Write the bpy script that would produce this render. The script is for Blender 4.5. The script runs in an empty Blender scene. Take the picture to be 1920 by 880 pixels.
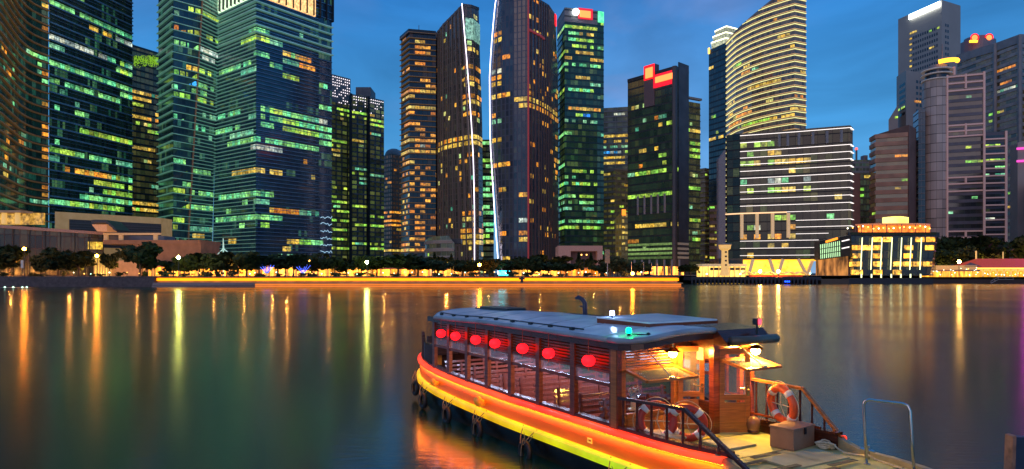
import bpy, math, random
from mathutils import Vector, Matrix
R = math.radians
random.seed(7)
scene = bpy.context.scene
COL = scene.collection
F = 1297.0                      # focal length in photo pixels (photo is 1920 wide)
HZ = 512.0                      # horizon row in the photo
EYE = 4.0                       # eye height above the water

# ------------------------------------------------------------ camera
cam = bpy.data.cameras.new('camera'); camo = bpy.data.objects.new('camera', cam); COL.objects.link(camo)
camo.location = (0, 0, EYE); camo.rotation_euler = (R(90), 0, 0)
cam.sensor_width = 36; cam.lens = F / 1920 * 36
cam.shift_y = (HZ - 440) / 1920; cam.clip_start = 0.1; cam.clip_end = 6000
scene.camera = camo
# ------------------------------------------------------------ view / engine
scene.render.engine = 'CYCLES'
scene.view_settings.view_transform = 'Standard'; scene.view_settings.look = 'None'
scene.view_settings.exposure = 0.35; scene.view_settings.gamma = 1
scene.cycles.use_denoising = True
scene.cycles.max_bounces = 6; scene.cycles.glossy_bounces = 3; scene.cycles.diffuse_bounces = 2
scene.cycles.transmission_bounces = 4; scene.cycles.transparent_max_bounces = 6
scene.cycles.sample_clamp_indirect = 6; scene.cycles.sample_clamp_direct = 0
scene.cycles.caustics_reflective = True; scene.cycles.caustics_refractive = False
# ------------------------------------------------------------ dusk sky
world = bpy.data.worlds.new('World'); scene.world = world; world.use_nodes = True
nt = world.node_tree; nt.nodes.clear()
def wn(t, **k):
    n = nt.nodes.new(t)
    for a, b in k.items(): setattr(n, a, b)
    return n
tc = wn('ShaderNodeTexCoord'); sep = wn('ShaderNodeSeparateXYZ'); nt.links.new(tc.outputs['Generated'], sep.inputs[0])
rz = wn('ShaderNodeValToRGB'); nt.links.new(sep.outputs['Z'], rz.inputs[0])
cr = rz.color_ramp
cr.elements[0].position = 0.0; cr.elements[0].color = (.15, .27, .42, 1)
cr.elements[1].position = 1.0; cr.elements[1].color = (.03, .12, .34, 1)
for p, c in ((.07, (.07, .29, .52, 1)), (.2, (.032, .225, .50, 1)), (.36, (.016, .135, .38, 1)), (.6, (.016, .10, .28, 1))):
    e = cr.elements.new(p); e.color = c
mp = wn('ShaderNodeMapping'); mp.inputs['Scale'].default_value = (1.3, 1.3, 3.2); nt.links.new(tc.outputs['Generated'], mp.inputs[0])
nz = wn('ShaderNodeTexNoise'); nz.inputs['Scale'].default_value = 2.1; nz.inputs['Detail'].default_value = 5; nz.inputs['Distortion'].default_value = .3
nt.links.new(mp.outputs[0], nz.inputs['Vector'])
rc = wn('ShaderNodeValToRGB'); nt.links.new(nz.outputs['Fac'], rc.inputs[0])
rc.color_ramp.elements[0].position = .44; rc.color_ramp.elements[0].color = (0, 0, 0, 1)
rc.color_ramp.elements[1].position = .66; rc.color_ramp.elements[1].color = (.8, .8, .8, 1)
# a bank of thin mauve cloud straight ahead, clear blue to both sides
dx = wn('ShaderNodeMath', operation='SUBTRACT'); nt.links.new(sep.outputs['X'], dx.inputs[0]); dx.inputs[1].default_value = .17
dx2 = wn('ShaderNodeMath', operation='MULTIPLY'); nt.links.new(dx.outputs[0], dx2.inputs[0]); nt.links.new(dx.outputs[0], dx2.inputs[1])
g1 = wn('ShaderNodeMapRange'); g1.inputs[1].default_value = 0; g1.inputs[2].default_value = .035; g1.inputs[3].default_value = 1; g1.inputs[4].default_value = .30
nt.links.new(dx2.outputs[0], g1.inputs[0])
add = wn('ShaderNodeMath', operation='MULTIPLY'); nt.links.new(rc.outputs[0], add.inputs[0]); nt.links.new(g1.outputs[0], add.inputs[1])
gz = wn('ShaderNodeMapRange'); gz.inputs[1].default_value = .45; gz.inputs[2].default_value = .12; gz.inputs[3].default_value = 0; gz.inputs[4].default_value = .55
nt.links.new(sep.outputs['Z'], gz.inputs[0])
gz2 = wn('ShaderNodeMath', operation='MULTIPLY'); nt.links.new(gz.outputs[0], gz2.inputs[0]); nt.links.new(g1.outputs[0], gz2.inputs[1])
fa = wn('ShaderNodeMath', operation='MAXIMUM'); nt.links.new(add.outputs[0], fa.inputs[0]); nt.links.new(gz2.outputs[0], fa.inputs[1])
mx = wn('ShaderNodeMixRGB'); nt.links.new(fa.outputs[0], mx.inputs[0]); nt.links.new(rz.outputs[0], mx.inputs[1]); mx.inputs[2].default_value = (.13, .18, .36, 1)
bg = wn('ShaderNodeBackground'); bg.inputs['Strength'].default_value = 1.28; # soft mottling of thin dusk cloud
mp2 = wn('ShaderNodeMapping'); mp2.inputs['Scale'].default_value = (1, 1, 2.6); mp2.inputs['Location'].default_value = (3.1, 1.7, .4); nt.links.new(tc.outputs['Generated'], mp2.inputs[0])
nz2 = wn('ShaderNodeTexNoise'); nz2.inputs['Scale'].default_value = 4.2; nz2.inputs['Detail'].default_value = 6; nz2.inputs['Distortion'].default_value = .6; nt.links.new(mp2.outputs[0], nz2.inputs['Vector'])
mr2 = wn('ShaderNodeMapRange'); mr2.inputs[1].default_value = .3; mr2.inputs[2].default_value = .7; mr2.inputs[3].default_value = .74; mr2.inputs[4].default_value = 1.16; nt.links.new(nz2.outputs['Fac'], mr2.inputs[0])
mm2 = wn('ShaderNodeVectorMath', operation='SCALE'); nt.links.new(mx.outputs[0], mm2.inputs[0]); nt.links.new(mr2.outputs[0], mm2.inputs['Scale'])
nt.links.new(mm2.outputs[0], bg.inputs[0])
wo = wn('ShaderNodeOutputWorld'); nt.links.new(bg.outputs[0], wo.inputs[0])
# last afterglow from behind the camera
sun = bpy.data.lights.new('afterglow', 'SUN'); sun.energy = .45; sun.angle = R(40); sun.color = (1, .62, .46)
so = bpy.data.objects.new('afterglow', sun); COL.objects.link(so); so.rotation_euler = (R(68), 0, R(-22))

# ------------------------------------------------------------ helpers
OFF = {}
def tag(o, label=None, cat=None, group=None, kind=None):
    if label: o['label'] = label
    if cat: o['category'] = cat
    if group: o['group'] = group
    if kind: o['kind'] = kind
    return o
def empty(name, loc=(0, 0, 0), rz=0, **k):
    o = bpy.data.objects.new(name, None); COL.objects.link(o); o.location = loc; o.rotation_euler = (0, 0, rz)
    o.empty_display_size = .5
    OFF[o.name] = Vector(loc) if rz == 0 and not k.pop('local', False) else Vector((0, 0, 0))
    k.pop('local', None)
    return tag(o, **k)
def copy_tree(o, parent=None):
    c = o.copy(); COL.objects.link(c); c.parent = parent
    for ch in list(o.children): copy_tree(ch, c)
    return c

class MB:
    def __init__(s): s.v = []; s.f = []; s.m = []; s.uv = []; s.has_uv = False
    def face(s, pts, m=0, uv=None):
        n = len(s.v); s.v += [tuple(p) for p in pts]; s.f.append(tuple(range(n, n + len(pts)))); s.m.append(m)
        s.uv.append(uv)
        if uv: s.has_uv = True
    def raw(s, vs, fs, m=0):
        n = len(s.v); s.v += [tuple(p) for p in vs]
        for f in fs: s.f.append(tuple(i + n for i in f)); s.m.append(m); s.uv.append(None)
    def hexa(s, b, t, m=0):     # bottom 4, top 4 (ccw)
        s.raw(list(b) + list(t), [(3, 2, 1, 0), (4, 5, 6, 7), (0, 1, 5, 4), (1, 2, 6, 5), (2, 3, 7, 6), (3, 0, 4, 7)], m)
    def box(s, x0, y0, z0, x1, y1, z1, m=0):
        if x0 > x1: x0, x1 = x1, x0
        if y0 > y1: y0, y1 = y1, y0
        if z0 > z1: z0, z1 = z1, z0
        s.hexa([(x0, y0, z0), (x1, y0, z0), (x1, y1, z0), (x0, y1, z0)], [(x0, y0, z1), (x1, y0, z1), (x1, y1, z1), (x0, y1, z1)], m)
    def obox(s, c, M, h, m=0):  # centre, 3x3 matrix, half sizes
        c = Vector(c); P = [c + M @ Vector((a * h[0], b * h[1], d * h[2])) for d in (-1, 1) for a, b in ((-1, -1), (1, -1), (1, 1), (-1, 1))]
        s.hexa(P[:4], P[4:], m)
    def beam(s, a, b, w, h, m=0, up=(0, 0, 1)):
        a = Vector(a); b = Vector(b); x = (b - a); L = x.length
        if L < 1e-6: return
        x /= L; u = Vector(up); y = u.cross(x)
        if y.length < 1e-4: y = Vector((0, 1, 0)).cross(x)
        y.normalize(); z = x.cross(y)
        s.obox((a + b) / 2, Matrix((x, y, z)).transposed(), (L / 2, w / 2, h / 2), m)
    def tube(s, pts, r, n=8, m=0, closed=False, caps=True):
        pts = [Vector(p) for p in pts]; N = len(pts); vs = []
        rr = r if isinstance(r, (list, tuple)) else [r] * N
        prev = None
        for i, p in enumerate(pts):
            if closed: t = pts[(i + 1) % N] - pts[i - 1]
            else: t = pts[min(i + 1, N - 1)] - pts[max(i - 1, 0)]
            t.normalize()
            if prev is None:
                a = Vector((0, 0, 1)) if abs(t.z) < .9 else Vector((1, 0, 0)); u = t.cross(a).normalized()
            else:
                u = prev - t * prev.dot(t); u.normalize()
            prev = u; w = t.cross(u)
            for k in range(n):
                an = 2 * math.pi * k / n; vs.append(p + (u * math.cos(an) + w * math.sin(an)) * rr[i])
        fs = []
        for i in range(N if closed else N - 1):
            for k in range(n):
                a = i * n + k; b = i * n + (k + 1) % n; j = ((i + 1) % N) * n
                fs.append((a, b, j + (k + 1) % n, j + k))
        if not closed and caps: fs += [tuple(reversed(range(n))), tuple(range((N - 1) * n, N * n))]
        s.raw(vs, fs, m)
    def lathe(s, prof, c=(0, 0, 0), n=16, m=0):   # prof: (r,z)
        vs = []; c = Vector(c)
        for r, z in prof:
            for k in range(n):
                a = 2 * math.pi * k / n; vs.append(c + Vector((r * math.cos(a), r * math.sin(a), z)))
        fs = []
        for i in range(len(prof) - 1):
            for k in range(n):
                fs.append((i * n + k, i * n + (k + 1) % n, (i + 1) * n + (k + 1) % n, (i + 1) * n + k))
        fs += [tuple(reversed(range(n))), tuple(range((len(prof) - 1) * n, len(prof) * n))]
        s.raw(vs, fs, m)
    def ball(s, c, r, n=12, m=0, sq=1):
        k = n // 2
        s.lathe([(max(1e-3, r * math.sin(math.pi * i / k)), -r * sq * math.cos(math.pi * i / k)) for i in range(k + 1)], c, n, m)
    def prism(s, poly, z0, z1, m=0):
        n = len(poly); s.raw([(x, y, z0) for x, y in poly] + [(x, y, z1) for x, y in poly],
            [tuple(reversed(range(n))), tuple(range(n, 2 * n))] + [(i, (i + 1) % n, n + (i + 1) % n, n + i) for i in range(n)], m)
    def build(s, name, mats, parent=None, smooth=False, loc=None, **k):
        if not isinstance(mats, (list, tuple)): mats = [mats]
        me = bpy.data.meshes.new(name)
        if parent is not None: off = OFF.get(parent.name, Vector((0, 0, 0)))
        else: off = Vector(loc) if loc is not None else Vector((0, 0, 0))
        me.from_pydata([(a - off.x, b - off.y, c - off.z) for a, b, c in s.v], [], s.f)
        for mt in mats: me.materials.append(mt)
        me.polygons.foreach_set('material_index', s.m)
        if smooth: me.polygons.foreach_set('use_smooth', [True] * len(s.f))
        if s.has_uv:
            ul = me.uv_layers.new(name='UVMap'); i = 0
            flat = []
            for f, uv in zip(s.f, s.uv):
                for q in range(len(f)): flat += list(uv[q]) if uv else [0, 0]
            ul.data.foreach_set('uv', flat)
        me.update()
        o = bpy.data.objects.new(name, me); COL.objects.link(o)
        if parent is not None: o.parent = parent; OFF[o.name] = off
        elif loc is not None: o.location = loc; OFF[o.name] = off
        return tag(o, **k)

# ------------------------------------------------------------ materials
def newmat(name):
    m = bpy.data.materials.new(name); m.use_nodes = True; n = m.node_tree
    b = n.nodes.get('Principled BSDF'); return m, n, b
def mat(name, c, rough=.6, metal=0, var=.25, scale=3.0, em=None, es=0, bump=0, spec=.5, stretch=None, sample=False, c2=None):
    m, n, b = newmat(name)
    t = n.nodes.new('ShaderNodeTexCoord'); nz = n.nodes.new('ShaderNodeTexNoise'); nz.inputs['Scale'].default_value = scale; nz.inputs['Detail'].default_value = 4
    src = t.outputs['Object']
    if stretch:
        mp = n.nodes.new('ShaderNodeMapping'); mp.inputs['Scale'].default_value = stretch; n.links.new(src, mp.inputs[0]); src = mp.outputs[0]
    n.links.new(src, nz.inputs['Vector'])
    rp = n.nodes.new('ShaderNodeValToRGB'); n.links.new(nz.outputs['Fac'], rp.inputs[0])
    rp.color_ramp.elements[0].position = .3; rp.color_ramp.elements[1].position = .7
    a = tuple(max(0, x * (1 - var)) for x in c); d = tuple(min(1, x * (1 + var)) for x in (c2 or c))
    rp.color_ramp.elements[0].color = (*a, 1); rp.color_ramp.elements[1].color = (*d, 1)
    n.links.new(rp.outputs[0], b.inputs['Base Color'])
    b.inputs['Roughness'].default_value = rough; b.inputs['Metallic'].default_value = metal
    b.inputs['Specular IOR Level'].default_value = spec
    if em: b.inputs['Emission Color'].default_value = (*em, 1); b.inputs['Emission Strength'].default_value = es
    if bump:
        bp = n.nodes.new('ShaderNodeBump'); bp.inputs['Strength'].default_value = bump; bp.inputs['Distance'].default_value = .02
        n.links.new(nz.outputs['Fac'], bp.inputs['Height']); n.links.new(bp.outputs[0], b.inputs['Normal'])
    m.cycles.emission_sampling = 'AUTO' if sample else 'NONE'
    return m
def glow(name, c, s, c2=None, sample=False, var=.0, scale=.6):
    m, n, b = newmat(name)
    b.inputs['Base Color'].default_value = (*[min(.8, x * .6) for x in c], 1)
    b.inputs['Roughness'].default_value = .5
    b.inputs['Emission Color'].default_value = (*c, 1); b.inputs['Emission Strength'].default_value = s
    if c2 or var:
        g = n.nodes.new('ShaderNodeNewGeometry'); nz = n.nodes.new('ShaderNodeTexNoise'); nz.inputs['Scale'].default_value = scale
        n.links.new(g.outputs['Position'], nz.inputs['Vector'])
        rp = n.nodes.new('ShaderNodeValToRGB'); rp.color_ramp.elements[0].position = .35; rp.color_ramp.elements[1].position = .65
        rp.color_ramp.elements[0].color = (*[x * (1 - var) for x in c], 1); rp.color_ramp.elements[1].color = (*(c2 or c), 1)
        n.links.new(nz.outputs['Fac'], rp.inputs[0]); n.links.new(rp.outputs[0], b.inputs['Emission Color'])
    m.cycles.emission_sampling = 'AUTO' if sample else 'NONE'
    return m
def M_(n, op, a, b=None):
    x = n.nodes.new('ShaderNodeMath'); x.operation = op
    for i, v in enumerate((a, b)):
        if v is None: continue
        if isinstance(v, (int, float)): x.inputs[i].default_value = v
        else: n.links.new(v, x.inputs[i])
    return x.outputs[0]
WS = .92                        # how bright the lit rooms are against the dusk sky
def winmat(name, c1, c2, s, lo=.26, hi=1.3, sc=.8, tall=1.0):
    """a lit room seen through its window: ceiling lights, dark furniture, one tint per window"""
    m, n, b = newmat(name)
    oi = n.nodes.new('ShaderNodeObjectInfo'); g = n.nodes.new('ShaderNodeNewGeometry')
    r = M_(n, 'FRACT', M_(n, 'ADD', oi.outputs['Random'], g.outputs['Random Per Island']))
    rp = n.nodes.new('ShaderNodeMixRGB'); n.links.new(r, rp.inputs[0]); rp.inputs[1].default_value = (*c1, 1); rp.inputs[2].default_value = (*c2, 1)
    nz = n.nodes.new('ShaderNodeTexNoise'); nz.inputs['Scale'].default_value = sc; nz.inputs['Detail'].default_value = 3
    mpw = n.nodes.new('ShaderNodeMapping'); mpw.inputs['Scale'].default_value = (1, 1, tall); n.links.new(g.outputs['Position'], mpw.inputs[0]); n.links.new(mpw.outputs[0], nz.inputs['Vector'])
    k = n.nodes.new('ShaderNodeMapRange'); k.inputs[1].default_value = .35; k.inputs[2].default_value = .68; k.inputs[3].default_value = lo; k.inputs[4].default_value = hi
    n.links.new(nz.outputs['Fac'], k.inputs[0])
    r2 = M_(n, 'FRACT', M_(n, 'MULTIPLY', r, 7.31))
    st = M_(n, 'MULTIPLY', M_(n, 'MULTIPLY', k.outputs[0], s * WS), M_(n, 'ADD', M_(n, 'MULTIPLY', r2, .9), .35))
    b.inputs['Base Color'].default_value = (.03, .04, .04, 1); b.inputs['Roughness'].default_value = .15
    n.links.new(rp.outputs[0], b.inputs['Emission Color']); n.links.new(st, b.inputs['Emission Strength'])
    m.cycles.emission_sampling = 'NONE'
    return m
def facade(name, glass, wall, fh, bay, bandfrac=.3, mull=.08, c1=(.35, .9, .45), c2=(.9, .8, .3), s=.25, prob=.3, rowp=.5, rough=.12, metal=.0, ior=1.6, wallrough=.6, dim=.02):
    """curtain wall: floors by UV v (metres), bays by UV u; scattered dim rooms behind the glass"""
    m, n, b = newmat(name)
    uv = n.nodes.new('ShaderNodeUVMap'); sp = n.nodes.new('ShaderNodeSeparateXYZ'); n.links.new(uv.outputs[0], sp.inputs[0])
    fv = M_(n, 'DIVIDE', sp.outputs[1], fh); fu = M_(n, 'DIVIDE', sp.outputs[0], bay)
    fi = M_(n, 'FLOOR', fv); bi = M_(n, 'FLOOR', fu)
    wv = M_(n, 'GREATER_THAN', M_(n, 'FRACT', fv), bandfrac)
    wu = M_(n, 'GREATER_THAN', M_(n, 'FRACT', fu), mull)
    win = M_(n, 'MULTIPLY', wv, wu)
    def white(x, y, z):
        c = n.nodes.new('ShaderNodeCombineXYZ')
        for i, q in enumerate((x, y, z)):
            if isinstance(q, (int, float)): c.inputs[i].default_value = q
            else: n.links.new(q, c.inputs[i])
        w = n.nodes.new('ShaderNodeTexWhiteNoise'); w.noise_dimensions = '3D'; n.links.new(c.outputs[0], w.inputs['Vector']); return w.outputs['Value']
    sd = random.random() * 50
    cell = white(bi, fi, sd); row = white(M_(n, 'FLOOR', M_(n, 'DIVIDE', fu, 7.0)), fi, sd + 3)
    s = s * .42; prob = prob * .7
    lit = M_(n, 'MULTIPLY', M_(n, 'LESS_THAN', cell, prob), M_(n, 'LESS_THAN', row, rowp))
    g = n.nodes.new('ShaderNodeNewGeometry'); nz = n.nodes.new('ShaderNodeTexNoise'); nz.inputs['Scale'].default_value = 1.3; nz.inputs['Detail'].default_value = 2
    n.links.new(g.outputs['Position'], nz.inputs['Vector'])
    k = M_(n, 'MULTIPLY', M_(n, 'ADD', M_(n, 'MULTIPLY', cell, 2.0), .3), nz.outputs['Fac'])
    e = M_(n, 'MULTIPLY', M_(n, 'MULTIPLY', M_(n, 'ADD', M_(n, 'MULTIPLY', lit, s), dim), win), M_(n, 'MULTIPLY', k, 1.6))
    mxc = n.nodes.new('ShaderNodeMixRGB'); n.links.new(white(bi, fi, sd + 9), mxc.inputs[0]); mxc.inputs[1].default_value = (*c1, 1); mxc.inputs[2].default_value = (*c2, 1)
    n.links.new(mxc.outputs[0], b.inputs['Emission Color']); n.links.new(e, b.inputs['Emission Strength'])
    # base
    nzl = n.nodes.new('ShaderNodeTexNoise'); nzl.inputs['Scale'].default_value = .05; n.links.new(g.outputs['Position'], nzl.inputs['Vector'])
    gm = n.nodes.new('ShaderNodeMixRGB'); n.links.new(M_(n, 'ADD', M_(n, 'MULTIPLY', cell, .5), M_(n, 'MULTIPLY', nzl.outputs['Fac'], .5)), gm.inputs[0])
    gm.inputs[1].default_value = (*[x * .6 for x in glass], 1); gm.inputs[2].default_value = (*[min(1, x * 1.5) for x in glass], 1)
    wm = n.nodes.new('ShaderNodeMixRGB'); n.links.new(nzl.outputs['Fac'], wm.inputs[0])
    wm.inputs[1].default_value = (*[x * .75 for x in wall], 1); wm.inputs[2].default_value = (*[min(1, x * 1.2) for x in wall], 1)
    bm = n.nodes.new('ShaderNodeMixRGB'); n.links.new(win, bm.inputs[0]); n.links.new(wm.outputs[0], bm.inputs[1]); n.links.new(gm.outputs[0], bm.inputs[2])
    n.links.new(bm.outputs[0], b.inputs['Base Color'])
    rr = n.nodes.new('ShaderNodeMapRange'); n.links.new(win, rr.inputs[0]); rr.inputs[3].default_value = wallrough; rr.inputs[4].default_value = rough
    n.links.new(rr.outputs[0], b.inputs['Roughness'])
    b.inputs['IOR'].default_value = ior; b.inputs['Metallic'].default_value = metal
    m.cycles.emission_sampling = 'NONE'
    return m

G1 = winmat('office_green', (.38, .95, .22), (.14, .82, .38), 1.05)
G2 = winmat('office_teal', (.12, .70, .42), (.40, .85, .45), .8)
GY = winmat('office_lime', (.70, .85, .08), (.30, .90, .10), 1.0)
YW = winmat('office_yellow', (1.0, .55, .04), (.95, .70, .14), 1.0)
OR = winmat('home_amber', (1.0, .29, .015), (1.0, .48, .05), 1.1)
WH = winmat('office_white', (.65, .85, .8), (.85, .85, .6), .9)
BL = winmat('screen_blue', (.03, .22, .95), (.05, .45, 1.0), 1.2)
MX = winmat('room_mixed', (1.0, .75, .20), (.5, .9, .3), .9)

# ------------------------------------------------------------ towers
def wx(px, Y): return (px - 960) / F * Y
def wz(py, Y): return EYE - (py - HZ) / F * Y
def interp(x, xs, ys):
    if x <= xs[0]: return ys[0]
    for i in range(len(xs) - 1):
        if x <= xs[i + 1]:
            t = (x - xs[i]) / (xs[i + 1] - xs[i]); return ys[i] + (ys[i + 1] - ys[i]) * t
    return ys[-1]
CITY_BASE = 3.0
def curve(pts, n=4):
    """smooth (px, depth) list"""
    out = []
    for i in range(len(pts) - 1):
        p0 = pts[max(i - 1, 0)]; p1 = pts[i]; p2 = pts[i + 1]; p3 = pts[min(i + 2, len(pts) - 1)]
        for k in range(n):
            t = k / n
            out.append(tuple(.5 * (2 * b + (c - a) * t + (2 * a - 5 * b + 4 * c - d) * t * t + (-a + 3 * b - 3 * c + d) * t ** 3) for a, b, c, d in zip(p0, p1, p2, p3)))
    out.append(pts[-1]); return out
SC = .42
ORD = 'first second third fourth fifth sixth seventh eighth ninth tenth eleventh twelfth thirteenth fourteenth fifteenth sixteenth seventeenth eighteenth nineteenth twentieth'.split()
ORD += ['twenty-' + w for w in ORD[:9]]
class Tower:
    def __init__(s, name, label, V, top, m, fh=3.9, bay=3.0, base=CITY_BASE, keys=None, back=30, group=None, roofm=None, cat='skyscraper', rows=12, wallname='curtain_wall', v0=None):
        s.V = V; s.n = len(V); s.keys = keys; s.fh = fh; s.bay = bay; s.zb = base
        if isinstance(top, tuple): top = [wz(top[1], V[top[0]][1])] * s.n      # (vertex, photo row)
        elif not isinstance(top, list): top = [wz(top, V[0][1])] * s.n
        else: top = [wz(p, v[1]) for p, v in zip(top, V)]
        s.zt = top; s.panes = []; s.m = m
        P = s.pts(base); cx = sum(p[0] for p in P) / s.n; cy = sum(p[1] for p in P) / s.n
        s.root = empty(name, (cx, cy, base), label=label, cat=cat, group=group)
        s.back = back
        mb = MB()
        grid = []
        for r in range(rows + 1):
            row = []
            for i in range(s.n):
                z = base + (s.zt[i] - base) * r / rows; x, y = s.vert(i, z); row.append((x, y, z))
            grid.append(row)
        s.U = [0]
        for i in range(1, s.n): s.U.append(s.U[-1] + math.dist(P[i], P[i - 1]))
        for r in range(rows):
            for i in range(s.n - 1):
                q = [grid[r][i], grid[r][i + 1], grid[r + 1][i + 1], grid[r + 1][i]]
                mb.face(q, 0, [(s.U[i], q[0][2] - base), (s.U[i + 1], q[1][2] - base), (s.U[i + 1], q[2][2] - base), (s.U[i], q[3][2] - base)])
        # back and sides
        def bk(p, inner):
            k = 1 + back / p[1]; mxx = cx / cy * p[1]
            x = mxx + (p[0] - mxx) * .9; return (x * k, p[1] * k, p[2])
        L = [grid[r][0] for r in range(rows + 1)]; Rr = [grid[r][-1] for r in range(rows + 1)]
        for r in range(rows):
            a, b2 = L[r], L[r + 1]; A, B = bk(a, 0), bk(b2, 0); c, d = Rr[r], Rr[r + 1]; C, D = bk(c, 0), bk(d, 0)
            mb.face([A, a, b2, B], 0, [(-back, A[2] - base), (0, a[2] - base), (0, b2[2] - base), (-back, B[2] - base)])
            mb.face([c, C, D, d], 0, [(s.U[-1], c[2] - base), (s.U[-1] + back, C[2] - base), (s.U[-1] + back, D[2] - base), (s.U[-1], d[2] - base)])
            mb.face([C, A, B, D], 0, [(0, A[2] - base), (50, A[2] - base), (50, B[2] - base), (0, D[2] - base)])
        T = grid[-1]; mb.face([bk(T[0], 0)] + T + [bk(T[-1], 0)], 1)
        s.wall = mb.build(wallname, [m, roofm or ROOF], s.root)
        s.T = T; s.bkf = bk
    def vert(s, i, z):
        px, Y = s.V[i]
        if s.keys:
            py = HZ - (z - EYE) * F / Y
            ks = sorted(s.keys, key=lambda k: k[0]); px = interp(py, [k[0] for k in ks], [k[1][i] for k in ks])
        return (wx(px, Y), Y)
    def pts(s, z): return [s.vert(i, z) for i in range(s.n)]
    def offs(s, z, d, i0=0, i1=None):
        P = [Vector(p) for p in s.pts(z)]; i1 = s.n - 1 if i1 is None else i1; out = []
        def nrm(a, b):
            t = (b - a).normalized(); return Vector((t.y, -t.x))
        for i in range(s.n):
            ns = []
            if i > 0: ns.append(nrm(P[i - 1], P[i]))
            if i < s.n - 1: ns.append(nrm(P[i], P[i + 1]))
            nn = sum(ns, Vector((0, 0))).normalized(); k = 1 / max(.5, nn.dot(ns[0])); out.append(P[i] + nn * d * k)
        return out
    def band(s, mb, z0, z1, d, m=0, i0=0, i1=None, t0=0, t1=1):
        """a mitred horizontal band standing d proud of the facade between vertices i0..i1, following sloped tops"""
        i1 = s.n - 1 if i1 is None else i1
        O = s.offs(z0, d); I = s.offs(z0, -.05)
        ok = [s.zt[i] >= z1 - .01 for i in range(s.n)]
        seg = []
        for i in range(i0, i1):
            a, b = 0.0, 1.0
            if i == i0: a = t0
            if i == i1 - 1: b = t1
            if not ok[i] and not ok[i + 1]: continue
            if ok[i] != ok[i + 1]:
                tc_ = (z1 - s.zt[i]) / (s.zt[i + 1] - s.zt[i])
                if ok[i]: b = min(b, tc_)
                else: a = max(a, tc_)
            if b - a < .01: continue
            seg.append((i, a, b))
        for j, (i, a, b) in enumerate(seg):
            q = [I[i].lerp(I[i + 1], a), I[i].lerp(I[i + 1], b), O[i].lerp(O[i + 1], b), O[i].lerp(O[i + 1], a)]
            lo = [(p.x, p.y, z0) for p in q]; hi = [(p.x, p.y, z1) for p in q]
            vs = lo + hi; fs = [(0, 1, 2, 3), (7, 6, 5, 4), (3, 2, 6, 7)]
            if j == 0 or seg[j - 1][0] != i - 1: fs.append((0, 3, 7, 4))
            if j == len(seg) - 1 or seg[j + 1][0] != i + 1: fs.append((2, 1, 5, 6))
            mb.raw(vs, fs, m)
    def bands(s, name, m, h=.5, d=.4, at=.0, every=1, z0=None, z1=None, i0=0, i1=None, sub=1, smooth=False, t0=0, t1=1):
        mb = MB(); zmax = max(s.zt); k = 0; z = s.zb + at * s.fh; st = s.fh * every / sub
        while z + h < zmax:
            if (z0 is None or z >= z0) and (z1 is None or z <= z1): s.band(mb, z, z + h, d, 0, i0, i1, t0, t1)
            z += st
        if mb.v: return mb.build(name, m, s.root)
    def cap(s, name, m, h=1.2, d=.3, up=.0):
        """parapet following the roof edge"""
        mb = MB()
        for i in range(s.n - 1):
            O = s.offs(s.zt[i], d); I = s.offs(s.zt[i], -.8)
            q = [(I[i], s.zt[i]), (I[i + 1], s.zt[i + 1]), (O[i + 1], s.zt[i + 1]), (O[i], s.zt[i])]
            mb.hexa([(p.x, p.y, z - h + up) for p, z in q][::-1], [(p.x, p.y, z + .25 + up) for p, z in q][::-1], 0)
        return mb.build(name, m, s.root)
    def edge(s, name, m, i, w=.5, d=.35, z0=None, z1=None):
        mb = MB(); pts = []
        z0 = z0 or s.zb; z1 = z1 or s.zt[i]
        for k in range(17):
            z = z0 + (z1 - z0) * k / 16; o = s.offs(z, d)[i]; pts.append((o.x, o.y, z))
        mb.tube(pts, w / 2, 6); return mb.build(name, m, s.root)
    def mullions(s, name, m, step, w=.25, d=.3, i0=0, i1=None, z0=None, z1=None):
        mb = MB(); i1 = s.n - 1 if i1 is None else i1
        for i in range(i0, i1):
            L = s.U[i + 1] - s.U[i]; n = max(1, round(L / step))
            for k in range(n + 1 if i == i1 - 1 else n):
                t = k / n; zt = s.zt[i] + (s.zt[i + 1] - s.zt[i]) * t; zz1 = min(zt, z1 or zt); zz0 = z0 or s.zb
                a = s.offs(zz0, d / 2); b = s.offs(zz1, d / 2)
                p = a[i].lerp(a[i + 1], t); q = b[i].lerp(b[i + 1], t)
                tt = (a[i + 1] - a[i]).normalized()
                mb.beam((p.x, p.y, zz0), (q.x, q.y, zz1), d, w, up=(tt.x, tt.y, 0))
        return mb.build(name, m, s.root)
    # windows
    def hit(s, px, py):
        z = wz(py, s.V[0][1]); a = (px - 960) / F
        for _ in range(4):
            P = s.pts(z); r = None
            for i in range(s.n - 1):
                A, B = P[i], P[i + 1]; den = (B[0] - A[0]) - a * (B[1] - A[1])
                if abs(den) < 1e-6: continue
                t = (a * A[1] - A[0]) / den
                if -.001 <= t <= 1.001: r = (i, t, A[1] + (B[1] - A[1]) * t); break
            if r is None: r = (0, 0, P[0][1]) if (P[0][0] / P[0][1] > a) == (P[0][0] / P[0][1] < P[-1][0] / P[-1][1]) else (s.n - 2, 1, P[-1][1])
            z = wz(py, r[2])
        return r[0], r[1], z
    def put(s, i, t, z, w, h, m):
        zt = s.zt[i] + (s.zt[i + 1] - s.zt[i]) * t
        if z + h > zt - .3 or z < s.zb: return
        s.panes.append((i, t, z, w, h, m))
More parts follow.
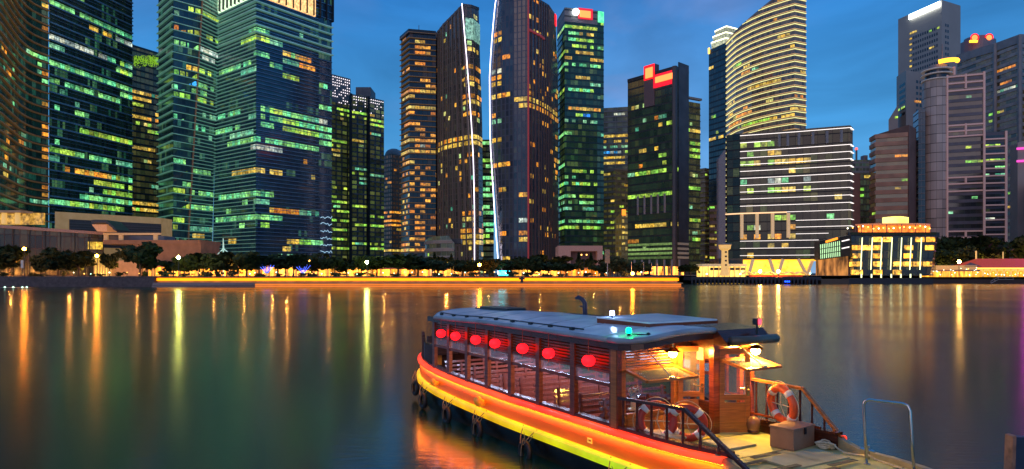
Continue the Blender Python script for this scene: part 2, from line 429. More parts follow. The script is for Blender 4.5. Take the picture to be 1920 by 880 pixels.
    def lit(s, px0, px1, py, m, dens=.9, ref=None, hh=None, n=1):
        i, t, z = s.hit(ref if ref is not None else (px0 + px1) / 2, py)
        fl = math.floor((z - s.zb) / s.fh)
        for q in range(n):
            zz = s.zb + (fl - q) * s.fh
            a = s.hit(px0, py); b = s.hit(px1, py)
            ua = s.U[a[0]] + a[1] * (s.U[a[0] + 1] - s.U[a[0]]); ub = s.U[b[0]] + b[1] * (s.U[b[0] + 1] - s.U[b[0]])
            for j in range(s.n - 1):
                L = s.U[j + 1] - s.U[j]; nn = max(1, round(L / s.bay)); w = L / nn
                for k in range(nn):
                    u = s.U[j] + (k + .5) * w
                    if ua - .3 * w <= u <= ub + .3 * w and random.random() < dens:
                        mm = random.choice(m) if isinstance(m, (list, tuple)) else m
                        hb = s.fh * (1 - s.bf); s.put(j, (k + .5) / nn, zz + s.fh * s.bf, w * .93, (hh or hb * s.wf), mm)
    bf = .34; wf = .72
    def scatter(s, prob, mats, rowp=1.0, run=5, z0=None, z1=None, i0=0, i1=None, cols=None):
        nf = int((max(s.zt) - s.zb) / s.fh); i1 = s.n - 1 if i1 is None else i1
        for f in range(nf):
            z = s.zb + f * s.fh
            if (z0 and z < z0) or (z1 and z > z1): continue
            for j in range(i0, i1):
                L = s.U[j + 1] - s.U[j]; nn = max(1, round(L / s.bay)); w = L / nn
                k = 0
                while k < nn:
                    if random.random() < prob * SC / run * 1.6 and random.random() < rowp:
                        mm = random.choice(mats)
                        for q in range(random.randint(1, run)):
                            if k < nn and random.random() < .85: s.put(j, (k + .5) / nn, z + s.fh * s.bf, w * .88, s.fh * (1 - s.bf) * s.wf, mm)
                            k += 1
                    k += 1
    def done(s, d=.1, cap=96):
        seen = set(); ps = []
        for p in s.panes:
            key = (p[0], round(p[1], 3), round(p[2], 1))
            if key in seen: continue
            seen.add(key); ps.append(p)
        ps.sort(key=lambda p: -p[3] * p[4]); random.shuffle(ps) if len({round(p[3] * p[4], 1) for p in ps}) < 3 else None
        cache = {}
        rest = MB(); rm = []
        for idx, (i, t, z, w, h, m) in enumerate(ps):
            O = s.offs(z + h / 2, d); p = O[i].lerp(O[i + 1], t); tt = (O[i + 1] - O[i]).normalized(); ang = math.atan2(tt.y, tt.x)
            if idx < cap:
                key = (m.name, round(w, 2), round(h, 2))
                if key not in cache:
                    q = MB(); q.box(-w / 2, 0, 0, w / 2, .06, h)
                    me = bpy.data.meshes.new('window'); me.from_pydata(q.v, [], q.f); me.materials.append(m); cache[key] = me
                o = bpy.data.objects.new('window', cache[key]); COL.objects.link(o); o.parent = s.root
                o.location = Vector((p.x, p.y, z)) - OFF[s.root.name]; o.rotation_euler = (0, 0, ang)
            else:
                if m not in rm: rm.append(m)
                a = p - tt * w / 2; b = p + tt * w / 2
                rest.face([(a.x, a.y, z), (b.x, b.y, z), (b.x, b.y, z + h), (a.x, a.y, z + h)], rm.index(m))
        if rest.v: tag(rest.build('windows', rm, s.root), kind='stuff')
        return s
    def panel(s, name, px0, px1, py0, py1, m, d=.6, thick=.6, round_=0):
        """a box on the facade: photo measures, real size"""
        a = s.hit(px0, (py0 + py1) / 2); b = s.hit(px1, (py0 + py1) / 2)
        O = s.offs(a[2], d)
        p = O[a[0]].lerp(O[a[0] + 1], a[1]); q = O[b[0]].lerp(O[b[0] + 1], b[1])
        Y = (p.y + q.y) / 2; z1, z0 = wz(py0, Y), wz(py1, Y)
        mb = MB(); n = Vector(((q - p).normalized().y, -(q - p).normalized().x)) * thick
        c = [p, q, q - n, p - n]; mb.hexa([(v.x, v.y, z0) for v in c], [(v.x, v.y, z1) for v in c])
        o = mb.build(name, m, s.root)
        if round_:
            md = o.modifiers.new('b', 'BEVEL'); md.width = round_; md.segments = 3
        return o
ROOF = mat('roof_felt', (.06, .065, .07), .9)
# ============================================================ materials of the city
stone_beige = mat('beige_panels', (.34, .27, .21), .8, scale=.4, var=.15)
stone_grey = mat('grey_cladding', (.23, .215, .215), .7, scale=.3, var=.15)
stone_brown = mat('brown_granite', (.26, .14, .11), .6, scale=.3, var=.2)
stone_pink = mat('pink_render', (.36, .21, .18), .7, scale=.3, var=.12)
dark_panel = mat('charcoal_panel', (.025, .027, .032), .35, scale=.5)
louv_blue = mat('blue_grey_louvre', (.16, .24, .34), .35, metal=.5, scale=.2)
louv_pale = mat('slate_louvre', (.26, .38, .52), .4, metal=.3, scale=.2)
louv_navy = mat('navy_louvre', (.16, .30, .44), .35, metal=.4, scale=.2)
louv_teal = mat('teal_glow_louvre', (.42, .56, .54), .4, metal=.3, scale=.2, em=(.22, .60, .42), es=.15)  # teal glow put into the fins' own colour
louv_red = mat('bronze_louvre', (.30, .15, .09), .4, metal=.5, scale=.2, em=(1, .45, .12), es=.035)
louv_amber_glow = mat('amber_glow_balcony_edge', (.16, .12, .08), .5, scale=.3, em=(1, .5, .12), es=.05)  # amber glow put into the edges over a dark brown base
white_trim = mat('white_trim', (.6, .55, .5), .5, scale=.4, em=(1, .75, .6), es=.05)
white_led = glow('white_light_line', (1, .90, .84), 1.35)
mauve_led = glow('lilac_light_strip', (.92, .80, 1), 3.2)
gold_led = glow('warm_light_line', (1, .92, .36), .95)
gold_led2 = glow('amber_light_line', (1, .60, .22), .62)
crown_led = glow('crown_light_line', (1, .95, .55), 2.6)
red_sign = glow('red_sign_light', (1, .008, .012), 1.5)
hot_sign = glow('orange_sign_face', (1, .22, .05), 1.9)
white_sign = glow('white_sign_face', (.85, 1, 1), 4.0)
amber_sign = glow('amber_sign_face', (1, .36, .02), 3.0)
green_sign = glow('green_sign_face', (.05, .85, .25), 1.1, c2=(.2, 1, .5), scale=.4)
red_rib = mat('red_lit_rib', (.25, .06, .06), .6, em=(1, .08, .08), es=.12)
dot_led = glow('white_dot_lights', (1, .9, .95), 1.6)

def nfac(n, glass, wall, fh, bay, **k): return facade(n, glass, wall, fh, bay, **k)

# ---- 1 curved tower on the far left
f1 = nfac('glass_green_bronze', (.010, .04, .04), (.03, .025, .02), 3.7, 3.0, c1=(.08, .6, .4), c2=(.15, .5, .35), s=.22, prob=.55, rowp=.6, dim=.008, ior=1.6)
V = curve([(-70, 262), (-30, 272), (0, 285), (35, 316), (62, 331), (91, 340)], 2)
t = Tower('curved_tower', 'tall tower with concave dark facade of sweeping bronze ledges at the left edge', V, (3, -260), f1, 3.7, 3.0, group=None)
t.bands('facade_ledges', louv_red, .55, .9)
for px in (80, 84): 
    for py in (8, 57, 135, 202, 238, 250, 274, 300, 352, 367): t.lit(px - 3, px + 3, py, OR if py > 50 else YW, .8)
for a in ((4, 12, 105, OR), (12, 20, 140, OR), (10, 16, 260, OR), (10, 15, 300, OR), (8, 13, 333, YW), (40, 47, 248, G2), (60, 90, 110, G1), (48, 60, 95, G2), (72, 90, 137, G2), (36, 44, 270, OR), (84, 92, 85, G2), (86, 92, 152, G1), (86, 92, 285, G2), (84, 92, 300, G1), (60, 92, 380, G2)): t.lit(*a[:3], a[3], .8)
t.scatter(.08, [G2, G2, G1], run=3); t.done()

# ---- 2 office slab
f2 = nfac('glass_navy_green', (.010, .022, .035), (.03, .05, .08), 4.4, 1.6, bandfrac=.2, c1=(.1, .7, .4), c2=(.4, .9, .3), s=.35, prob=.6, rowp=.35, dim=.004)
t = Tower('office_tower', 'broad dark office tower with blue louvre bands and green lit floors beside the curved tower', [(92, 350), (248, 405)], (0, -150), f2, 4.4, 3.2, back=40)
t.bands('sunshade_louvres', louv_pale, .75, .8); t.bands('thin_louvres', louv_pale, .10, .9, at=.62)
t.bf = .2
for a in ((94, 246, 35, G1, .95), (165, 205, 62, YW, .8), (205, 246, 72, WH, .6), (95, 125, 80, WH, .8), (125, 205, 92, WH, .75), (98, 150, 96, G2, .6), (170, 246, 110, G2, .5), (228, 240, 120, GY, 1),
          (95, 246, 140, G1, .95), (228, 240, 138, GY, 1), (96, 220, 165, G1, .9), (225, 246, 178, G1, 1), (98, 150, 182, G2, .6), (105, 160, 205, G1, .7), (150, 246, 250, GY, .95), (92, 140, 278, GY, 1),
          (95, 130, 294, G2, .6), (140, 205, 303, G1, .9), (140, 205, 320, [YW, OR], .85), (120, 132, 312, OR, .5), (160, 246, 338, [G1, GY], .9), (180, 246, 352, GY, .8), (195, 246, 370, GY, 1), (110, 130, 374, G1, .8), (155, 246, 382, G1, .95),
          (92, 240, 390, [GY, G1], .95), (210, 246, 304, G2, .7)): t.lit(*a[:3], a[3], a[4])
t.scatter(.10, [G2, G1], run=5); t.done()

# ---- 3 dark tower with roof garden
f3 = nfac('glass_black_green', (.012, .03, .03), (.02, .025, .025), 4.0, 3.0, c1=(.5, .8, .3), c2=(.9, .8, .2), s=.2, prob=.4, rowp=.4)
t = Tower('dark_tower', 'narrow dark tower with a lit roof garden between the broad slab and the finned tower', [(247, 445), (298, 462)], (1, 100), f3, 4.0, 2.6)
t.bands('floor_edges', dark_panel, .5, .3); t.cap('parapet', dark_panel, 1.0)
mb = MB()
for k in range(420):
    px = 248 + random.random() * 48; i, tt, z = t.hit(px, 113); O = t.offs(z, .8 + random.random()); p = O[i].lerp(O[i + 1], tt)
    q = Vector((p.x, p.y, z - 2 + random.random() * 5 - (random.random() ** 2) * 3)); r = .5
    a = random.random() * 6
    mb.face([q + Vector((math.cos(a) * r, 0, math.sin(a) * r)), q + Vector((-math.sin(a) * r, .3, math.cos(a) * r)), q + Vector((-math.cos(a) * r, 0, -math.sin(a) * r))])
mb.build('hanging_garden', mat('floodlit_leaves', (.2, .4, .03), .7, em=(.45, .9, .05), es=.35, scale=.5), t.root)
t.bf = .3
for a in ((248, 296, 177, YW, .95), (248, 280, 188, YW, .9), (248, 270, 198, GY, .8), (280, 296, 215, YW, .7), (248, 276, 226, YW, .9), (272, 296, 223, OR, .9), (248, 296, 240, GY, .6), (278, 296, 253, GY, 1), (248, 296, 278, YW, .9), (255, 290, 302, YW, .3), (248, 296, 388, YW, 1), (248, 296, 399, [YW, GY], 1)): t.lit(*a[:3], a[3], a[4])
t.scatter(.12, [G2, GY, MX], run=3); t.done()

# ---- 4 finned twin tower, tapering wing
f4 = nfac('glass_teal', (.012, .04, .08), (.02, .05, .07), 4.0, 2.0, bandfrac=.25, c1=(.1, .6, .45), c2=(.4, .9, .35), s=.4, prob=.5, rowp=.4, dim=.006)
keys = [(-200, [297, 325, 384, 418]), (0, [297, 325, 379, 412]), (450, [297, 325, 352, 398])]
t = Tower('finned_tower', 'slender tower wrapped in close pale fins with a tapering wing', [(297, 392), (325, 373), (379, 384), (412, 398)], (1, -160), f4, 4.0, 2.6, keys=keys)
t.bands('facade_fins', louv_teal, .42, 1.1, i0=0, i1=1)  # horizontal fins set off the face
t.bands('facade_fins', louv_teal, .3, .8, i0=1, i1=2); t.bands('facade_fins', louv_teal, .25, 1.0, i0=2, i1=3, sub=2)
t.edge('corner_post', louv_red, 2, .9); t.bf = .15
for a in ((350, 377, 24, GY), (378, 411, 28, GY), (327, 350, 58, OR), (352, 372, 62, GY), (378, 410, 68, GY), (327, 372, 85, G1), (378, 410, 92, WH), (378, 410, 100, WH), (378, 408, 108, WH), (352, 368, 125, [YW, GY]), (372, 382, 128, GY), (326, 372, 133, GY), (372, 395, 138, GY), (356, 368, 151, BL), (326, 366, 160, G1), (370, 400, 165, G1),
          (326, 350, 172, GY), (370, 400, 192, GY), (326, 345, 222, G1), (366, 385, 238, G1), (330, 346, 300, G1), (336, 350, 315, GY), (364, 400, 317, G1), (330, 355, 340, G1), (326, 350, 364, GY), (356, 398, 367, G1), (340, 350, 377, YW), (355, 398, 391, G1), (328, 335, 430, GY), (340, 346, 430, GY), (328, 335, 416, GY), (340, 346, 416, GY), (356, 398, 435, G2), (362, 380, 441, YW), (388, 396, 425, GY)): t.lit(*a[:3], a[3], .9)
t.scatter(.14, [G1, G2, GY], run=4, i0=1); t.scatter(.05, [G2], run=3, i1=1); t.done()

# ---- 5 big blue office tower
f5 = nfac('glass_deep_blue', (.008, .035, .085), (.012, .04, .07), 4.2, 2.0, bandfrac=.22, c1=(.1, .6, .45), c2=(.4, .9, .35), s=.3, prob=.5, rowp=.2, dim=.003, ior=1.7)
keys = [(-100, [411, 482, 598, 622]), (0, [410, 481, 598, 622]), (450, [399, 480, 598, 622])]
t = Tower('blue_office_tower', 'massive blue glass office tower with fine horizontal fins and a lit glazed crown', [(410, 398), (481, 372), (598, 405), (622, 412)], (1, -70), f5, 4.2, 2.7, keys=keys, back=45)
t.bands('facade_fins', louv_teal, .28, .9, i0=0, i1=1, sub=2); t.bands('facade_fins', louv_navy, .3, .7, i0=1, i1=2, sub=2); t.bands('facade_fins', louv_navy, .3, .7, i0=2, i1=3)
mb = MB()
for k in range(5): t.band(mb, 133 + 4.1 * k, 133.6 + 4.1 * k, 1.8)
mb.build('crown_ledges', louv_teal, t.root)
mb = MB(); t.band(mb, 153, 169, .9, 0, 0, 1); mb.build('crown_glazing', winmat('crown_room', (.75, 1, .6), (.6, .95, .7), 1.6, .6, 1.2), t.root)
mb = MB(); t.band(mb, 153, 169, .9, 0, 1, 2, 0, .93); mb.build('crown_hall', winmat('crown_hall', (1, .5, .15), (1, .65, .3), 1.8, .5, 1.2), t.root)
t.mullions('crown_mullions', dark_panel, 4.5, .3, 2.1, z0=153, z1=169)
t.bf = .12
for a in ((468, 480, 62, G1), (480, 500, 60, G1), (452, 466, 80, GY), (468, 500, 75, GY), (506, 530, 87, G2), (535, 560, 98, [YW, G1]), (562, 582, 108, OR), (535, 558, 112, G2), (562, 592, 124, OR), (475, 500, 104, G1), (506, 515, 114, G1), (506, 530, 128, G2), (535, 558, 143, GY), (414, 470, 122, G1), (412, 445, 136, G1), (455, 478, 134, G2),
          (598, 620, 168, G1), (598, 620, 198, G1), (598, 620, 228, WH), (490, 500, 202, G1), (506, 530, 210, GY), (534, 582, 218, G1), (490, 500, 220, G1), (506, 530, 226, G1), (534, 556, 232, GY), (560, 582, 238, G1), (412, 448, 212, G1), (405, 448, 245, G1), (490, 515, 240, G1), (598, 620, 240, G1), (598, 620, 254, G1), (598, 620, 270, G1), (534, 582, 252, GY), (585, 598, 250, GY),
          (432, 475, 255, G2), (430, 478, 268, G1), (480, 500, 266, G1), (504, 528, 270, G1), (534, 556, 264, G1), (560, 598, 272, G1), (470, 500, 280, WH), (504, 528, 286, WH), (560, 575, 298, OR), (432, 478, 316, YW), (480, 498, 312, YW), (504, 526, 318, YW), (582, 592, 336, YW), (410, 478, 362, G1), (480, 498, 358, G1), (502, 512, 361, G1), (455, 462, 374, G1), (478, 500, 376, G2),
          (510, 530, 392, [YW, OR]), (532, 560, 397, OR), (562, 598, 402, G2), (404, 478, 408, G1), (480, 500, 404, G1), (502, 530, 409, G1), (452, 458, 420, G1), (492, 502, 420, GY), (430, 444, 452, YW), (536, 556, 454, YW), (558, 582, 456, GY), (584, 600, 458, G1), (530, 545, 468, YW)): t.lit(*a[:3], a[3], .95)
t.scatter(.045, [G2, G1], run=6)
mb = MB()
for k in range(9):                     # festoon squiggles in the glazed corner slot
    z = 4 + k * 4.1; O = t.offs(z, .9); pts = []
    for q in range(9): p = O[2].lerp(O[3], .05 + .9 * q / 8); pts.append((p.x, p.y, z + random.uniform(-.9, .9)))
    mb.tube(pts, .13, 4)
mb.build('festoon_lights', glow('ice_blue_string', (.5, .8, 1), .9), t.root)
t.done()

# ---- 6 / 7 pixelated residential blocks
f6 = nfac('pixel_facade', (.03, .05, .06), (.09, .10, .12), 3.4, 5.0, bandfrac=.3, mull=.25, c1=(.6, .9, .2), c2=(.8, .8, .2), s=.45, prob=.35, rowp=.7)
def pixel(T, n, m, i0, i1, pyr, w=7, h=1.1):
    mb = MB(); 
    for _ in range(n):
        i = random.randint(i0, i1 - 1); tt = random.random() * .8 + .05
        z = T.zb + T.fh * (int(random.uniform(*[(wz(q, T.V[0][1]) - T.zb) / T.fh for q in pyr])))
        O = T.offs(z, .25); L = (O[i + 1] - O[i]).length; ww = w * random.uniform(.5, 1.1) / L
        a = O[i].lerp(O[i + 1], tt); b = O[i].lerp(O[i + 1], min(.97, tt + ww))
        mb.beam((a.x, a.y, z + h / 2), (b.x, b.y, z + h / 2), .5, h)
    return mb.build('pixel_panels', m, T.root)  # separate staggered panels
def dots(T, i0, i1, rows, zt, dens=.7, step=1.8, r=.24):
    mb = MB()
    for k in range(rows):
        z = zt - 1.6 - k * 2.0; O = T.offs(z, .35)
        for i in range(i0, i1):
            L = (O[i + 1] - O[i]).length
            for q in range(int(L / step)):
                if random.random() < (dens if k > 1 else 1) * (1 - k / rows * .6):
                    p = O[i].lerp(O[i + 1], (q + .5) * step / L); mb.box(p.x - r, p.y - r, z - r, p.x + r, p.y + r, z + r)
    return tag(mb.build('dot_lights', dot_led, T.root), kind='stuff')
t = Tower('pixel_tower', 'grey residential tower dotted with white lights and staggered panels behind the blue tower', [(618, 500), (657, 514)], 138, f6, 3.4, 3.2)
mb = MB(); t.band(mb, t.zt[0] - 20, t.zt[0] - .3, .15); mb.build('upper_cladding', stone_grey, t.root)
pixel(t, 90, stone_grey, 0, 1, (470, 200)); dots(t, 0, 1, 10, t.zt[0])
for a in ((636, 656, 208, GY), (638, 656, 215, GY), (622, 650, 265, GY), (622, 652, 272, GY), (622, 640, 282, YW), (626, 650, 350, GY), (622, 654, 380, GY), (622, 654, 398, GY), (622, 654, 418, GY), (624, 650, 428, GY), (622, 648, 452, GY), (622, 652, 466, GY)): t.lit(*a[:3], a[3], .85)
t.scatter(.2, [GY, G1, MX], run=4, z1=t.zt[0] - 24); t.done()
t = Tower('pixel_tower', 'wider pixel panelled residential block with a penthouse box and a dark slot', [(657, 500), (690, 509), (720, 520)], 176, f6, 3.4, 3.2)
t.edge('dark_slot', dark_panel, 1, 3.0, .5); t.edge('dark_slot', dark_panel, 0, 2.4, .5)
pixel(t, 80, stone_grey, 0, 2, (470, 230)); dots(t, 0, 2, 6, t.zt[0], .6)
mb = MB(); z = t.zt[0]; mb.box(wx(667, 512), 512, z, wx(704, 530), 530, z + 8); mb.build('penthouse', stone_grey, t.root)
for a in ((658, 684, 216, GY), (690, 718, 225, GY), (692, 716, 232, GY), (660, 686, 220, GY), (690, 698, 215, YW), (658, 680, 264, YW), (690, 700, 252, OR), (658, 688, 330, GY), (692, 718, 332, G2), (658, 688, 345, G2), (660, 688, 384, GY), (658, 688, 392, GY), (660, 718, 422, GY), (692, 718, 424, GY), (692, 718, 405, GY), (692, 718, 460, GY), (692, 718, 467, GY), (660, 686, 455, [G2, GY])): t.lit(*a[:3], a[3], .85)
t.scatter(.2, [GY, G2, MX, OR], run=4, z1=t.zt[0] - 16); t.done()

# ---- 8 brown tower with dome
f8 = nfac('brown_masonry', (.03, .03, .03), (.20, .12, .08), 3.4, 3.0, bandfrac=.4, mull=.4, c1=(1, .5, .1), c2=(1, .4, .05), s=.25, prob=.25, rowp=.8)
t = Tower('domed_tower', 'low brown tower with a latticed dome and amber windows', [(719, 560), (734, 552), (753, 560)], 292, f8, 3.4, 3.0)
mb = MB(); c = Vector((wx(737, 562), 566, t.zt[0])); mb.lathe([(7.6, 0), (7.4, 1.5), (6.6, 3.5), (5.0, 5.2), (2.6, 6.3), (.3, 6.7)], c, 16); mb.build('dome', mat('lead_dome', (.3, .28, .28), .6), t.root)
for py in (398, 412, 425): t.lit(720, 750, py, OR, .95)
for py in range(410, 425, 5): t.lit(728, 734, py, OR, 1)
t.lit(720, 752, 468, YW, 1); t.lit(720, 752, 474, YW, .9); t.scatter(.16, [OR, YW], run=2); t.done()

Tower.wf = .85
# ---- 9 balcony tower
f9 = nfac('dark_balcony_glass', (.008, .016, .03), (.012, .015, .02), 3.45, 3.0, bandfrac=.2, c1=(1, .4, .05), c2=(1, .5, .1), s=.1, prob=.15, rowp=.8, dim=.003)
t = Tower('balcony_tower', 'dark apartment tower ringed by thin amber glowing balcony edges and scattered amber rooms', [(752, 448), (768, 434), (817, 438)], (1, 56), f9, 3.45, 3.0)
t.bands('balcony_edges', louv_amber_glow, .3, 1.2); t.cap('parapet', dark_panel, 2.2, 1.0); t.bf = .24; t.wf = .66
for a in ((783, 800, 85, [OR, BL], 1), (784, 802, 99, OR, .8), (755, 775, 128, OR, .8), (784, 808, 118, OR, .9), (754, 780, 167, OR, 1), (785, 810, 175, YW, 1), (756, 770, 182, YW, .9), (762, 774, 200, YW, 1), (780, 817, 199, YW, .9), (762, 774, 212, OR, 1), (755, 785, 232, OR, .8), (785, 790, 240, OR, 1), (786, 790, 253, OR, 1), (806, 814, 258, OR, 1), (785, 815, 265, OR, .7), (754, 775, 262, YW, .9), (782, 806, 274, [OR, WH], 1), (754, 780, 283, YW, .8), (776, 815, 289, [OR, YW], .95), (756, 775, 303, OR, .7), (785, 812, 310, OR, .6), (755, 775, 330, OR, .8)): t.lit(*a[:3], a[3], a[4])
for py in range(330, 470, 9):
    t.lit(782, 790, py, OR, .7); t.lit(755, 775, py + 4, [OR, YW], .35); t.lit(800, 816, py + 2, OR, .4)
t.lit(753, 816, 458, OR, .9); t.lit(753, 816, 468, YW, .9)
t.scatter(.17, [OR, OR, YW], run=2); mb = MB(); q_ = t.T[1]; mb.tube([(q_[0] + 5, q_[1] + 6, q_[2]), (q_[0] + 5, q_[1] + 6, q_[2] + 5)], .2, 5); mb.box(q_[0] + 8, q_[1] + 6, q_[2], q_[0] + 12, q_[1] + 10, q_[2] + 1.5); mb.build('roof_plant', dark_panel, t.root); t.done()

# ---- 10 first sail tower
f10 = nfac('bronze_stone_fins', (.03, .035, .04), (.13, .10, .085), 3.5, 2.4, bandfrac=.12, mull=.45, c1=(1, .6, .15), c2=(.8, .8, .4), s=.2, prob=.12, rowp=.8, dim=.01)
V = [(817, 452), (822, 440), (832, 431), (848, 424), (868, 412), (883, 414), (900, 424)]
keys = [(0, [817, 822, 832, 848, 867, 883, 897]), (110, [817, 822, 832, 848, 876, 888, 900]), (225, [817, 822, 832, 848, 884, 894, 904]), (300, [817, 822, 832, 848, 888, 897, 905]), (400, [817, 822, 832, 850, 890, 898, 906]), (490, [817, 822, 832, 852, 890, 898, 906])]
t = Tower('sail_tower', 'curved bronze tower with one white light line up its leaning front edge', V, [64, 58, 45, 29, 8, 10, 15], f10, 3.5, 2.4, keys=keys, rows=24)
t.edge('light_strip', mauve_led, 4, .45, 1.0)
mb = MB(); t.band(mb, 143.5, 156, .3, 0, 4, 6); mb.build('crown_glazing', winmat('crown_teal', (.35, .9, .6), (.5, 1, .8), .75), t.root)
t.mullions('piers', mat('bronze_pier', (.17, .13, .105), .6), 5.2, .8, .7, 0, 4); t.cap('parapet', mat('parapet_bronze', (.12, .1, .09), .7), 1.5)
t.bf = .18
for py in (255, 263): t.lit(868, 905, py, YW, 1, ref=880)
t.lit(818, 868, 266, YW, .9, ref=867); t.lit(818, 868, 258, [OR, YW], .75, ref=867)
for py in (446, 455): t.lit(868, 906, py, YW, 1, ref=880)
for a in ((869, 905, 121, OR, .8), (884, 897, 100, YW, .6), (868, 896, 148, OR, .8), (868, 905, 158, YW, .5), (868, 905, 176, OR, .8), (868, 900, 186, YW, .8), (868, 902, 192, [OR, G2], .8), (868, 900, 208, OR, .7), (868, 900, 290, OR, .5), (866, 905, 405, OR, .7), (866, 888, 412, YW, .9), (866, 905, 428, OR, .7), (866, 905, 440, OR, .8)): t.lit(*a[:3], a[3], a[4])
t.scatter(.16, [OR, OR, YW, G2, MX], run=1, i0=0, i1=4); t.scatter(.40, [OR, OR, YW, MX], run=3, i0=4, i1=6); t.done()

# ---- between the sails
t = Tower('office_block', 'small green lit office block wedged between the two sail towers', [(903, 500), (926, 500)], 262, f3, 4.2, 3.0)
t.bands('floor_edges', dark_panel, .5, .3); t.bf = .3
for py in (268, 305, 312, 330, 344, 352, 366, 392, 402, 420, 428, 455): t.lit(904, 926, py, GY if py % 2 else G1, .8)
t.lit(904, 926, 454, YW, 1); t.scatter(.3, [GY, G1], run=3); t.done()

# ---- 11 second sail tower
f11 = nfac('slate_blue_panels', (.02, .035, .065), (.055, .065, .10), 3.6, 2.6, bandfrac=.12, mull=.3, c1=(1, .6, .15), c2=(.8, .8, .4), s=.15, prob=.06, rowp=.8, dim=.008)
V = [(920, 402), (940, 396), (962, 392), (990, 389), (1010, 398), (1028, 411), (1046, 432)]
def k11(a, r): return [a, 942, 964, 990, 1010, 1028, r]
keys = [(-30, k11(938, 1036)), (0, k11(932, 1038)), (70, k11(925, 1043)), (140, k11(920, 1046)), (260, k11(921, 1047)), (400, k11(930, 1047)), (490, k11(937, 1047))]
t = Tower('sail_tower', 'widest curved slate tower with white light line down its edge and a red lit rib', V, [-22, -26, -26, -16, -1, 10, 28], f11, 3.6, 2.6, keys=keys, rows=26)
t.edge('light_strip', mauve_led, 0, .5, 1.0)
t.edge('lit_rib', red_rib, 3, 1.1, .5); mb = MB(); z = wz(58, 389); t.band(mb, z, z + 1.2, .9, 0, 3, 5, 0, .5); mb.build('lit_crossbar', red_rib, t.root)
t.mullions('piers', mat('brown_pier', (.17, .10, .09), .6), 3.4, 1.0, .6, 3, 6); t.cap('parapet', dark_panel, 1.5)
t.panel('corner_lamp', 1039, 1045, 28, 48, red_sign, .9, 1)
t.bf = .2
for a in ((926, 936, 65, OR, .9), (926, 940, 72, YW, 1), (943, 952, 104, OR, 1), (924, 936, 140, WH, 1), (924, 936, 148, OR, 1), (924, 936, 156, YW, 1), (924, 936, 164, YW, .8), (924, 950, 176, OR, .9), (924, 956, 181, YW, 1), (970, 985, 183, YW, .9), (970, 985, 188, OR, .9), (978, 985, 193, YW, 1), (944, 954, 210, OR, .8), (926, 940, 225, G2, .8), (926, 938, 262, YW, 1), (928, 960, 310, OR, .8), (978, 985, 360, OR, .9), (930, 950, 362, [OR, YW], .9), (976, 986, 412, WH, .7), (940, 950, 440, OR, .6), (975, 985, 440, OR, 1), (975, 985, 448, YW, 1), (944, 953, 483, YW, 1)): t.lit(*a[:3], a[3], a[4])
t.lit(990, 1046, 192, YW, .9, ref=1000); t.lit(990, 1046, 197, OR, .7, ref=1000)
t.scatter(.05, [OR, YW, OR, MX], run=2, i0=0, i1=3); t.scatter(.26, [OR, YW, OR], run=2, i0=3, i1=6); t.done()

Tower.wf = .66
# ---- 12 green office tower with roof signs
f12 = nfac('glass_bottle_green', (.012, .05, .045), (.02, .05, .05), 4.0, 2.6, bandfrac=.28, c1=(.3, .9, .25), c2=(.7, .9, .25), s=.22, prob=.5, rowp=.5, dim=.01)
t = Tower('green_office_tower', 'dark green office tower carrying a round white lamp and an orange roof sign', [(1045, 462), (1059, 440), (1120, 446), (1132, 448)], (1, 14), f12, 4.0, 2.4)
t.bands('spandrels', mat('spandrel_green', (.02, .05, .05), .4), .9, .2); t.bf = .28
t.panel('sign_backing', 1085, 1111, 16, 36, mat('sign_board', (.3, .02, .03), .5, em=(1, .02, .05), es=.7), .8, .5)
t.panel('sign', 1088, 1107, 20, 33, hot_sign, 1.5, .5, .25)
i, tt, z = t.hit(1081, 25); O = t.offs(z, 1.6); p = O[i].lerp(O[i + 1], tt); mb = MB()
mb.tube([(p.x, p.y, z), (p.x, p.y - .7, z)], 2.2, 20); mb.build('round_sign', white_sign, t.root)
t.panel('corner_sign', 1121, 1131, 22, 42, green_sign, .9, .8)
mb = MB(); t.band(mb, t.zt[0] - 9, t.zt[0] - .3, .2, 0, 0, 2); mb.build('top_cladding', stone_grey, t.root)
for a in ((1046, 1118, 46, GY, .95), (1068, 1080, 57, G1, .8), (1070, 1082, 67, G1, 1), (1085, 1108, 70, YW, .9), (1068, 1080, 77, G1, .9), (1084, 1108, 79, GY, 1), (1065, 1108, 87, GY, .6), (1060, 1080, 94, G1, .6), (1082, 1108, 97, YW, .9), (1048, 1062, 104, GY, .9), (1080, 1108, 105, YW, .9), (1060, 1070, 110, YW, 1), (1108, 1130, 117, YW, .9), (1048, 1066, 118, G1, .9), (1060, 1125, 118, G1, .5), (1082, 1104, 141, YW, .9), (1100, 1125, 162, G2, .8), (1046, 1110, 173, [G1, GY], .8), (1110, 1130, 182, G1, .5), (1068, 1095, 203, [OR, YW], .7), (1100, 1108, 205, YW, 1), (1114, 1122, 206, OR, 1), (1082, 1094, 221, GY, 1), (1098, 1106, 221, BL, 1), (1060, 1125, 230, G2, .5), (1048, 1074, 246, G1, .95), (1070, 1110, 320, GY, .5), (1048, 1065, 315, G1, .7), (1048, 1120, 346, [G1, GY], .8), (1046, 1080, 363, G1, .9), (1080, 1120, 366, GY, .7), (1048, 1110, 380, G1, .6), (1048, 1130, 413, G1, .9), (1046, 1122, 422, GY, .95), (1050, 1110, 393, G2, .6), (1060, 1100, 335, G1, .5)): t.lit(*a[:3], a[3], a[4])
t.scatter(.12, [G1, G2, GY], run=4); t.done()
mb = MB(); mb.box(wx(1047, 300), 300, 3, wx(1076, 300), 330, wz(461, 300)); mb.box(wx(1116, 300), 300.0, 3, wx(1127, 300), 330, wz(461, 300)); 
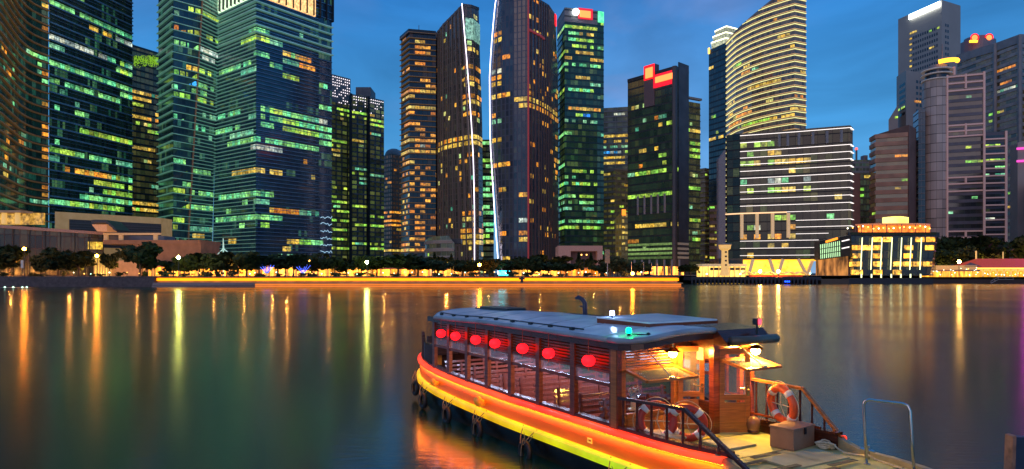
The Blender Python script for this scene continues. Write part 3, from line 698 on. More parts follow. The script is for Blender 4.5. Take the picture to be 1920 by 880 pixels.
p_ = empty('podium_hall', (wx(1087, 300), 300, 3), label='pink walled hall with a big recessed entrance below the green office tower', cat='hall')
mb = MB(); x0, x1, x2, x3 = wx(1047, 300), wx(1070, 300), wx(1120, 300), wx(1130, 300); zt = wz(461, 300)
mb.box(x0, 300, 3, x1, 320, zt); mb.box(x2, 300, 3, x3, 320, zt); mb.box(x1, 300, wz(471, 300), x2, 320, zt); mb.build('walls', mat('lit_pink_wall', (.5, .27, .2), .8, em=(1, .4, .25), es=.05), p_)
mb = MB(); mb.box(x1, 306, 3, x2, 319, wz(471, 300)); mb.build('recess_wall', stone_brown, p_)

# ---- 13 group in the gap
f13 = nfac('grey_glass', (.07, .09, .11), (.16, .16, .18), 4.4, 4.0, bandfrac=.3, c1=(.5, .7, .7), c2=(.9, .8, .2), s=.25, prob=.4, rowp=.5)
t = Tower('grey_tower', 'grey glass office tower with yellow lit floors in the gap beside the red sign tower', [(1130, 565), (1179, 560)], 203, f13, 4.4, 3.2)
t.bands('floor_edges', stone_grey, .6, .5); t.mullions('piers', stone_grey, 9, .4, .7); t.bf = .32
for a in ((1132, 1177, 251, YW, 1), (1132, 1177, 258, GY, .8), (1132, 1177, 267, YW, .7), (1132, 1160, 284, [WH, BL], .5), (1132, 1177, 288, GY, .6), (1132, 1177, 297, YW, .9), (1132, 1177, 305, YW, .8), (1150, 1170, 219, WH, .6), (1132, 1177, 275, G2, .4)): t.lit(*a[:3], a[3], a[4])
t.done()
f13b = nfac('tan_masonry', (.04, .035, .03), (.33, .24, .15), 3.9, 4.0, bandfrac=.52, mull=.25, c1=(1, .8, .2), c2=(.8, .9, .2), s=.35, prob=.3, rowp=.8)
t = Tower('tan_apartment_block', 'tan apartment block with dark window strips below the grey glass tower', [(1130, 505), (1152, 498), (1179, 505)], (1, 316), f13b, 3.9, 4.0)
t.bands('balconies', stone_beige, 1.3, .9, i0=0, i1=1); t.cap('parapet', stone_beige, 1)
t.bf = .4; t.scatter(.25, [GY, YW, GY], run=2); t.done()
f13c = nfac('gold_lit_masonry', (.2, .14, .03), (.42, .33, .12), 3.4, 2.6, bandfrac=.4, mull=.35, c1=(1, .8, .15), c2=(1, .6, .1), s=.8, prob=.7, rowp=1)
t = Tower('gold_lit_block', 'small block washed in yellow floodlight with small square windows', [(1154, 430), (1166, 425), (1179, 428)], [410, 396, 398], f13c, 3.4, 2.6)
mb = MB(); mb.box(wx(1158, 424), 421, 3.2, wx(1178, 424), 423.5, 4.5); mb.build('plinth', stone_beige, t.root)
t.wall.data.materials[0].node_tree.nodes['Principled BSDF'].inputs['Emission Strength']
t.bf = .4; t.scatter(.35, [YW, OR], run=2); t.panel('red_sign', 1167, 1173, 393, 404, glow('amber_red', (1, .25, .02), 1.5), .6, .5); t.done()

# ---- 14 black tower with red signs
f14 = nfac('black_glass', (.014, .03, .026), (.018, .022, .022), 4.1, 2.6, bandfrac=.22, mull=.06, c1=(.35, .6, .25), c2=(.7, .8, .2), s=.12, prob=.3, rowp=.35, dim=.008)
t = Tower('black_tower', 'black office tower with a red square emblem and a long red sign at its top', [(1177, 386), (1265, 361), (1291, 370)], (1, 125), f14, 4.1, 2.7)
t.bf = .25; t.cap('parapet', dark_panel, 1.5)
t.panel('emblem_tower', 1208, 1227, 122, 200, mat('sign_pylon', (.14, .09, .09), .6), .5, 4)
t.panel('emblem_backing', 1208, 1227, 122, 149, red_sign, .9, .5, .2); t.panel('emblem', 1211, 1224, 127, 146, hot_sign, 1.4, .5, .3)
t.panel('sign_backing', 1225, 1264, 136, 161, mat('red_glow_board', (.4, .01, .02), .6, em=(1, .01, .03), es=.9), .5, .4)
i, tt, z0 = t.hit(1229, 152); O = t.offs(z0, 1.1); a = O[i].lerp(O[i + 1], tt); i, tt, z1 = t.hit(1261, 142.5); b = O[i].lerp(O[i + 1], tt)
mb = MB(); mb.beam((a.x, a.y, z0), (b.x, b.y, z0), .7, 3.2); o = mb.build('sign', hot_sign, t.root); md = o.modifiers.new('b', 'BEVEL'); md.width = .5; md.segments = 3
t.edge('corner_column', mat('dark_grey_pier', (.06, .06, .065), .5), 1, 3.0, .2)
mb = MB(); O = t.offs(50, .4)
a = O[1].lerp(O[2], .25); b = O[1].lerp(O[2], .98)
mb.hexa([(a.x, a.y, 3), (b.x, b.y, 3), (b.x, b.y + 1, 3), (a.x, a.y + 1, 3)], [(a.x, a.y, t.zt[1] + 3), (b.x, b.y, t.zt[1] + 3), (b.x, b.y + 1, t.zt[1] + 3), (a.x, a.y + 1, t.zt[1] + 3)]); mb.build('end_wall', mat('grey_end_wall', (.075, .075, .085), .6, scale=.2), t.root)
for a in ((1184, 1192, 200, YW, 1), (1196, 1208, 197, MX, .6), (1202, 1212, 277, YW, .9), (1222, 1234, 275, YW, .7), (1228, 1240, 214, [G2, OR], 1), (1236, 1250, 220, [OR, G2], .9), (1254, 1262, 230, GY, 1), (1234, 1240, 236, YW, .8), (1192, 1230, 322, GY, .9), (1178, 1195, 324, G2, .8), (1230, 1250, 318, GY, .7), (1236, 1246, 292, GY, .8), (1236, 1246, 305, GY, .8), (1195, 1250, 366, GY, .85), (1178, 1194, 372, GY, .9), (1195, 1264, 424, YW, .92), (1266, 1290, 421, YW, .92), (1250, 1290, 362, [GY, G2], .7), (1180, 1194, 450, OR, .9), (1198, 1206, 311, OR, 1)): t.lit(*a[:3], a[3], a[4])
mb = MB(); O = t.offs(40, .25)
for k in range(5):
    mb = MB(); i, tt, z = t.hit(1196 + k * 12.5, 385); p = O[i].lerp(O[i + 1], tt); mb.box(p.x - .5, p.y - .6, wz(402, 375), p.x + .5, p.y + .3, wz(366, 372))
    mb.build('terrace_column', stone_grey, t.root)
for z, nm in ((wz(486, 375), 0), (wz(478, 375), 1), (wz(470, 375), 2), (wz(461, 375), 3)):
    mb = MB(); t.band(mb, z, z + 1.2, .5, 0, 0, 1, .02, .97); mb.build('lit_parking_deck', winmat('deck_lime_%d' % nm, (.35, .6, .14), (.45, .7, .2), .55, .5, 1.2), t.root)
    mb = MB(); t.band(mb, z, z + 1.2, .5, 0, 1, 2, .05, .97); mb.build('parking_deck', mat('deck_pale_%d' % nm, (.42, .38, .33), .7, em=(1, .7, .4), es=.06), t.root)
t.scatter(.07, [G2, GY, MX, G2], run=2); t.done()
f14b = nfac('dark_lime_glass', (.02, .03, .025), (.04, .045, .04), 4.0, 2.6, c1=(.5, .8, .2), c2=(.9, .8, .3), s=.35, prob=.4, rowp=.6)
t = Tower('narrow_tower', 'narrow dark tower with a roof canopy and a brighter green edge behind the black tower', [(1288, 430), (1313, 436)], 190, f14b, 4.0, 2.4)
t.cap('roof_canopy', stone_grey, 1, 1.5, 2.5); t.bands('floor_edges', dark_panel, .5, .4); t.bf = .25
for a in ((1295, 1312, 283, GY), (1295, 1313, 290, GY), (1290, 1312, 352, GY), (1295, 1312, 409, GY), (1297, 1312, 452, GY), (1293, 1312, 245, YW), (1297, 1310, 268, GY)): t.lit(*a[:3], a[3], .9)
t.scatter(.25, [MX, G2, GY], run=2); t.done()
t = Tower('beige_block', 'pale block with many thin floors behind the narrow dark tower', [(1310, 520), (1322, 515), (1334, 520)], 317, f13b, 3.6, 3)
t.bands('balconies', stone_beige, 1.2, .8); t.bf = .4; t.scatter(.2, [YW, GY], run=2); t.done()

# ---- 16 dark tower with lit crown
f16 = nfac('navy_black_glass', (.010, .022, .04), (.012, .02, .03), 4.0, 2.6, c1=(.4, .7, .3), c2=(.9, .8, .3), s=.1, prob=.2, rowp=.2, dim=.004)
t = Tower('crowned_tower', 'dark blue tower topped by a stepped crown of bright light lines', [(1329, 505), (1361, 488), (1396, 500)], (1, 80), f16, 4.0, 2.6)
zc = t.zt[0]
for k, (a, b, c) in enumerate(((1334, 1361, 1394), (1337, 1361, 1393), (1341, 1362, 1391))):
    Y = 492; mb = MB(); P = [(wx(a, Y + 8), Y + 8), (wx(b, Y - 2), Y - 2), (wx(c, Y + 6), Y + 6), (wx(c - 3, Y + 22), Y + 22), (wx(a + 3, Y + 22), Y + 22)]
    mb.prism(P, zc + k * 4.2, zc + k * 4.2 + 3.4); mb.build('crown_step', winmat('crown_glow_%d' % k, (1, .95, .6), (.8, .9, .6), .8), t.root)
    mb = MB(); P = [Vector((*p, zc + k * 4.2 + 3.8)) for p in P]; mb.tube(P, .42, 6, closed=True); mb.build('crown_light', crown_led, t.root)
t.panel('edge_lamp', 1328, 1331, 90, 101, glow('edge_amber', (1, .6, .1), 2), .8, .8)
t.bf = .25
for a in ((1332, 1350, 124, YW, .4), (1336, 1352, 213, GY, .8), (1331, 1356, 262, YW, .7), (1331, 1345, 255, GY, .5)): t.lit(*a[:3], a[3], a[4])
t.scatter(.03, [YW, GY], run=3, z0=80); t.done()
f16b = nfac('red_brown_strips', (.02, .02, .02), (.30, .11, .09), 4.0, 3.0, bandfrac=.55, mull=.02, c1=(1, .7, .2), c2=(1, .5, .2), s=.3, prob=.3, rowp=.6)
t = Tower('striped_block', 'red brown block with dark ribbon windows and a few lit floors below the crowned tower', [(1330, 440), (1360, 440)], 385, f16b, 4.0, 3.0)
t.bands('ribbon_walls', stone_brown, 2.0, .5, at=.0); t.bf = .52
for py in (386, 422, 440, 448, 455, 467, 481): t.lit(1333, 1352, py, [YW, GY], .85)
t.done()

# ---- 17 curved tower with rings of light
f17 = nfac('mauve_glass', (.06, .06, .085), (.20, .17, .14), 3.75, 2.0, bandfrac=.25, mull=.2, c1=(1, .6, .3), c2=(.8, .8, .4), s=.12, prob=.5, rowp=.4, dim=.025)
V = curve([(1362, 474), (1380, 455), (1410, 438), (1450, 424), (1490, 414)], 2) + [(1511, 418)]
tp = [interp(v[0], [1362, 1380, 1395, 1420, 1450, 1480, 1511], [80, 58, 44, 22, -2, -20, -30]) for v in V]
t = Tower('ringed_tower', 'tall sail shaped tower with every floor outlined by yellow light rings', V, tp, f17, 3.75, 2.4, rows=20)
t.bands('light_rings', gold_led, .26, .55, i0=0); t.bands('light_rings', gold_led2, .2, .5, at=.24)
t.bands('ledges', mat('tan_ledge', (.3, .24, .16), .7), .7, .35, at=.05); t.cap('parapet', stone_grey, 1.0)
t.bf = .36
for a in ((1376, 1390, 127, GY, 1), (1460, 1475, 66, YW, 1), (1392, 1404, 136, OR, .8), (1410, 1428, 130, [G1, G2], .8), (1404, 1420, 168, YW, .8), (1420, 1460, 155, YW, .6), (1365, 1380, 195, YW, .6), (1380, 1420, 212, OR, .8), (1366, 1376, 216, YW, .8), (1385, 1440, 228, GY, .7), (1430, 1490, 218, YW, .8), (1480, 1510, 210, YW, .8), (1488, 1506, 185, OR, .6), (1366, 1390, 232, OR, .9), (1390, 1400, 200, OR, .9)): t.lit(*a[:3], a[3], a[4])
t.scatter(.10, [MX, YW, OR, WH], run=4); t.done()
# ---- 18 black hotel block with white light lines
f18 = nfac('black_mirror_glass', (.012, .011, .011), (.012, .011, .011), 4.2, 3.0, bandfrac=.12, mull=.05, ior=1.42, c1=(.5, .8, .25), c2=(1, .8, .3), s=.22, prob=.4, rowp=.3, dim=.008)
V = [(1362, 322), (1388, 318), (1492, 309), (1594, 300), (1599, 305)]
t = Tower('lined_block', 'wide black block striped with white light lines and standing on lit slanting legs', V, (3, 235), f18, 4.2, 3.0, base=wz(487, 318), back=35)
def zrow(py): return wz(py, 300)     # rows read at the right-hand corner
mb = MB(); ys = [240, 285.5 - 14.5 * 0]
rows_right = [240, 271.5, 284.5, 298, 311, 325, 339, 352, 366, 380, 394]
for py in rows_right: t.band(mb, zrow(py), zrow(py) + .16, .5, 0, 1, 4)
t.band(mb, wz(269, 318), wz(269, 318) + .2, .5, 0, 1, 2, 0, .56)
for py in (411, 424): t.band(mb, zrow(py), zrow(py) + .16, .5, 0, 2, 4)
z = zrow(437); t.band(mb, z, z + .16, .5, 0, 2, 3, 0, .6)
for py in (453, 466.5, 480): z = wz(py, 318); t.band(mb, z, z + .16, .5, 0, 1, 3, 0, .42)
mb.build('light_lines', white_led, t.root)
mb = MB()
for k in range(24): z = 14 + k * 2.9; t.band(mb, z, z + .12, .25, 0, 0, 1)
mb.build('end_louvres', dark_panel, t.root)
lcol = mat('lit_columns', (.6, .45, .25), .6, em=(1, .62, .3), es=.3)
# roof terrace with posts, and the open sky terrace with columns
mb = MB(); O = t.offs(60, .05)
z0, z1 = zrow(266), zrow(243)
for k in range(6):
    mb = MB(); p = O[1].lerp(O[2], min(1, .70 + k * .15)) if k < 2 else O[2].lerp(O[3], (k - 2) * .26 + .05); mb.box(p.x - .5, p.y - .9, z0, p.x + .5, p.y - .1, z1)
    mb.build('terrace_column', stone_grey, t.root)
mb = MB(); O = t.offs(30, .05)
for k in range(4):
    mb = MB(); p = O[1].lerp(O[2], .02 + k * .28); mb.box(p.x - .6, p.y - 1.2, wz(447, 316), p.x + .6, p.y - .1, wz(402, 316))
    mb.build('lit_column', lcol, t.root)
z = wz(402, 318); mb = MB(); t.band(mb, z, z + .5, 1.4, 0, 0, 2, 0, .84); mb.build('terrace_soffit', glow('soffit_amber', (1, .6, .3), 1.0), t.root)
mb = MB(); O = t.offs(40, 1.2); p = O[0]; mb.hexa([(p.x - 3.2, p.y, 8), (p.x, p.y, 8), (p.x, p.y + 3, 8), (p.x - 3.2, p.y + 3, 8)], [(p.x - 3.2, p.y, wz(298, 320)), (p.x, p.y, wz(280, 320)), (p.x, p.y + 3, wz(280, 320)), (p.x - 3.2, p.y + 3, wz(298, 320))]); mb.build('end_blade', mat('pale_grey_blade', (.22, .2, .21), .6), t.root)
t.bf = .2
for a in ((1390, 1445, 256, GY, .8), (1390, 1445, 272, GY, .8), (1442, 1468, 283, YW, .95), (1400, 1412, 286, GY, .7), (1390, 1510, 307, [GY, YW], .85), (1530, 1550, 305, WH, .5), (1480, 1500, 320, YW, .4), (1442, 1465, 334, WH, .9), (1500, 1515, 332, WH, .8), (1390, 1480, 345, G1, .35), (1490, 1580, 347, [GY, G1], .35), (1442, 1460, 363, GY, .8), (1470, 1488, 361, YW, 1), (1390, 1410, 363, GY, .3), (1575, 1590, 360, YW, .4), (1552, 1566, 400, G1, .9), (1418, 1424, 418, WH, 1), (1460, 1488, 416, GY, .8), (1478, 1490, 430, OR, .9), (1405, 1412, 418, GY, .9), (1402, 1416, 471, YW, 1), (1440, 1446, 458, YW, .8), (1465, 1475, 456, YW, .7), (1390, 1490, 441, [YW, OR], .7), (1405, 1425, 432, G2, .4)): t.lit(*a[:3], a[3], a[4])
t.scatter(.03, [GY, G2, YW], run=3); t.done()
# undercroft: lit soffit, back wall and slanting legs
u = t.root; zb = wz(487, 318)
mb = MB(); mb.box(wx(1395, 322), 322, 3, wx(1534, 314), 326, zb - .3); mb.build('lobby_wall', winmat('lobby_glow', (1, .40, .02), (1, .5, .05), 2.4, .6, 1.2, .4), u)
mb = MB(); mb.hexa([(wx(1390, 316), 316, zb - .6), (wx(1536, 305), 305, zb - .6), (wx(1536, 322), 322, zb - .6), (wx(1390, 322), 322, zb - .6)], [(wx(1390, 316), 316, zb - .1), (wx(1536, 305), 305, zb - .1), (wx(1536, 322), 322, zb - .1), (wx(1390, 322), 322, zb - .1)]); mb.build('lobby_soffit', glow('soffit_gold', (1, .42, .02), 1.6), u)
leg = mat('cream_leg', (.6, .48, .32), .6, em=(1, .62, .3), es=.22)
for a, b in ((1388, 1396), (1412, 1404), (1443, 1452), (1468, 1459), (1497, 1512), (1524, 1513), (1532, 1538)):
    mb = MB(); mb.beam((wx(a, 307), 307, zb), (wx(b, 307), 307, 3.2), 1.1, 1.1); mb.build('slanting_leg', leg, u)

# ---- customs style signal tower
sg = empty('signal_tower', (wx(1359, 256), 256, 3), label='short cream floodlit tower with a flared lantern top standing on the waterfront', cat='tower')
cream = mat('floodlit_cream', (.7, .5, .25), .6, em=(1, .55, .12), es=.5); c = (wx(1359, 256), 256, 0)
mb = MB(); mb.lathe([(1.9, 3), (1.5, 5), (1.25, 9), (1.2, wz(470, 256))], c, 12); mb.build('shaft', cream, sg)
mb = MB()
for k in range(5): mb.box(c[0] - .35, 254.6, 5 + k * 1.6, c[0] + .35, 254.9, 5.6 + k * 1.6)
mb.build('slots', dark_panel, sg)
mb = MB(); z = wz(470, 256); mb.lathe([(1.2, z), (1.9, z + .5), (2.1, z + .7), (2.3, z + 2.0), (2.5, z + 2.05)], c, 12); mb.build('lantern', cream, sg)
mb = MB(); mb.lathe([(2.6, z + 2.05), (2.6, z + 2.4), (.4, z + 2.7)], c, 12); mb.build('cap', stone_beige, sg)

# ---- 19 little group behind
f19 = nfac('pale_grey_block', (.08, .09, .1), (.26, .26, .28), 4, 3, bandfrac=.4, mull=.2, s=.1, prob=.1)
t = Tower('grey_tower', 'distant pale grey block with a roof mast between the lined block and the brown tower', [(1597, 600), (1636, 600)], 300, f19, 4, 3)
mb = MB(); mb.box(wx(1620, 600), 600, t.zt[0], wx(1627, 600), 606, t.zt[0] + 4); mb.tube([(wx(1609, 600), 603, t.zt[0]), (wx(1609, 600), 603, t.zt[0] + 9)], .8, 6); mb.build('roof_plant', stone_grey, t.root)
mb = MB(); mb.ball((wx(1609, 600), 603, t.zt[0] + 10), 1.2); mb.build('mast_lamp', glow('mast_red', (1, .1, .08), 2), t.root)
t = Tower('brown_slab', 'plain brown wall slab behind the end of the lined block', [(1590, 420), (1613, 420)], 325, mat('plain_brown', (.24, .12, .10), .7, scale=.1), 4, 3)
t = Tower('grey_tower', 'low grey glass tower with fine grid beside the brown striped tower', [(1612, 440), (1636, 440)], 325, nfac('grid_grey_glass', (.07, .10, .12), (.20, .22, .23), 4, 2, bandfrac=.25, mull=.2, s=.2, prob=.2, c1=(.5, .8, .5)), 4, 3)
t.bands('floor_edges', stone_grey, .4, .4); t.lit(1618, 1634, 333, YW, .8); t.lit(1613, 1616, 357, GY, 1); t.lit(1613, 1616, 370, GY, 1); t.done()

# ---- 20 brown striped tower
f20 = nfac('brown_ribbon', (.02, .02, .025), (.30, .16, .12), 4.6, 8.0, bandfrac=.5, mull=.0, s=.15, prob=.15, c1=(1, .6, .2))
t = Tower('brown_tower', 'brown office tower with dark ribbon windows and a plain brown end wall', [(1632, 408), (1642, 398), (1702, 392)], (2, 248), f20, 4.6, 3.2)
t.bands('ribbon_walls', mat('ribbon_brown', (.42, .20, .12), .7, scale=.2), 2.4, .7); mb = MB(); t.band(mb, t.zt[0] - 6.5, t.zt[0] + .4, .9); mb.build('top_wall', mat('top_brown', (.44, .21, .12), .7, scale=.2), t.root)
mb = MB(); mb.hexa([(wx(1702, 392) + .1, 391, 3), (wx(1718, 402), 402, 3), (wx(1718, 402) - 4, 420, 3), (wx(1702, 392) - 4, 420, 3)], [(wx(1702, 392) + .1, 391, t.zt[0] + 4), (wx(1718, 402), 402, t.zt[0] + 4), (wx(1718, 402) - 4, 420, t.zt[0] + 4), (wx(1702, 392) - 4, 420, t.zt[0] + 4)])
mb.build('end_wall', mat('end_brown', (.25, .13, .10), .7, scale=.1), t.root)
t.bf = .55
for a in ((1684, 1694, 300, OR, 1), (1676, 1684, 352, YW, .8), (1696, 1702, 344, GY, .8), (1680, 1692, 356, YW, .6), (1636, 1640, 408, GY, 1)): t.lit(*a[:3], a[3], a[4])
t.done()

# ---- 21 tall grey tower with white roof sign
f21 = nfac('grey_punched', (.03, .035, .045), (.24, .235, .26), 4.6, 2.4, bandfrac=.5, mull=.35, s=.08, prob=.1, c1=(1, .8, .3), dim=.0)
fpl = mat('grey_plain', (.34, .285, .25), .7, scale=.05, var=.1)
t = Tower('tall_grey_tower', 'tallest grey tower with a white light bar sign and lit roof edge', [(1684, 590), (1766, 548), (1801, 560)], (1, 0), fpl, 4.6, 2.4)
mb = MB(); O = t.offs(120, .15); 
def strip(t, i, a, b, z0, z1, m, name, nx, d=.15, wf=.6, hf=.5, fh=4.6):
    mb = MB()
    for r in range(int((z1 - z0) / fh)):
        O = t.offs(z0 + r * fh, d)
        for k in range(nx):
            u0 = a + (b - a) * (k + .5 - wf / 2) / nx; u1 = a + (b - a) * (k + .5 + wf / 2) / nx
            p = O[i].lerp(O[i + 1], u0); q = O[i].lerp(O[i + 1], u1); z = z0 + r * fh
            mb.face([(p.x, p.y, z), (q.x, q.y, z), (q.x, q.y, z + fh * hf), (p.x, p.y, z + fh * hf)])
    return tag(mb.build(name, m, t.root), kind='stuff')
dkw = mat('dark_window_glass', (.03, .035, .05), .15, scale=.4)
strip(t, 0, .30, .92, wz(140, 565), wz(45, 560), dkw, 'windows', 12)
strip(t, 1, .15, .38, wz(140, 555), wz(35, 555), dkw, 'windows', 2)
mb = MB(); t.band(mb, t.zt[0] - .2, t.zt[0] + .9, .9, 0, 0, 1); mb.build('roof_light', crown_led, t.root)
i, tt, z0 = t.hit(1706, 35); O = t.offs(z0, 1.6); a = O[0].lerp(O[1], tt); i, tt, _ = t.hit(1762, 12); b = O[0].lerp(O[1], tt)
mb = MB(); mb.beam((a.x, a.y, z0 + .6), (b.x, b.y, z0 + .6), 1, 4.4); o = mb.build('sign', white_sign, t.root); md = o.modifiers.new('b', 'BEVEL'); md.width = .5; md.segments = 3
t.bf = .5
for k in range(10): t.lit(1706, 1709, 60 + k * 7.2, YW, 1)
t.lit(1712, 1717, 66, YW, 1); t.lit(1738, 1758, 60, GY, .7); t.lit(1744, 1748, 92, YW, 1); t.done(.35)
t = Tower('lower_grey_block', 'grey shoulder block with dark slots standing against the tallest grey tower', [(1681, 560), (1699, 542), (1742, 552)], (1, 132), fpl, 4.6, 2.4, back=16)
strip(t, 0, .3, .9, wz(218, 550), wz(152, 550), dkw, 'windows', 1, wf=.95); strip(t, 1, .4, .85, wz(210, 545), wz(140, 545), dkw, 'windows', 3)
t.bf = .5; t.lit(1717, 1726, 193, OR, 1); t.lit(1684, 1696, 203, GY, .8); t.done(.35)
t = Tower('sloped_block', 'small grey block with a sloping roof behind the brown striped tower', [(1666, 545), (1684, 540)], [225, 196], fpl, 4.6, 2.4, back=14)
t.bf = .5; t.lit(1668, 1682, 218, GY, .9); t.done(.35)

# ---- 22 round cornered tower group
t = Tower('glass_slab', 'narrow dark glass slab with vertical ribs beside the round tower', [(1712, 412), (1722, 400), (1735, 398)], (1, 206), nfac('slate_glass', (.05, .065, .08), (.14, .15, .17), 3.6, 2, bandfrac=.1, mull=.1, s=.0, prob=0, dim=0), 3.6, 2)
t.bands('floor_edges', stone_grey, .2, .3); t.done()
f22 = nfac('silver_panels', (.42, .32, .27), (.20, .16, .13), 5.4, 3.0, bandfrac=.05, mull=.05, s=0, prob=0, dim=0, rough=.45, ior=1.5)
rt = empty('round_tower', (wx(1757, 400), 400, 3), label='round silver panelled tower with ringed top and a glowing orange sign', cat='skyscraper')
c = Vector((wx(1757, 404), 404, 0)); r = 7.3; zt = wz(150, 400)
mb = MB(); N = 32
for k in range(N):
    a0 = 2 * math.pi * k / N; a1 = 2 * math.pi * (k + 1) / N
    p = [(c.x + r * math.cos(a), c.y + r * math.sin(a)) for a in (a0, a1)]
    mb.face([(*p[0], 3), (*p[1], 3), (*p[1], zt), (*p[0], zt)], 0, [(a0 * r, 0), (a1 * r, 0), (a1 * r, zt - 3), (a0 * r, zt - 3)])
mb.build('shaft', f22, rt, smooth=True)
mb = MB()
for k in range(21): mb.lathe([(r, 3 + k * 5.4), (r + .12, 3.05 + k * 5.4), (r + .12, 3.25 + k * 5.4), (r, 3.3 + k * 5.4)], c, 32)
mb.build('panel_joints', dark_panel, rt)
mb = MB(); mb.lathe([(r - 1, zt), (r - 1, zt + 6)], c, 32); mb.build('ringed_top', dkw, rt)
mb = MB()
for z in (zt + .2, zt + 3.4, zt + 6): mb.lathe([(r - 1, z), (r + .9, z), (r + .9, z + .5), (r - 1, z + .5)], c, 32)
mb.build('rings', white_trim, rt)
mb = MB()
for k in range(11):
    a = R(-140 + k * 10); mb.box(c.x + (r + .6) * math.cos(a) - .5, c.y + (r + .6) * math.sin(a) - .5, zt + 8, c.x + (r + .6) * math.cos(a) + 1.0, c.y + (r + .6) * math.sin(a) + .5, zt + 12.2)
pts = [c + Vector(((r + .2) * math.cos(R(a)), (r + .2) * math.sin(R(a)), zt + 10)) for a in range(-135, -19, 8)]
mb = MB(); mb.tube([p + Vector((3.0, 0, .1 * i)) for i, p in enumerate(pts)], 1.25, 8); mb.build('sign', amber_sign, rt)
mb = MB(); mb.lathe([(r * .7, zt + 6.5), (r * .7, zt + 9)], c, 20); mb.build('plant_room', stone_grey, rt)
mb = MB(); mb.tube([(c.x + 3, c.y, zt + 9), (c.x + 3, c.y, zt + 22)], .35, 6); mb.build('mast', stone_grey, rt)
rib = mat('lit_pink_frame', (.46, .31, .29), .6, em=(1, .55, .5), es=.10)
mb = MB(); mb.beam((c.x + 6.2, c.y - 5.9, 3), (c.x + 6.2, c.y - 5.9, zt + 7), 1, 1); mb.build('edge_rib', rib, rt)
f22b = nfac('dark_striped', (.02, .022, .032), (.07, .065, .085), 4.1, 2.8, bandfrac=.45, mull=.02, c1=(.5, .9, .3), c2=(1, .7, .3), s=.15, prob=.15, rowp=.3, dim=.003)
t = Tower('framed_tower', 'dark striped tower framed by a pink lit grid beside the round silver tower', [(1776, 397), (1845, 390)], (1, 135), f22b, 4.1, 2.8)
mb = MB()
for py in (139, 152, 166, 232, 243, 253, 331, 343, 357, 433, 445): z = wz(py, 390) ; t.band(mb, z - .4, z + .4, .9)
mb.build('frame_beams', rib, t.root); t.edge('frame_post', rib, 1, 1.2, .6); t.edge('frame_post', rib, 0, 1.0, .6)  # horizontal beams of the frame
t.bands('ribbon_walls', mat('dusk_panel', (.12, .105, .12), .6, scale=.2), 1.7, .3)
for py0, py1 in ((152, 139), (166, 152), (243, 232), (253, 243), (343, 331), (445, 433)):
    O = t.offs(40, .9); p = O[0].lerp(O[1], .5); mb = MB(); mb.box(p.x - .4, p.y - .4, wz(py0, 393), p.x + .4, p.y + .4, wz(py1, 393)); mb.build('frame_strut', rib, t.root)
t.bf = .5
for a in ((1810, 1820, 276, GY, .9), (1808, 1845, 305, GY, .95), (1800, 1836, 178, G2, .4), (1776, 1786, 180, G2, .5), (1810, 1835, 376, G1, .35), (1776, 1785, 395, G2, .5)): t.lit(*a[:3], a[3], a[4])
t.done()
t = Tower('framed_wing', 'lower wing of the framed tower with a ladder of pink beams and lime lit rooms', [(1845, 388), (1886, 385)], (1, 246), f22b, 4.1, 2.8, back=25)
mb = MB(); z = t.zt[0]
while z > 8: t.band(mb, z - .4, z + .3, .9); z -= 4.1
mb.build('frame_beams', rib, t.root); t.edge('frame_post', rib, 1, 1.2, .5); t.edge('frame_post', rib, 0, 1.2, .5)
t.bf = .4
for a in ((1846, 1868, 273, GY, 1), (1846, 1884, 300, GY, 1), (1868, 1882, 311, G1, 1), (1850, 1880, 330, G2, .4), (1846, 1860, 412, WH, .3)): t.lit(*a[:3], a[3], a[4])
t.done()

# ---- 23 stepped grey tower behind
f23 = nfac('grey_ribbon', (.02, .02, .028), (.20, .18, .17), 4.4, 4, bandfrac=.5, mull=.0, c1=(1, .7, .3), s=.1, prob=.1, rowp=.3)
t = Tower('stepped_tower', 'broad grey tower with dark ribbon windows, a blade wall and stepped roof', [(1795, 478), (1868, 446), (1912, 428), (1990, 450)], [104, 82, 66, 70], f23, 4.4, 3)
t.bands('ribbon_walls', mat('grey_ribbon_wall', (.32, .275, .25), .7, scale=.2), 2.0, .5)
t.edge('blade_wall', stone_grey, 1, 2.6, .8); t.cap('parapet', stone_grey, 5.0, .8); t.edge('corner_pier', stone_grey, 2, 2.6, .4)
t.bf = .5
for a in ((1872, 1892, 131, OR, .7), (1896, 1905, 126, OR, 1), (1880, 1898, 155, OR, .9), (1855, 1872, 178, WH, .8), (1874, 1906, 171, [WH, G2], .8), (1858, 1870, 211, GY, 1), (1858, 1868, 222, GY, 1), (1872, 1878, 210, YW, .9), (1888, 1896, 385, YW, 1), (1890, 1896, 370, GY, .8), (1888, 1896, 328, YW, .5)): t.lit(*a[:3], a[3], a[4])
t.done()
rs = empty('round_topped_tower', (wx(1832, 600), 600, 3), label='far round topped tower with glowing red disc signs behind the stepped tower', cat='skyscraper')
c = Vector((wx(1832, 612), 612, 0)); mb = MB(); mb.lathe([(14, 3), (14, wz(72, 600)), (10, wz(72, 600) + .1), (10, wz(64, 600))], c, 24); mb.build('shaft', nfac('far_mauve', (.1, .07, .08), (.2, .17, .19), 4.4, 4, s=.1), rs)
mb = MB()
for a, y in ((1827, 597), (1854, 600)): mb.tube([(wx(a, y), y, wz(71, y)), (wx(a, y), y - 1, wz(71, y))], 3.4, 16)
mb.build('disc_signs', red_sign, rs)
mb = MB()
for a, y in ((1827, 595.5), (1854, 598.5)): mb.tube([(wx(a, y), y, wz(71, y)), (wx(a, y), y - .8, wz(71, y))], 2.3, 16)
mb.build('disc_faces', hot_sign, rs)
mb = MB(); mb.box(wx(1818, 596), 595, wz(80, 596), wx(1832, 596), 596.5, wz(76, 596)); mb.build('light_bar', amber_sign, rs)

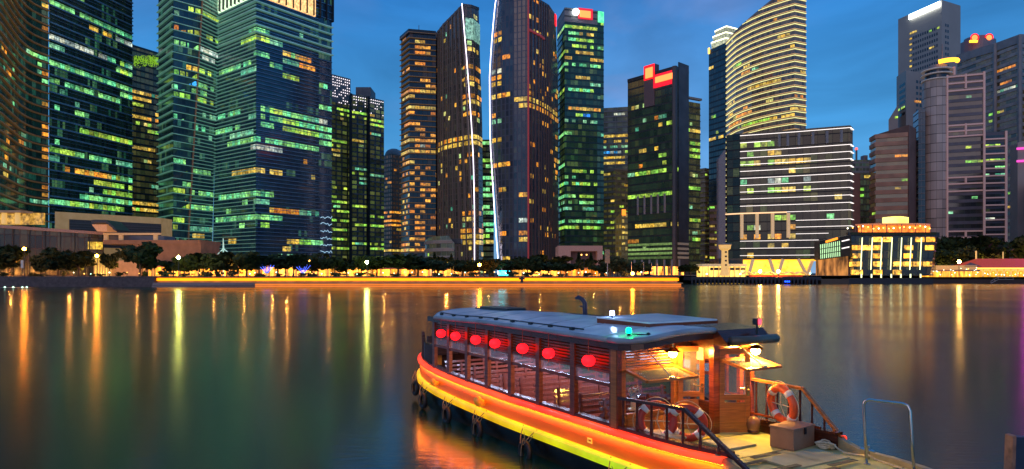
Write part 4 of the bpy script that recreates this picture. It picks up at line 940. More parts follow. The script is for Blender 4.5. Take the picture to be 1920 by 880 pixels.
# ---- 24 right edge tower with magenta glow put into its ledges, and an added tower
t = Tower('edge_tower', 'grey tower with curved pink glowing ledges at the right edge', [(1894, 335), (1908, 325), (1990, 318)], [276, 268, 240], mat('smooth_grey_stone', (.30, .25, .22), .7, scale=.1, var=.12), 4.2, 3)
t.bands('ledges', mat('magenta_glow_ledge', (.45, .2, .28), .6, em=(1, .05, .55), es=.9), 1.0, .6, z0=wz(312, 325), i0=1, every=1.4); t.done()  # magenta glow put into the ledges to tint the water
mgl = glow('added_magenta_glow', (.85, .01, .70), 4.2)
fmg = nfac('plum_dark_glass', (.02, .012, .03), (.05, .03, .05), 4.2, 3.0, c1=(1, .3, .8), c2=(1, .6, .3), s=.2, prob=.3, rowp=.4)
t = Tower('added_magenta_tower', 'added unseen tower with magenta glowing bands to tint the water past the right edge', [(1924, 303), (1990, 296), (2070, 304)], (1, 330), fmg, 4.2, 3.0)  # unseen tower added for the magenta reflection on the water
t.bands('light_bands', mgl, 1.9, .6, at=.1); t.cap('parapet', dark_panel, 1.0); t.scatter(.1, [YW, MX], run=2); t.done()
t = Tower('office_tower', 'plain grey ribbon windowed tower farther along the right shore', [(2000, 420), (2060, 400), (2120, 410)], (1, 120), f23, 4.4, 3)
t.bf = .5; t.scatter(.15, [YW, GY, MX], run=3); t.done()
t = Tower('office_tower', 'dark green office tower at the far right end of the shore', [(2130, 380), (2190, 370), (2260, 380)], (1, 200), f12, 4.0, 2.6)
t.scatter(.15, [G1, GY, MX], run=4); t.done()

# ============================================================ right waterfront
SH = 262.0
f_h = nfac('hotel_dark', (.02, .02, .02), (.03, .03, .032), 3.1, 3.2, bandfrac=.16, mull=.12, c1=(1, .6, .1), c2=(1, .45, .1), s=.15, prob=.2, rowp=.5, dim=.004)
ZB = wz(517, SH)
t = Tower('waterfront_hotel', 'low dark hotel on the water edge with seven vertical white green light strips', [(1592, 270), (1600, 262), (1752, 262), (1757, 268)], (2, 443), f_h, 3.1, 3.6, base=ZB, cat='hotel', back=18, keys=[(425, [1592, 1594, 1757, 1760]), (520, [1594, 1602, 1744, 1750])])
strips = [1615, 1634, 1652, 1671, 1689, 1707, 1726]
vled = glow('white_green_strip', (.95, 1, .50), 1.5)
mb0 = None
for k, a in enumerate(strips):
    mb = MB(); x0 = wx(a - 1.5, 261.2); x1 = wx(a + 1.5, 261.2)
    mb.beam((x0, 261.1, ZB + 2.2), (x1, 261.1, wz(446, 262)), .3, .26); mb.build('light_strip', vled, t.root)
    mb = MB(); mb.box(wx(a, 260) - .2, 259.8, wz(521, 260), wx(a, 260) + .2, 260.1, wz(514, 260)); mb.build('light_strip', vled, t.root)
HW = winmat('suite_gold', (1, .38, .02), (1, .52, .06), 2.6, .15, 1.6, .8)
t.panel('cornice', 1593, 1759, 436, 445, dark_panel, .6, 1.2)
t.bf = .12
for a in ((1637, 1650, 451), (1656, 1668, 451), (1711, 1724, 451), (1729, 1740, 451), (1598, 1612, 464), (1617, 1628, 464), (1637, 1650, 464), (1692, 1704, 464), (1729, 1750, 464), (1598, 1612, 477), (1637, 1650, 476), (1692, 1705, 476), (1598, 1612, 489), (1637, 1650, 489), (1692, 1705, 489), (1729, 1742, 489), (1596, 1612, 501), (1671, 1684, 501), (1692, 1705, 501), (1710, 1722, 501), (1640, 1650, 513), (1672, 1684, 513), (1598, 1610, 513)): t.lit(*a, HW, 1)
t.scatter(.05, [OR], run=1); t.done(.25)
# roof terrace
zt = t.zt[0]; Rf = empty('roof_bar', (wx(1680, 268), 268, zt + .4), label='amber lit open roof bar with a thin canopy on top of the dark hotel', cat='bar')
mb = MB(); P = []
for k in range(17): a = math.pi * 2 * k / 16; P.append((wx(1676, 270) + 14.5 * math.cos(a), 271 + 6.5 * math.sin(a)))
P = P[:-1]; mb.prism(P, zt + 4.7, zt + 5.1); mb.build('canopy', mat('salmon_canopy', (.5, .25, .15), .6, em=(1, .3, .1), es=.3), Rf)
mb = MB()
for x, y in P[8:]: mb.box(x - .12, y - .1, zt + .4, x + .12, y + .1, zt + 4.7)
mb.build('posts', stone_brown, Rf)
mb = MB(); mb.box(wx(1610, 272), 272, zt + .4, wx(1745, 272), 272.4, zt + 4.6); mb.build('bar_wall', winmat('bar_glow', (1, .18, .01), (1, .28, .02), 2.2, .4, 1.3), Rf)
mb = MB(); mb.box(wx(1596, 262), 262.3, zt + .5, wx(1757, 262), 262.5, zt + 1.5); mb.build('planter', mat('planter_green', (.04, .05, .02), .9), Rf)
bulb = glow('amber_bulb', (1, .42, .08), 5.0); wbulb = glow('white_bulb', (1, .9, .6), 6.0); gbulb = glow('green_white_bulb', (.55, 1, .75), 5.0)
for k in range(17):
    mb = MB(); mb.ball((wx(1592 + k * 9.6, 264), 264.2 + random.random(), zt + 3.6 + random.uniform(-.6, .5)), .26, 8); mb.build('bulb', bulb if k % 3 else wbulb, Rf)
o = MB(); x0, x1 = wx(1658, 280), wx(1703, 280)
for k in range(8): 
    a = x0 + (x1 - x0) * k / 8; b = x0 + (x1 - x0) * (k + 1) / 8; o.box(a, 280 - 1.5 * math.sin(math.pi * (k + .5) / 8), wz(419, 280), b - .003, 281.5, wz(408, 280) + .35 * math.sin(math.pi * (k + .5) / 8))
scr = o.build('glowing_screen', glow('yellow_screen', (1, .72, .10), 1.5, c2=(1, .85, .25), scale=.15), loc=(wx(1680, 280), 280, wz(419, 280)), label='curved glowing yellow screen above the hotel roof bar', cat='screen')
mb = MB(); mb.box(x0 + 1, 280.5, zt, x0 + 1.5, 281, wz(419, 280)); mb.box(x1 - 1.5, 280.5, zt, x1 - 1, 281, wz(419, 280)); mb.build('stand', dark_panel, scr)
# hotel wing, skewed, with slat screen
wg = empty('hotel_wing', (wx(1562, 266), 266, 3), label='tilted hotel wing clad in a screen of slanting lit slats left of the dark hotel', cat='building')
A = Vector((wx(1537, 276), 276, 0)); B = Vector((wx(1595, 263), 263, 0)); zl0, zl1 = wz(487, 270), wz(452, 276); zr0, zr1 = wz(480, 263), wz(441, 263)
mb = MB(); dn = Vector((0, 5, 0))
mb.hexa([(*A.xy, zl0), (*B.xy, zr0), (*(B + dn).xy, zr0), (*(A + dn).xy, zl0)], [(*A.xy, zl1), (*B.xy, zr1), (*(B + dn).xy, zr1), (*(A + dn).xy, zl1)]); mb.build('box', dark_panel, wg)
vled2 = glow('slat_green_white', (.6, 1, .5), 1.1)
nn = (B - A).normalized(); out = Vector((nn.y, -nn.x, 0)) * .25
for k in range(11):
    mb = MB(); tt = .04 + k * .062; p = A.lerp(B, tt) + out; q = A.lerp(B, tt + .03) + out
    z0 = zl0 + (zr0 - zl0) * tt + .2; z1 = zl1 + (zr1 - zl1) * tt - 1.4
    for j in range(3):
        a, b = j / 3 + .02, (j + 1) / 3 - .03
        mb.beam((p.x + (q.x - p.x) * a, p.y, z1 + (z0 - z1) * a), (p.x + (q.x - p.x) * b, p.y, z1 + (z0 - z1) * b), .12, .20)
    mb.build('lit_slat', vled2, wg)
mb = MB(); p = A.lerp(B, .22) + out; q = A.lerp(B, .6) + out; mb.beam((p.x, p.y, zl1 - .5), (q.x, q.y, zr1 - 1.0), .3, .8); mb.build('sign', glow('orange_letter_bar', (1, .28, .02), 1.6), wg)
for j in range(2):
    mb = MB(); p = A.lerp(B, .74) + out; q = A.lerp(B, .97) + out; mb.beam((p.x, p.y, zr1 - 2.2 - j * 2.8), (q.x, q.y, zr1 - 1.7 - j * 2.8), .2, .35); mb.build('light_line', white_led, wg)
mb = MB(); p = A.lerp(B, .05); mb.hexa([(p.x, p.y + 2, 3), (B.x, B.y + 2, 3), (B.x, B.y + 5, 3), (p.x, p.y + 5, 3)], [(p.x, p.y + 2, zl0), (B.x, B.y + 2, zr0 - .1), (B.x, B.y + 5, zr0 - .1), (p.x, p.y + 5, zl0)]); mb.build('lounge', winmat('lounge_glow', (1, .24, .04), (.9, .35, .08), .9, .15, 1.3, .5, .3), wg)

# quay of the right shore, pontoon terraces, piles
mb = MB(); mb.box(wx(1540, 250), 250, -.5, wx(1592, 250), 262, wz(524, 250)); mb.build('terrace_deck', mat('dark_timber_deck', (.10, .07, .05), .8), loc=(wx(1566, 250), 250, 0), label='low dark waterside terrace deck left of the hotel', cat='deck')
mb = MB(); mb.box(wx(1592, 256), 256, -.5, wx(1750, 256), 261.6, wz(522, 256)); mb.build('hotel_terrace', mat('black_terrace_wall', (.03, .03, .035), .6), loc=(wx(1670, 256), 256, 0), label='black terrace wall standing in the water under the hotel', cat='terrace')
mb = MB(); mb.box(wx(1750, 266), 266, -.5, wx(1990, 266), 271, wz(523, 266)); mb.build('pier_deck', mat('dark_pier_deck', (.06, .04, .035), .8), loc=(wx(1850, 266), 266, 0), label='dark waterside deck in front of the red roofed pier hall', cat='deck')
pd = empty('fender_pier', (wx(1415, 248), 248, 0), label='long dark pier on round rubber fenders in front of the lined block', cat='pier')
mb = MB(); mb.box(wx(1296, 250), 250, 1.3, wx(1540, 250), 261, wz(519.5, 250)); mb.build('deck', mat('pier_black', (.03, .03, .035), .7), pd)
for k in range(34):
    mb = MB(); x = wx(1298 + k * 7.1, 249); mb.lathe([(.28, -.6), (.42, .3), (.42, 1.7), (.2, 2.0)], (x, 249.4, 0), 8); mb.build('fender', mat('rubber', (.02, .02, .025), .6) if k == 0 else bpy.data.materials['rubber'], pd)
mb = MB(); x = wx(1476, 249)
for d in (-.7, 0, .7): mb.ball((x + d, 249, .9), .3, 8)
mb.build('blue_lamp', glow('deep_blue_lamp', (.01, .08, 1), 4), pd)
def lamp_row(name, x0, x1, n, Y, z, m, label, r=.17, jit=0):
    for k in range(n):
        px = x0 + (x1 - x0) * k / (n - 1)
        rt_ = empty(name, (wx(px, Y), Y, z - .75), label=label + ', ' + ORD[k] + ' from the left end', cat='bollard light', group=label)
        mb = MB(); mb.tube([(wx(px, Y), Y, z - .75), (wx(px, Y), Y, z - .1)], .07, 6); mb.build('post', dark_panel, rt_)
        mb = MB(); mb.ball((wx(px, Y), Y, z), r, 8); mb.build('globe', m, rt_)
lamp_row('bollard_light', 1312, 1535, 26, 250.5, wz(522.5, 250), bulb, 'small lit bollard on the fender pier', .2)
lamp_row('bollard_light', 1542, 1590, 10, 250.5, wz(525, 250), wbulb, 'small lit bollard on the low terrace', .15)
lamp_row('bollard_light', 1757, 1844, 14, 266.5, wz(525, 266), wbulb, 'small lit bollard on the pier hall deck', .18)

# cafe with red parasols / awnings under the lined block
cf = empty('awning_row', (wx(1450, 262), 262, 3), label='row of dark red curtains and pale arched awnings below the slanting legs', cat='awning')
mb = MB(); mb.box(wx(1405, 264), 264, wz(524, 264) - .3, wx(1505, 264), 264.4, wz(516, 264)); mb.build('red_curtain', mat('red_curtain', (.4, .03, .02), .8, scale=2, em=(1, .08, .03), es=.16), cf)
for k in range(6):
    mb = MB(); a = wx(1393 + k * 20, 263); b = wx(1411 + k * 20, 263); N = 8; vs = []
    for q in range(N + 1): x = a + (b - a) * q / N; z = wz(515, 263) + .9 * math.sin(math.pi * q / N); vs.append((x, z))
    for q in range(N): mb.hexa([(vs[q][0], 262, vs[q][1]), (vs[q + 1][0], 262, vs[q + 1][1]), (vs[q + 1][0], 266, vs[q + 1][1]), (vs[q][0], 266, vs[q][1])], [(vs[q][0], 262, vs[q][1] + .25), (vs[q + 1][0], 262, vs[q + 1][1] + .25), (vs[q + 1][0], 266, vs[q + 1][1] + .25), (vs[q][0], 266, vs[q][1] + .25)])
    mb.build('arched_awning', cream, cf)
cp = empty('waterfront_cafe', (wx(1345, 268), 268, 3), label='small white flat roofed cafe beside the cream signal tower', cat='cafe')
mb = MB(); mb.box(wx(1317, 268), 268, wz(500, 268), wx(1400, 268), 280, wz(495, 268)); mb.build('roof', mat('cream_slab', (.6, .5, .35), .6, em=(1, .7, .3), es=.2), cp)
mb = MB(); mb.box(wx(1318, 270), 270, 2.4, wx(1399, 270), 279, wz(500, 268)); mb.build('glazed_wall', winmat('cafe_glow', (1, .4, .04), (1, .55, .1), 2.0, .4, 1.3, 1, .2), cp)
mb = MB(); mb.box(wx(1332, 269), 269, wz(507, 269), wx(1399, 269), 269.6, wz(502, 269)); mb.box(wx(1345, 274), 272, wz(495, 268), wx(1390, 274), 279, wz(485, 274)); mb.build('upper_wall', dark_panel, cp)
mb = MB()
for k in range(9): mb.box(wx(1318 + k * 10, 269) - .15, 268.9, 2.4, wx(1318 + k * 10, 269) + .15, 269.3, wz(500, 268))
mb.build('columns', cream, cp)

# red roofed pier hall
ph = empty('pier_hall', (wx(1880, 275), 275, 2.5), label='long pier hall with red hipped roof and arcade of amber lit arches', cat='hall')
xa, xb = wx(1832, 275), wx(2000, 275); z0, z1 = wz(502, 275), wz(485, 280)
mb = MB(); mb.face([(xa - 1.5, 274, z0), (xb, 274, z0), (xb, 283, z1), (xa + 5, 283, z1)]); mb.face([(xb, 292, z0), (xa - 1.5, 292, z0), (xa + 5, 283, z1), (xb, 283, z1)]); mb.face([(xa - 1.5, 292, z0), (xa - 1.5, 274, z0), (xa + 5, 283, z1)]); mb.face([(xa - 1.5, 274, z0), (xa - 1.5, 292, z0), (xb, 292, z0), (xb, 274, z0)][::-1])
mb.build('roof', mat('red_tile_roof', (.45, .07, .035), .7, scale=3, em=(1, .1, .03), es=.22), ph)  # dull red glow put into the tiles
mb = MB(); mb.box(xa - 1, 274.6, z0 - .6, xb, 275.2, z0 - .02); mb.build('eaves_light', glow('eaves_gold', (1, .6, .1), 1.3), ph)
mb = MB(); mb.box(xa, 277, 2.4, xb, 291, z0 - .7); mb.build('hall_wall', winmat('hall_glow', (1, .38, .02), (1, .48, .05), 2.6, .5, 1.3, 1, .2), ph)
for k in range(13):
    x = xa + k * 2.75
    mb = MB(); mb.box(x - .25, 275.3, 2.4, x + .25, 275.9, z0 - 1.6)
    N = 6
    for q in range(N):
        a0 = math.pi * q / N; a1 = math.pi * (q + 1) / N; X = x + 1.375; r1 = 1.12
        mb.raw([(X - r1 * math.cos(a0), 275.4, z0 - 2.1 + r1 * .8 * math.sin(a0)), (X - r1 * math.cos(a1), 275.4, z0 - 2.1 + r1 * .8 * math.sin(a1)), (X - r1 * math.cos(a1), 275.4, z0 - .62), (X - r1 * math.cos(a0), 275.4, z0 - .62)], [(0, 1, 2, 3)])
    mb.build('arch', cream, ph)
mb = MB(); mb.tube([(xa + 5, 283, z1 - .2), (xa + 5, 283, z1 + 3.2)], .28, 6); mb.build('finial', cream, ph)
mb = MB(); mb.tube([(xa + 16, 283, z1 - .2), (xa + 16, 283, z1 + 2.8)], .2, 6); mb.build('finial', cream, ph)
lp = empty('pavilion', (wx(1790, 272), 272, 2.4), label='low glazed pavilion with flat brown roof crowded with lights beside the pier hall', cat='pavilion')
mb = MB(); mb.box(wx(1750, 271), 271, wz(509, 271), wx(1838, 271), 284, wz(506, 271)); mb.build('roof', stone_brown, lp)
mb = MB(); mb.box(wx(1752, 273), 273, 2.4, wx(1836, 273), 283, wz(509, 271)); mb.build('glazed_wall', winmat('pavilion_glow', (1, .34, .02), (.9, .5, .06), 2.6, .2, 1.4, 1, .2), lp)
mb = MB(); mb.box(wx(1755, 274), 274, wz(506, 271), wx(1832, 274), 282, wz(498, 274)); mb.build('upper_storey', mat('upper_cream', (.5, .35, .18), .7, em=(1, .5, .15), es=.25), lp)
mb = MB(); mb.face([(wx(1806, 274), 273.5, wz(500, 274)), (wx(1840, 274), 273.5, wz(500, 274)), (wx(1823, 277), 278, wz(492, 274))]); mb.face([(wx(1840, 274), 273.5, wz(500, 274)), (wx(1840, 282), 283, wz(500, 274)), (wx(1823, 277), 278, wz(492, 274))]); mb.face([(wx(1806, 282), 283, wz(500, 274)), (wx(1806, 274), 273.5, wz(500, 274)), (wx(1823, 277), 278, wz(492, 274))]); mb.build('hipped_roof', stone_brown, lp)
for k in range(22):
    mb = MB(); mb.ball((wx(1756 + random.random() * 78, 270.5), 270.6, random.uniform(3.0, 6.2)), random.uniform(.1, .2), 6); mb.build('lamp', random.choice([bulb, wbulb, wbulb, gbulb]), lp)
for k in range(18):
    mb = MB(); mb.ball((wx(1846 + k * 5.2, 274), 273.8, wz(513 + random.uniform(-2, 4), 274)), .17, 6); mb.build('lamp', random.choice([bulb, wbulb, gbulb]), ph)
gw = empty('gangway', (wx(1875, 262), 262, 0), label='pale railed gangway sloping down to the water by the pier hall', cat='gangway')
rl = mat('gangway_pale', (.4, .36, .34), .5)
mb = MB(); a = Vector((wx(1858, 262), 262, .9)); b = Vector((wx(1872, 263), 263, 2.4)); c = Vector((wx(1900, 263), 263, 2.4)); mb.tube([a, b, c], .09, 5); mb.tube([a - Vector((0, 0, .8)), b - Vector((0, 0, .9)), c - Vector((0, 0, .9))], .1, 5)
for p in (a, b, c, a.lerp(b, .5), b.lerp(c, .5)): mb.tube([p, p - Vector((0, 0, .85))], .06, 5)
mb.build('railing', rl, gw)

# ============================================================ ground, water, quay
ground = mat('promenade_paving', (.16, .13, .11), .8, scale=.6)
mb = MB(); mb.face([(-900, 203, 2.95), (wx(1273, 203), 203, 2.95), (wx(1273, 203), 264, 2.95), (900, 264, 2.2), (1400, 2500, 3.0), (-1400, 2500, 3.0)])
mb.build('ground', ground, kind='structure')
wm, n, b = newmat('bay_water')
b.inputs['Base Color'].default_value = (.003, .026, .016, 1); b.inputs['IOR'].default_value = 1.62; b.inputs['Roughness'].default_value = .235
tcn = n.nodes.new('ShaderNodeNewGeometry'); mpn = n.nodes.new('ShaderNodeMapping'); mpn.inputs['Scale'].default_value = (1.1, 3.4, 1); n.links.new(tcn.outputs['Position'], mpn.inputs[0])
nzn = n.nodes.new('ShaderNodeTexNoise'); nzn.inputs['Scale'].default_value = 1.6; nzn.inputs['Detail'].default_value = 3; n.links.new(mpn.outputs[0], nzn.inputs['Vector'])
bpn = n.nodes.new('ShaderNodeBump'); bpn.inputs['Strength'].default_value = .06; bpn.inputs['Distance'].default_value = .12; n.links.new(nzn.outputs['Fac'], bpn.inputs['Height']); n.links.new(bpn.outputs[0], b.inputs['Normal'])
n2 = n.nodes.new('ShaderNodeTexNoise'); n2.inputs['Scale'].default_value = .06; n2.inputs['Detail'].default_value = 3; n.links.new(tcn.outputs['Position'], n2.inputs['Vector'])
mr = n.nodes.new('ShaderNodeMapRange'); mr.inputs[1].default_value = .3; mr.inputs[2].default_value = .7; mr.inputs[3].default_value = .15; mr.inputs[4].default_value = .22; n.links.new(n2.outputs['Fac'], mr.inputs[0]); n.links.new(mr.outputs[0], b.inputs['Roughness'])
mb = MB(); mb.face([(-1500, -60, 0), (1500, -60, 0), (1500, 2600, 0), (-1500, 2600, 0)]); mb.build('water', wm, kind='structure')

qw = empty('quay_wall', (wx(640, 200), 200, 0), label='long low quay wall with a bright yellow light band over an amber ledge', cat='quay wall')
conc = mat('quay_concrete', (.10, .075, .07), .8, scale=1.2, var=.3, bump=.3)
xE = wx(1273, 200); xs = wx(293, 200)
mb = MB(); mb.box(-420, 199.2, 2.72, xE, 203, 2.98); mb.build('coping', conc, qw)
mb = MB(); mb.box(xs, 200.6, -.5, xE - .3, 202.8, 2.7); mb.build('recessed_wall', mat('lit_wall_face', (.5, .34, .15), .7, scale=.5), qw)
mb = MB(); mb.box(xs, 200.2, 1.72, xE, 200.5, 2.5); mb.build('light_band', glow('quay_yellow', (1, .24, .0), 2.0, c2=(1, .33, .0), scale=.08, sample=True), qw)  # glowing panel stands in for the strip-lit wall
mb = MB(); mb.box(xs + 30, 195.6, .95, xE + .1, 200.1, 1.25); mb.build('ledge', mat('ledge_ochre', (.5, .3, .13), .7, scale=.3), qw)
mb = MB(); mb.box(xs + 30, 196.2, -.5, xE - .3, 199.9, .93); mb.build('glowing_ledge_face', mat('glowing_ledge_face', (.55, .26, .10), .7, scale=.3, em=(1, .22, .01), es=.75), qw)  # amber glow put into the face for the light falling on it
mb = MB(); mb.box(xs - .2, 195.5, .3, xE + .2, 195.58, .42); mb.build('fender_rail', dark_panel, qw)
mb = MB(); mb.hexa([(-420, 196, -.5), (xs, 199, -.5), (xs, 202, -.5), (-420, 202, -.5)], [(-420, 196, 2.7), (xs, 199, 2.7), (xs, 202, 2.7), (-420, 202, 2.7)]); mb.build('plain_wall', conc, qw)
mb = MB(); mb.hexa([(xs + .1, 197, -.5), (xs + 29.9, 196.2, -.5), (xs + 29.9, 200, -.5), (xs + .1, 200, -.5)], [(xs + .1, 198, 1.2), (xs + 29.9, 196.2, 1.2), (xs + 29.9, 200, 1.2), (xs + .1, 200, 1.2)]); mb.build('step', mat('step_stone', (.30, .2, .16), .8), qw)
mb = MB(); mb.box(wx(976, 199), 198.4, .6, wx(981, 199), 199.0, 2.9); mb.box(wx(973, 199), 198.3, 2.1, wx(984, 199), 199.05, 2.6); mb.build('mooring_post', dark_panel, loc=(wx(978, 199), 199, .6), label='dark mooring post breaking the yellow light band', cat='post')
pt = empty('pontoon', (wx(20, 185), 182, 0), label='flat dark pontoon with four white lights at the left edge', cat='pontoon')
mb = MB(); mb.box(wx(-60, 178), 172, -.2, wx(64, 178), 180, .28); mb.build('float', dark_panel, pt)
for px in (9, 25, 42, 50): mb = MB(); mb.ball((wx(px, 174), 174, .42), .16, 8); mb.build('lamp', gbulb, pt)

# promenade arcade (lit shop fronts behind the trees)
gl = [winmat('shop_glow_%d' % k, c1, c2, s * 3.0, .02, 1.6, .55, .15) for k, (c1, c2, s) in enumerate((((1, .30, .02), (1, .42, .05), 1.6), ((1, .22, .01), (1, .34, .03), 1.4), ((1, .40, .05), (1, .28, .03), 1.8)))]
pil = mat('arcade_pillar', (.45, .30, .18), .7, em=(1, .45, .08), es=.3)
descr = ['below the tapering finned tower', 'below the left half of the blue office tower', 'below the right half of the blue office tower', 'below the pixel panelled towers', 'below the balcony tower', 'between the two light strips', 'below the red lit rib', 'below the pink walled hall', 'below the tan apartment block']
for k, (a, b) in enumerate(((268, 372), (376, 482), (486, 590), (594, 690), (694, 806), (812, 900), (960, 1050), (1054, 1140))):
    Y = 236 + (k % 3) * 3; rt_ = empty('shop_arcade', (wx((a + b) / 2, Y), Y, 3), label='low amber lit shop arcade ' + descr[k], cat='arcade', group='lit shop arcades behind the promenade trees')
    xa, xb = wx(a, Y), wx(b, Y); zt = wz(501 if k < 4 else 505, Y)
    mb = MB(); mb.box(xa, Y - .5, zt, xb, Y + 9, zt + .5); mb.build('roof', stone_brown, rt_)
    mb = MB(); mb.box(xa + .3, Y + 3, 2.9, xb - .3, Y + 8, zt - .02); mb.build('shop_front', gl[k % 3], rt_)
    m_ = int((xb - xa) / 3.1)
    for q in range(m_ + 1):
        x = xa + .3 + (xb - xa - .6) * q / m_; mb = MB(); mb.box(x - .28, Y, 2.9, x + .28, Y + .5, zt - .02); mb.build('pillar', pil, rt_)
# glassy lobby of the black tower
lb = empty('glass_lobby', (wx(1230, 330), 330, 3), label='tall amber lit glass lobby at the foot of the black tower', cat='lobby')
mb = MB(); mb.box(wx(1198, 340), 340, 3, wx(1282, 340), 344, wz(500, 340)); mb.build('glazing', gl[2], lb)
mb = MB()
for k in range(7): mb.box(wx(1190 + k * 14, 332) - .4, 332, 3, wx(1190 + k * 14, 332) + .4, 333, wz(487, 332))
mb.build('columns', mat('lobby_column', (.25, .22, .2), .6), lb)

# ---- podium buildings at the left
fg = nfac('podium_glass', (.025, .015, .015), (.06, .035, .03), 4.5, 2.2, bandfrac=.06, mull=.12, c1=(1, .6, .2), c2=(.9, .7, .4), s=.25, prob=.05, rowp=.6, rough=.2)
t = Tower('podium_hall', 'long low dark glass hall with pale roof edge at the left waterfront end', [(-70, 216), (193, 250)], [419, 437], fg, 4.5, 2.6, cat='hall')
t.cap('roof_edge', mat('mauve_fascia', (.28, .17, .13), .6, em=(1, .5, .45), es=.06), .7, 1.2); t.mullions('mullions', dark_panel, 4.4, .3, .3)
t.bf = .1
for py in (445, 455, 465, 475): t.lit(175, 192, py, [YW, WH], .6)
t.lit(150, 165, 450, YW, .3); t.done()
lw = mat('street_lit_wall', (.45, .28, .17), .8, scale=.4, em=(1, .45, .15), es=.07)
cw = empty('corner_block', (wx(240, 245), 245, 3), label='pinkish stone block with a framed roof terrace beside the dark glass hall', cat='building')
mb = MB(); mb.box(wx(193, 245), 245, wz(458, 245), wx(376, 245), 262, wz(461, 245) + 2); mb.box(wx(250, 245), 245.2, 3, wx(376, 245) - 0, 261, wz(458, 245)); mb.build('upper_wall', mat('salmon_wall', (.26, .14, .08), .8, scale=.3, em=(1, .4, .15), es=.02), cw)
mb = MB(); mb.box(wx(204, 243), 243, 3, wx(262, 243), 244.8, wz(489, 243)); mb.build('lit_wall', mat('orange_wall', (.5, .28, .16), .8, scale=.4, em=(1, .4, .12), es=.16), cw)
mb = MB(); mb.box(wx(193, 246), 246, wz(437, 246) - .7, wx(300, 246), 247, wz(437, 246)); 
for px in (194, 222, 287): mb.box(wx(px, 246), 246.1, wz(458, 246), wx(px + 7, 246), 246.9, wz(437, 246) - .72)
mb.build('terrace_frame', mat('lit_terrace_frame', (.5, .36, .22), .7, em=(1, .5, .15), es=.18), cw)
mb = MB(); mb.box(wx(200, 252), 252, wz(458, 246), wx(308, 252), 260, wz(441, 246)); mb.build('set_back_wall', stone_grey, cw)
mb = MB(); mb.box(wx(176, 241), 241, 2.95, wx(206, 241), 242, wz(487, 241)); mb.build('glazed_entrance', winmat('entrance_glow', (1, .4, .04), (1, .55, .1), 2.0, .4, 1.3, 1, .2), cw)
mb = MB()
for k in range(7): x = wx(176 + k * 5, 240); mb.box(x - .1, 240.2, 2.95, x + .1, 240.6, wz(487, 241))
mb.build('entrance_mullions', pil, cw)
ub = empty('terrace_block', (wx(200, 275), 275, 3), label='pale beige block with a long louvred band above the dark glass hall', cat='building')
A = Vector((wx(103, 262), 262)); B = Vector((wx(301, 292), 292))
def wallseg(mb, A, B, z0a, z1a, z0b, z1b, th=4, off=0):
    n_ = Vector(((B - A).normalized().y, -(B - A).normalized().x)) * off
    a, b_ = A + n_, B + n_; d = Vector((0, th)); mb.hexa([(a.x, a.y, z0a), (b_.x, b_.y, z0b), (b_.x, b_.y + th, z0b), (a.x, a.y + th, z0a)], [(a.x, a.y, z1a), (b_.x, b_.y, z1b), (b_.x, b_.y + th, z1b), (a.x, a.y + th, z1a)])
z1 = wz(397, 262); z0 = wz(410, 262)
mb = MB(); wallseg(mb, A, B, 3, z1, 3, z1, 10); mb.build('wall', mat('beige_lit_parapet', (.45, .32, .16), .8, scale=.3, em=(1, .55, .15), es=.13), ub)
mb = MB(); wallseg(mb, A.lerp(B, .12), B, 14, z0, 14, z0, .3, .35); mb.build('recess', mat('recess_grey', (.10, .075, .06), .7), ub)
mb = MB()
for k in range(9): wallseg(mb, A.lerp(B, .12), B, 15 + k * 1.0, 15.35 + k * 1.0, 15 + k * 1.0, 15.35 + k * 1.0, .2, .6)
mb.build('louvres', mat('bronze_slats', (.17, .12, .09), .6), ub)
ac = empty('arched_shelter', (wx(190, 246), 246, 17), label='curved dark roof shelter with an orange lit underside on the podium roof', cat='shelter')
mb = MB(); P = [(171, 413), (178, 412), (198, 412.5), (204, 417), (211, 424), (218, 431)]
for q in range(len(P) - 1):
    (a, za), (b_, zb_) = P[q], P[q + 1]; mb.hexa([(wx(a, 243), 243, wz(za + 6, 243)), (wx(b_, 243), 243, wz(zb_ + 6 - q * .8, 243)), (wx(b_, 243), 252, wz(zb_ + 6 - q * .8, 243)), (wx(a, 243), 252, wz(za + 6, 243))], [(wx(a, 243), 243, wz(za, 243)), (wx(b_, 243), 243, wz(zb_, 243)), (wx(b_, 243), 252, wz(zb_, 243)), (wx(a, 243), 252, wz(za, 243))])
mb.build('shell', dark_panel, ac)
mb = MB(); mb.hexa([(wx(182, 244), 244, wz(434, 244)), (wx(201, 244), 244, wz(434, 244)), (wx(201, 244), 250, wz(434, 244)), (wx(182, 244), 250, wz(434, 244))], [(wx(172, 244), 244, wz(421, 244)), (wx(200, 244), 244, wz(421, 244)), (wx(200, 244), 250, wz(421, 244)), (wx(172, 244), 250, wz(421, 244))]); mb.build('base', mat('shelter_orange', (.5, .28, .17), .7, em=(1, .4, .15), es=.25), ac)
cn = empty('colonnade', (wx(30, 262), 262, 3), label='amber lit roof colonnade of round columns behind the dark glass hall', cat='colonnade')
mb = MB(); mb.box(wx(-60, 264), 268, wz(420, 264), wx(68, 264), 269, wz(398, 264)); mb.build('back_wall', winmat('colonnade_glow', (1, .4, .05), (.8, .6, .1), .7, .2, 1.3), cn)
for px in (8, 33, -20):
    mb = MB(); mb.tube([(wx(px, 264), 264, wz(420, 264)), (wx(px, 264), 264, wz(399, 264))], .9, 12); mb.build('column', cream, cn)
mb = MB(); mb.box(wx(-60, 263), 262, wz(399, 263), wx(42, 263), 269, wz(395, 263)); mb.build('slab', lw, cn)
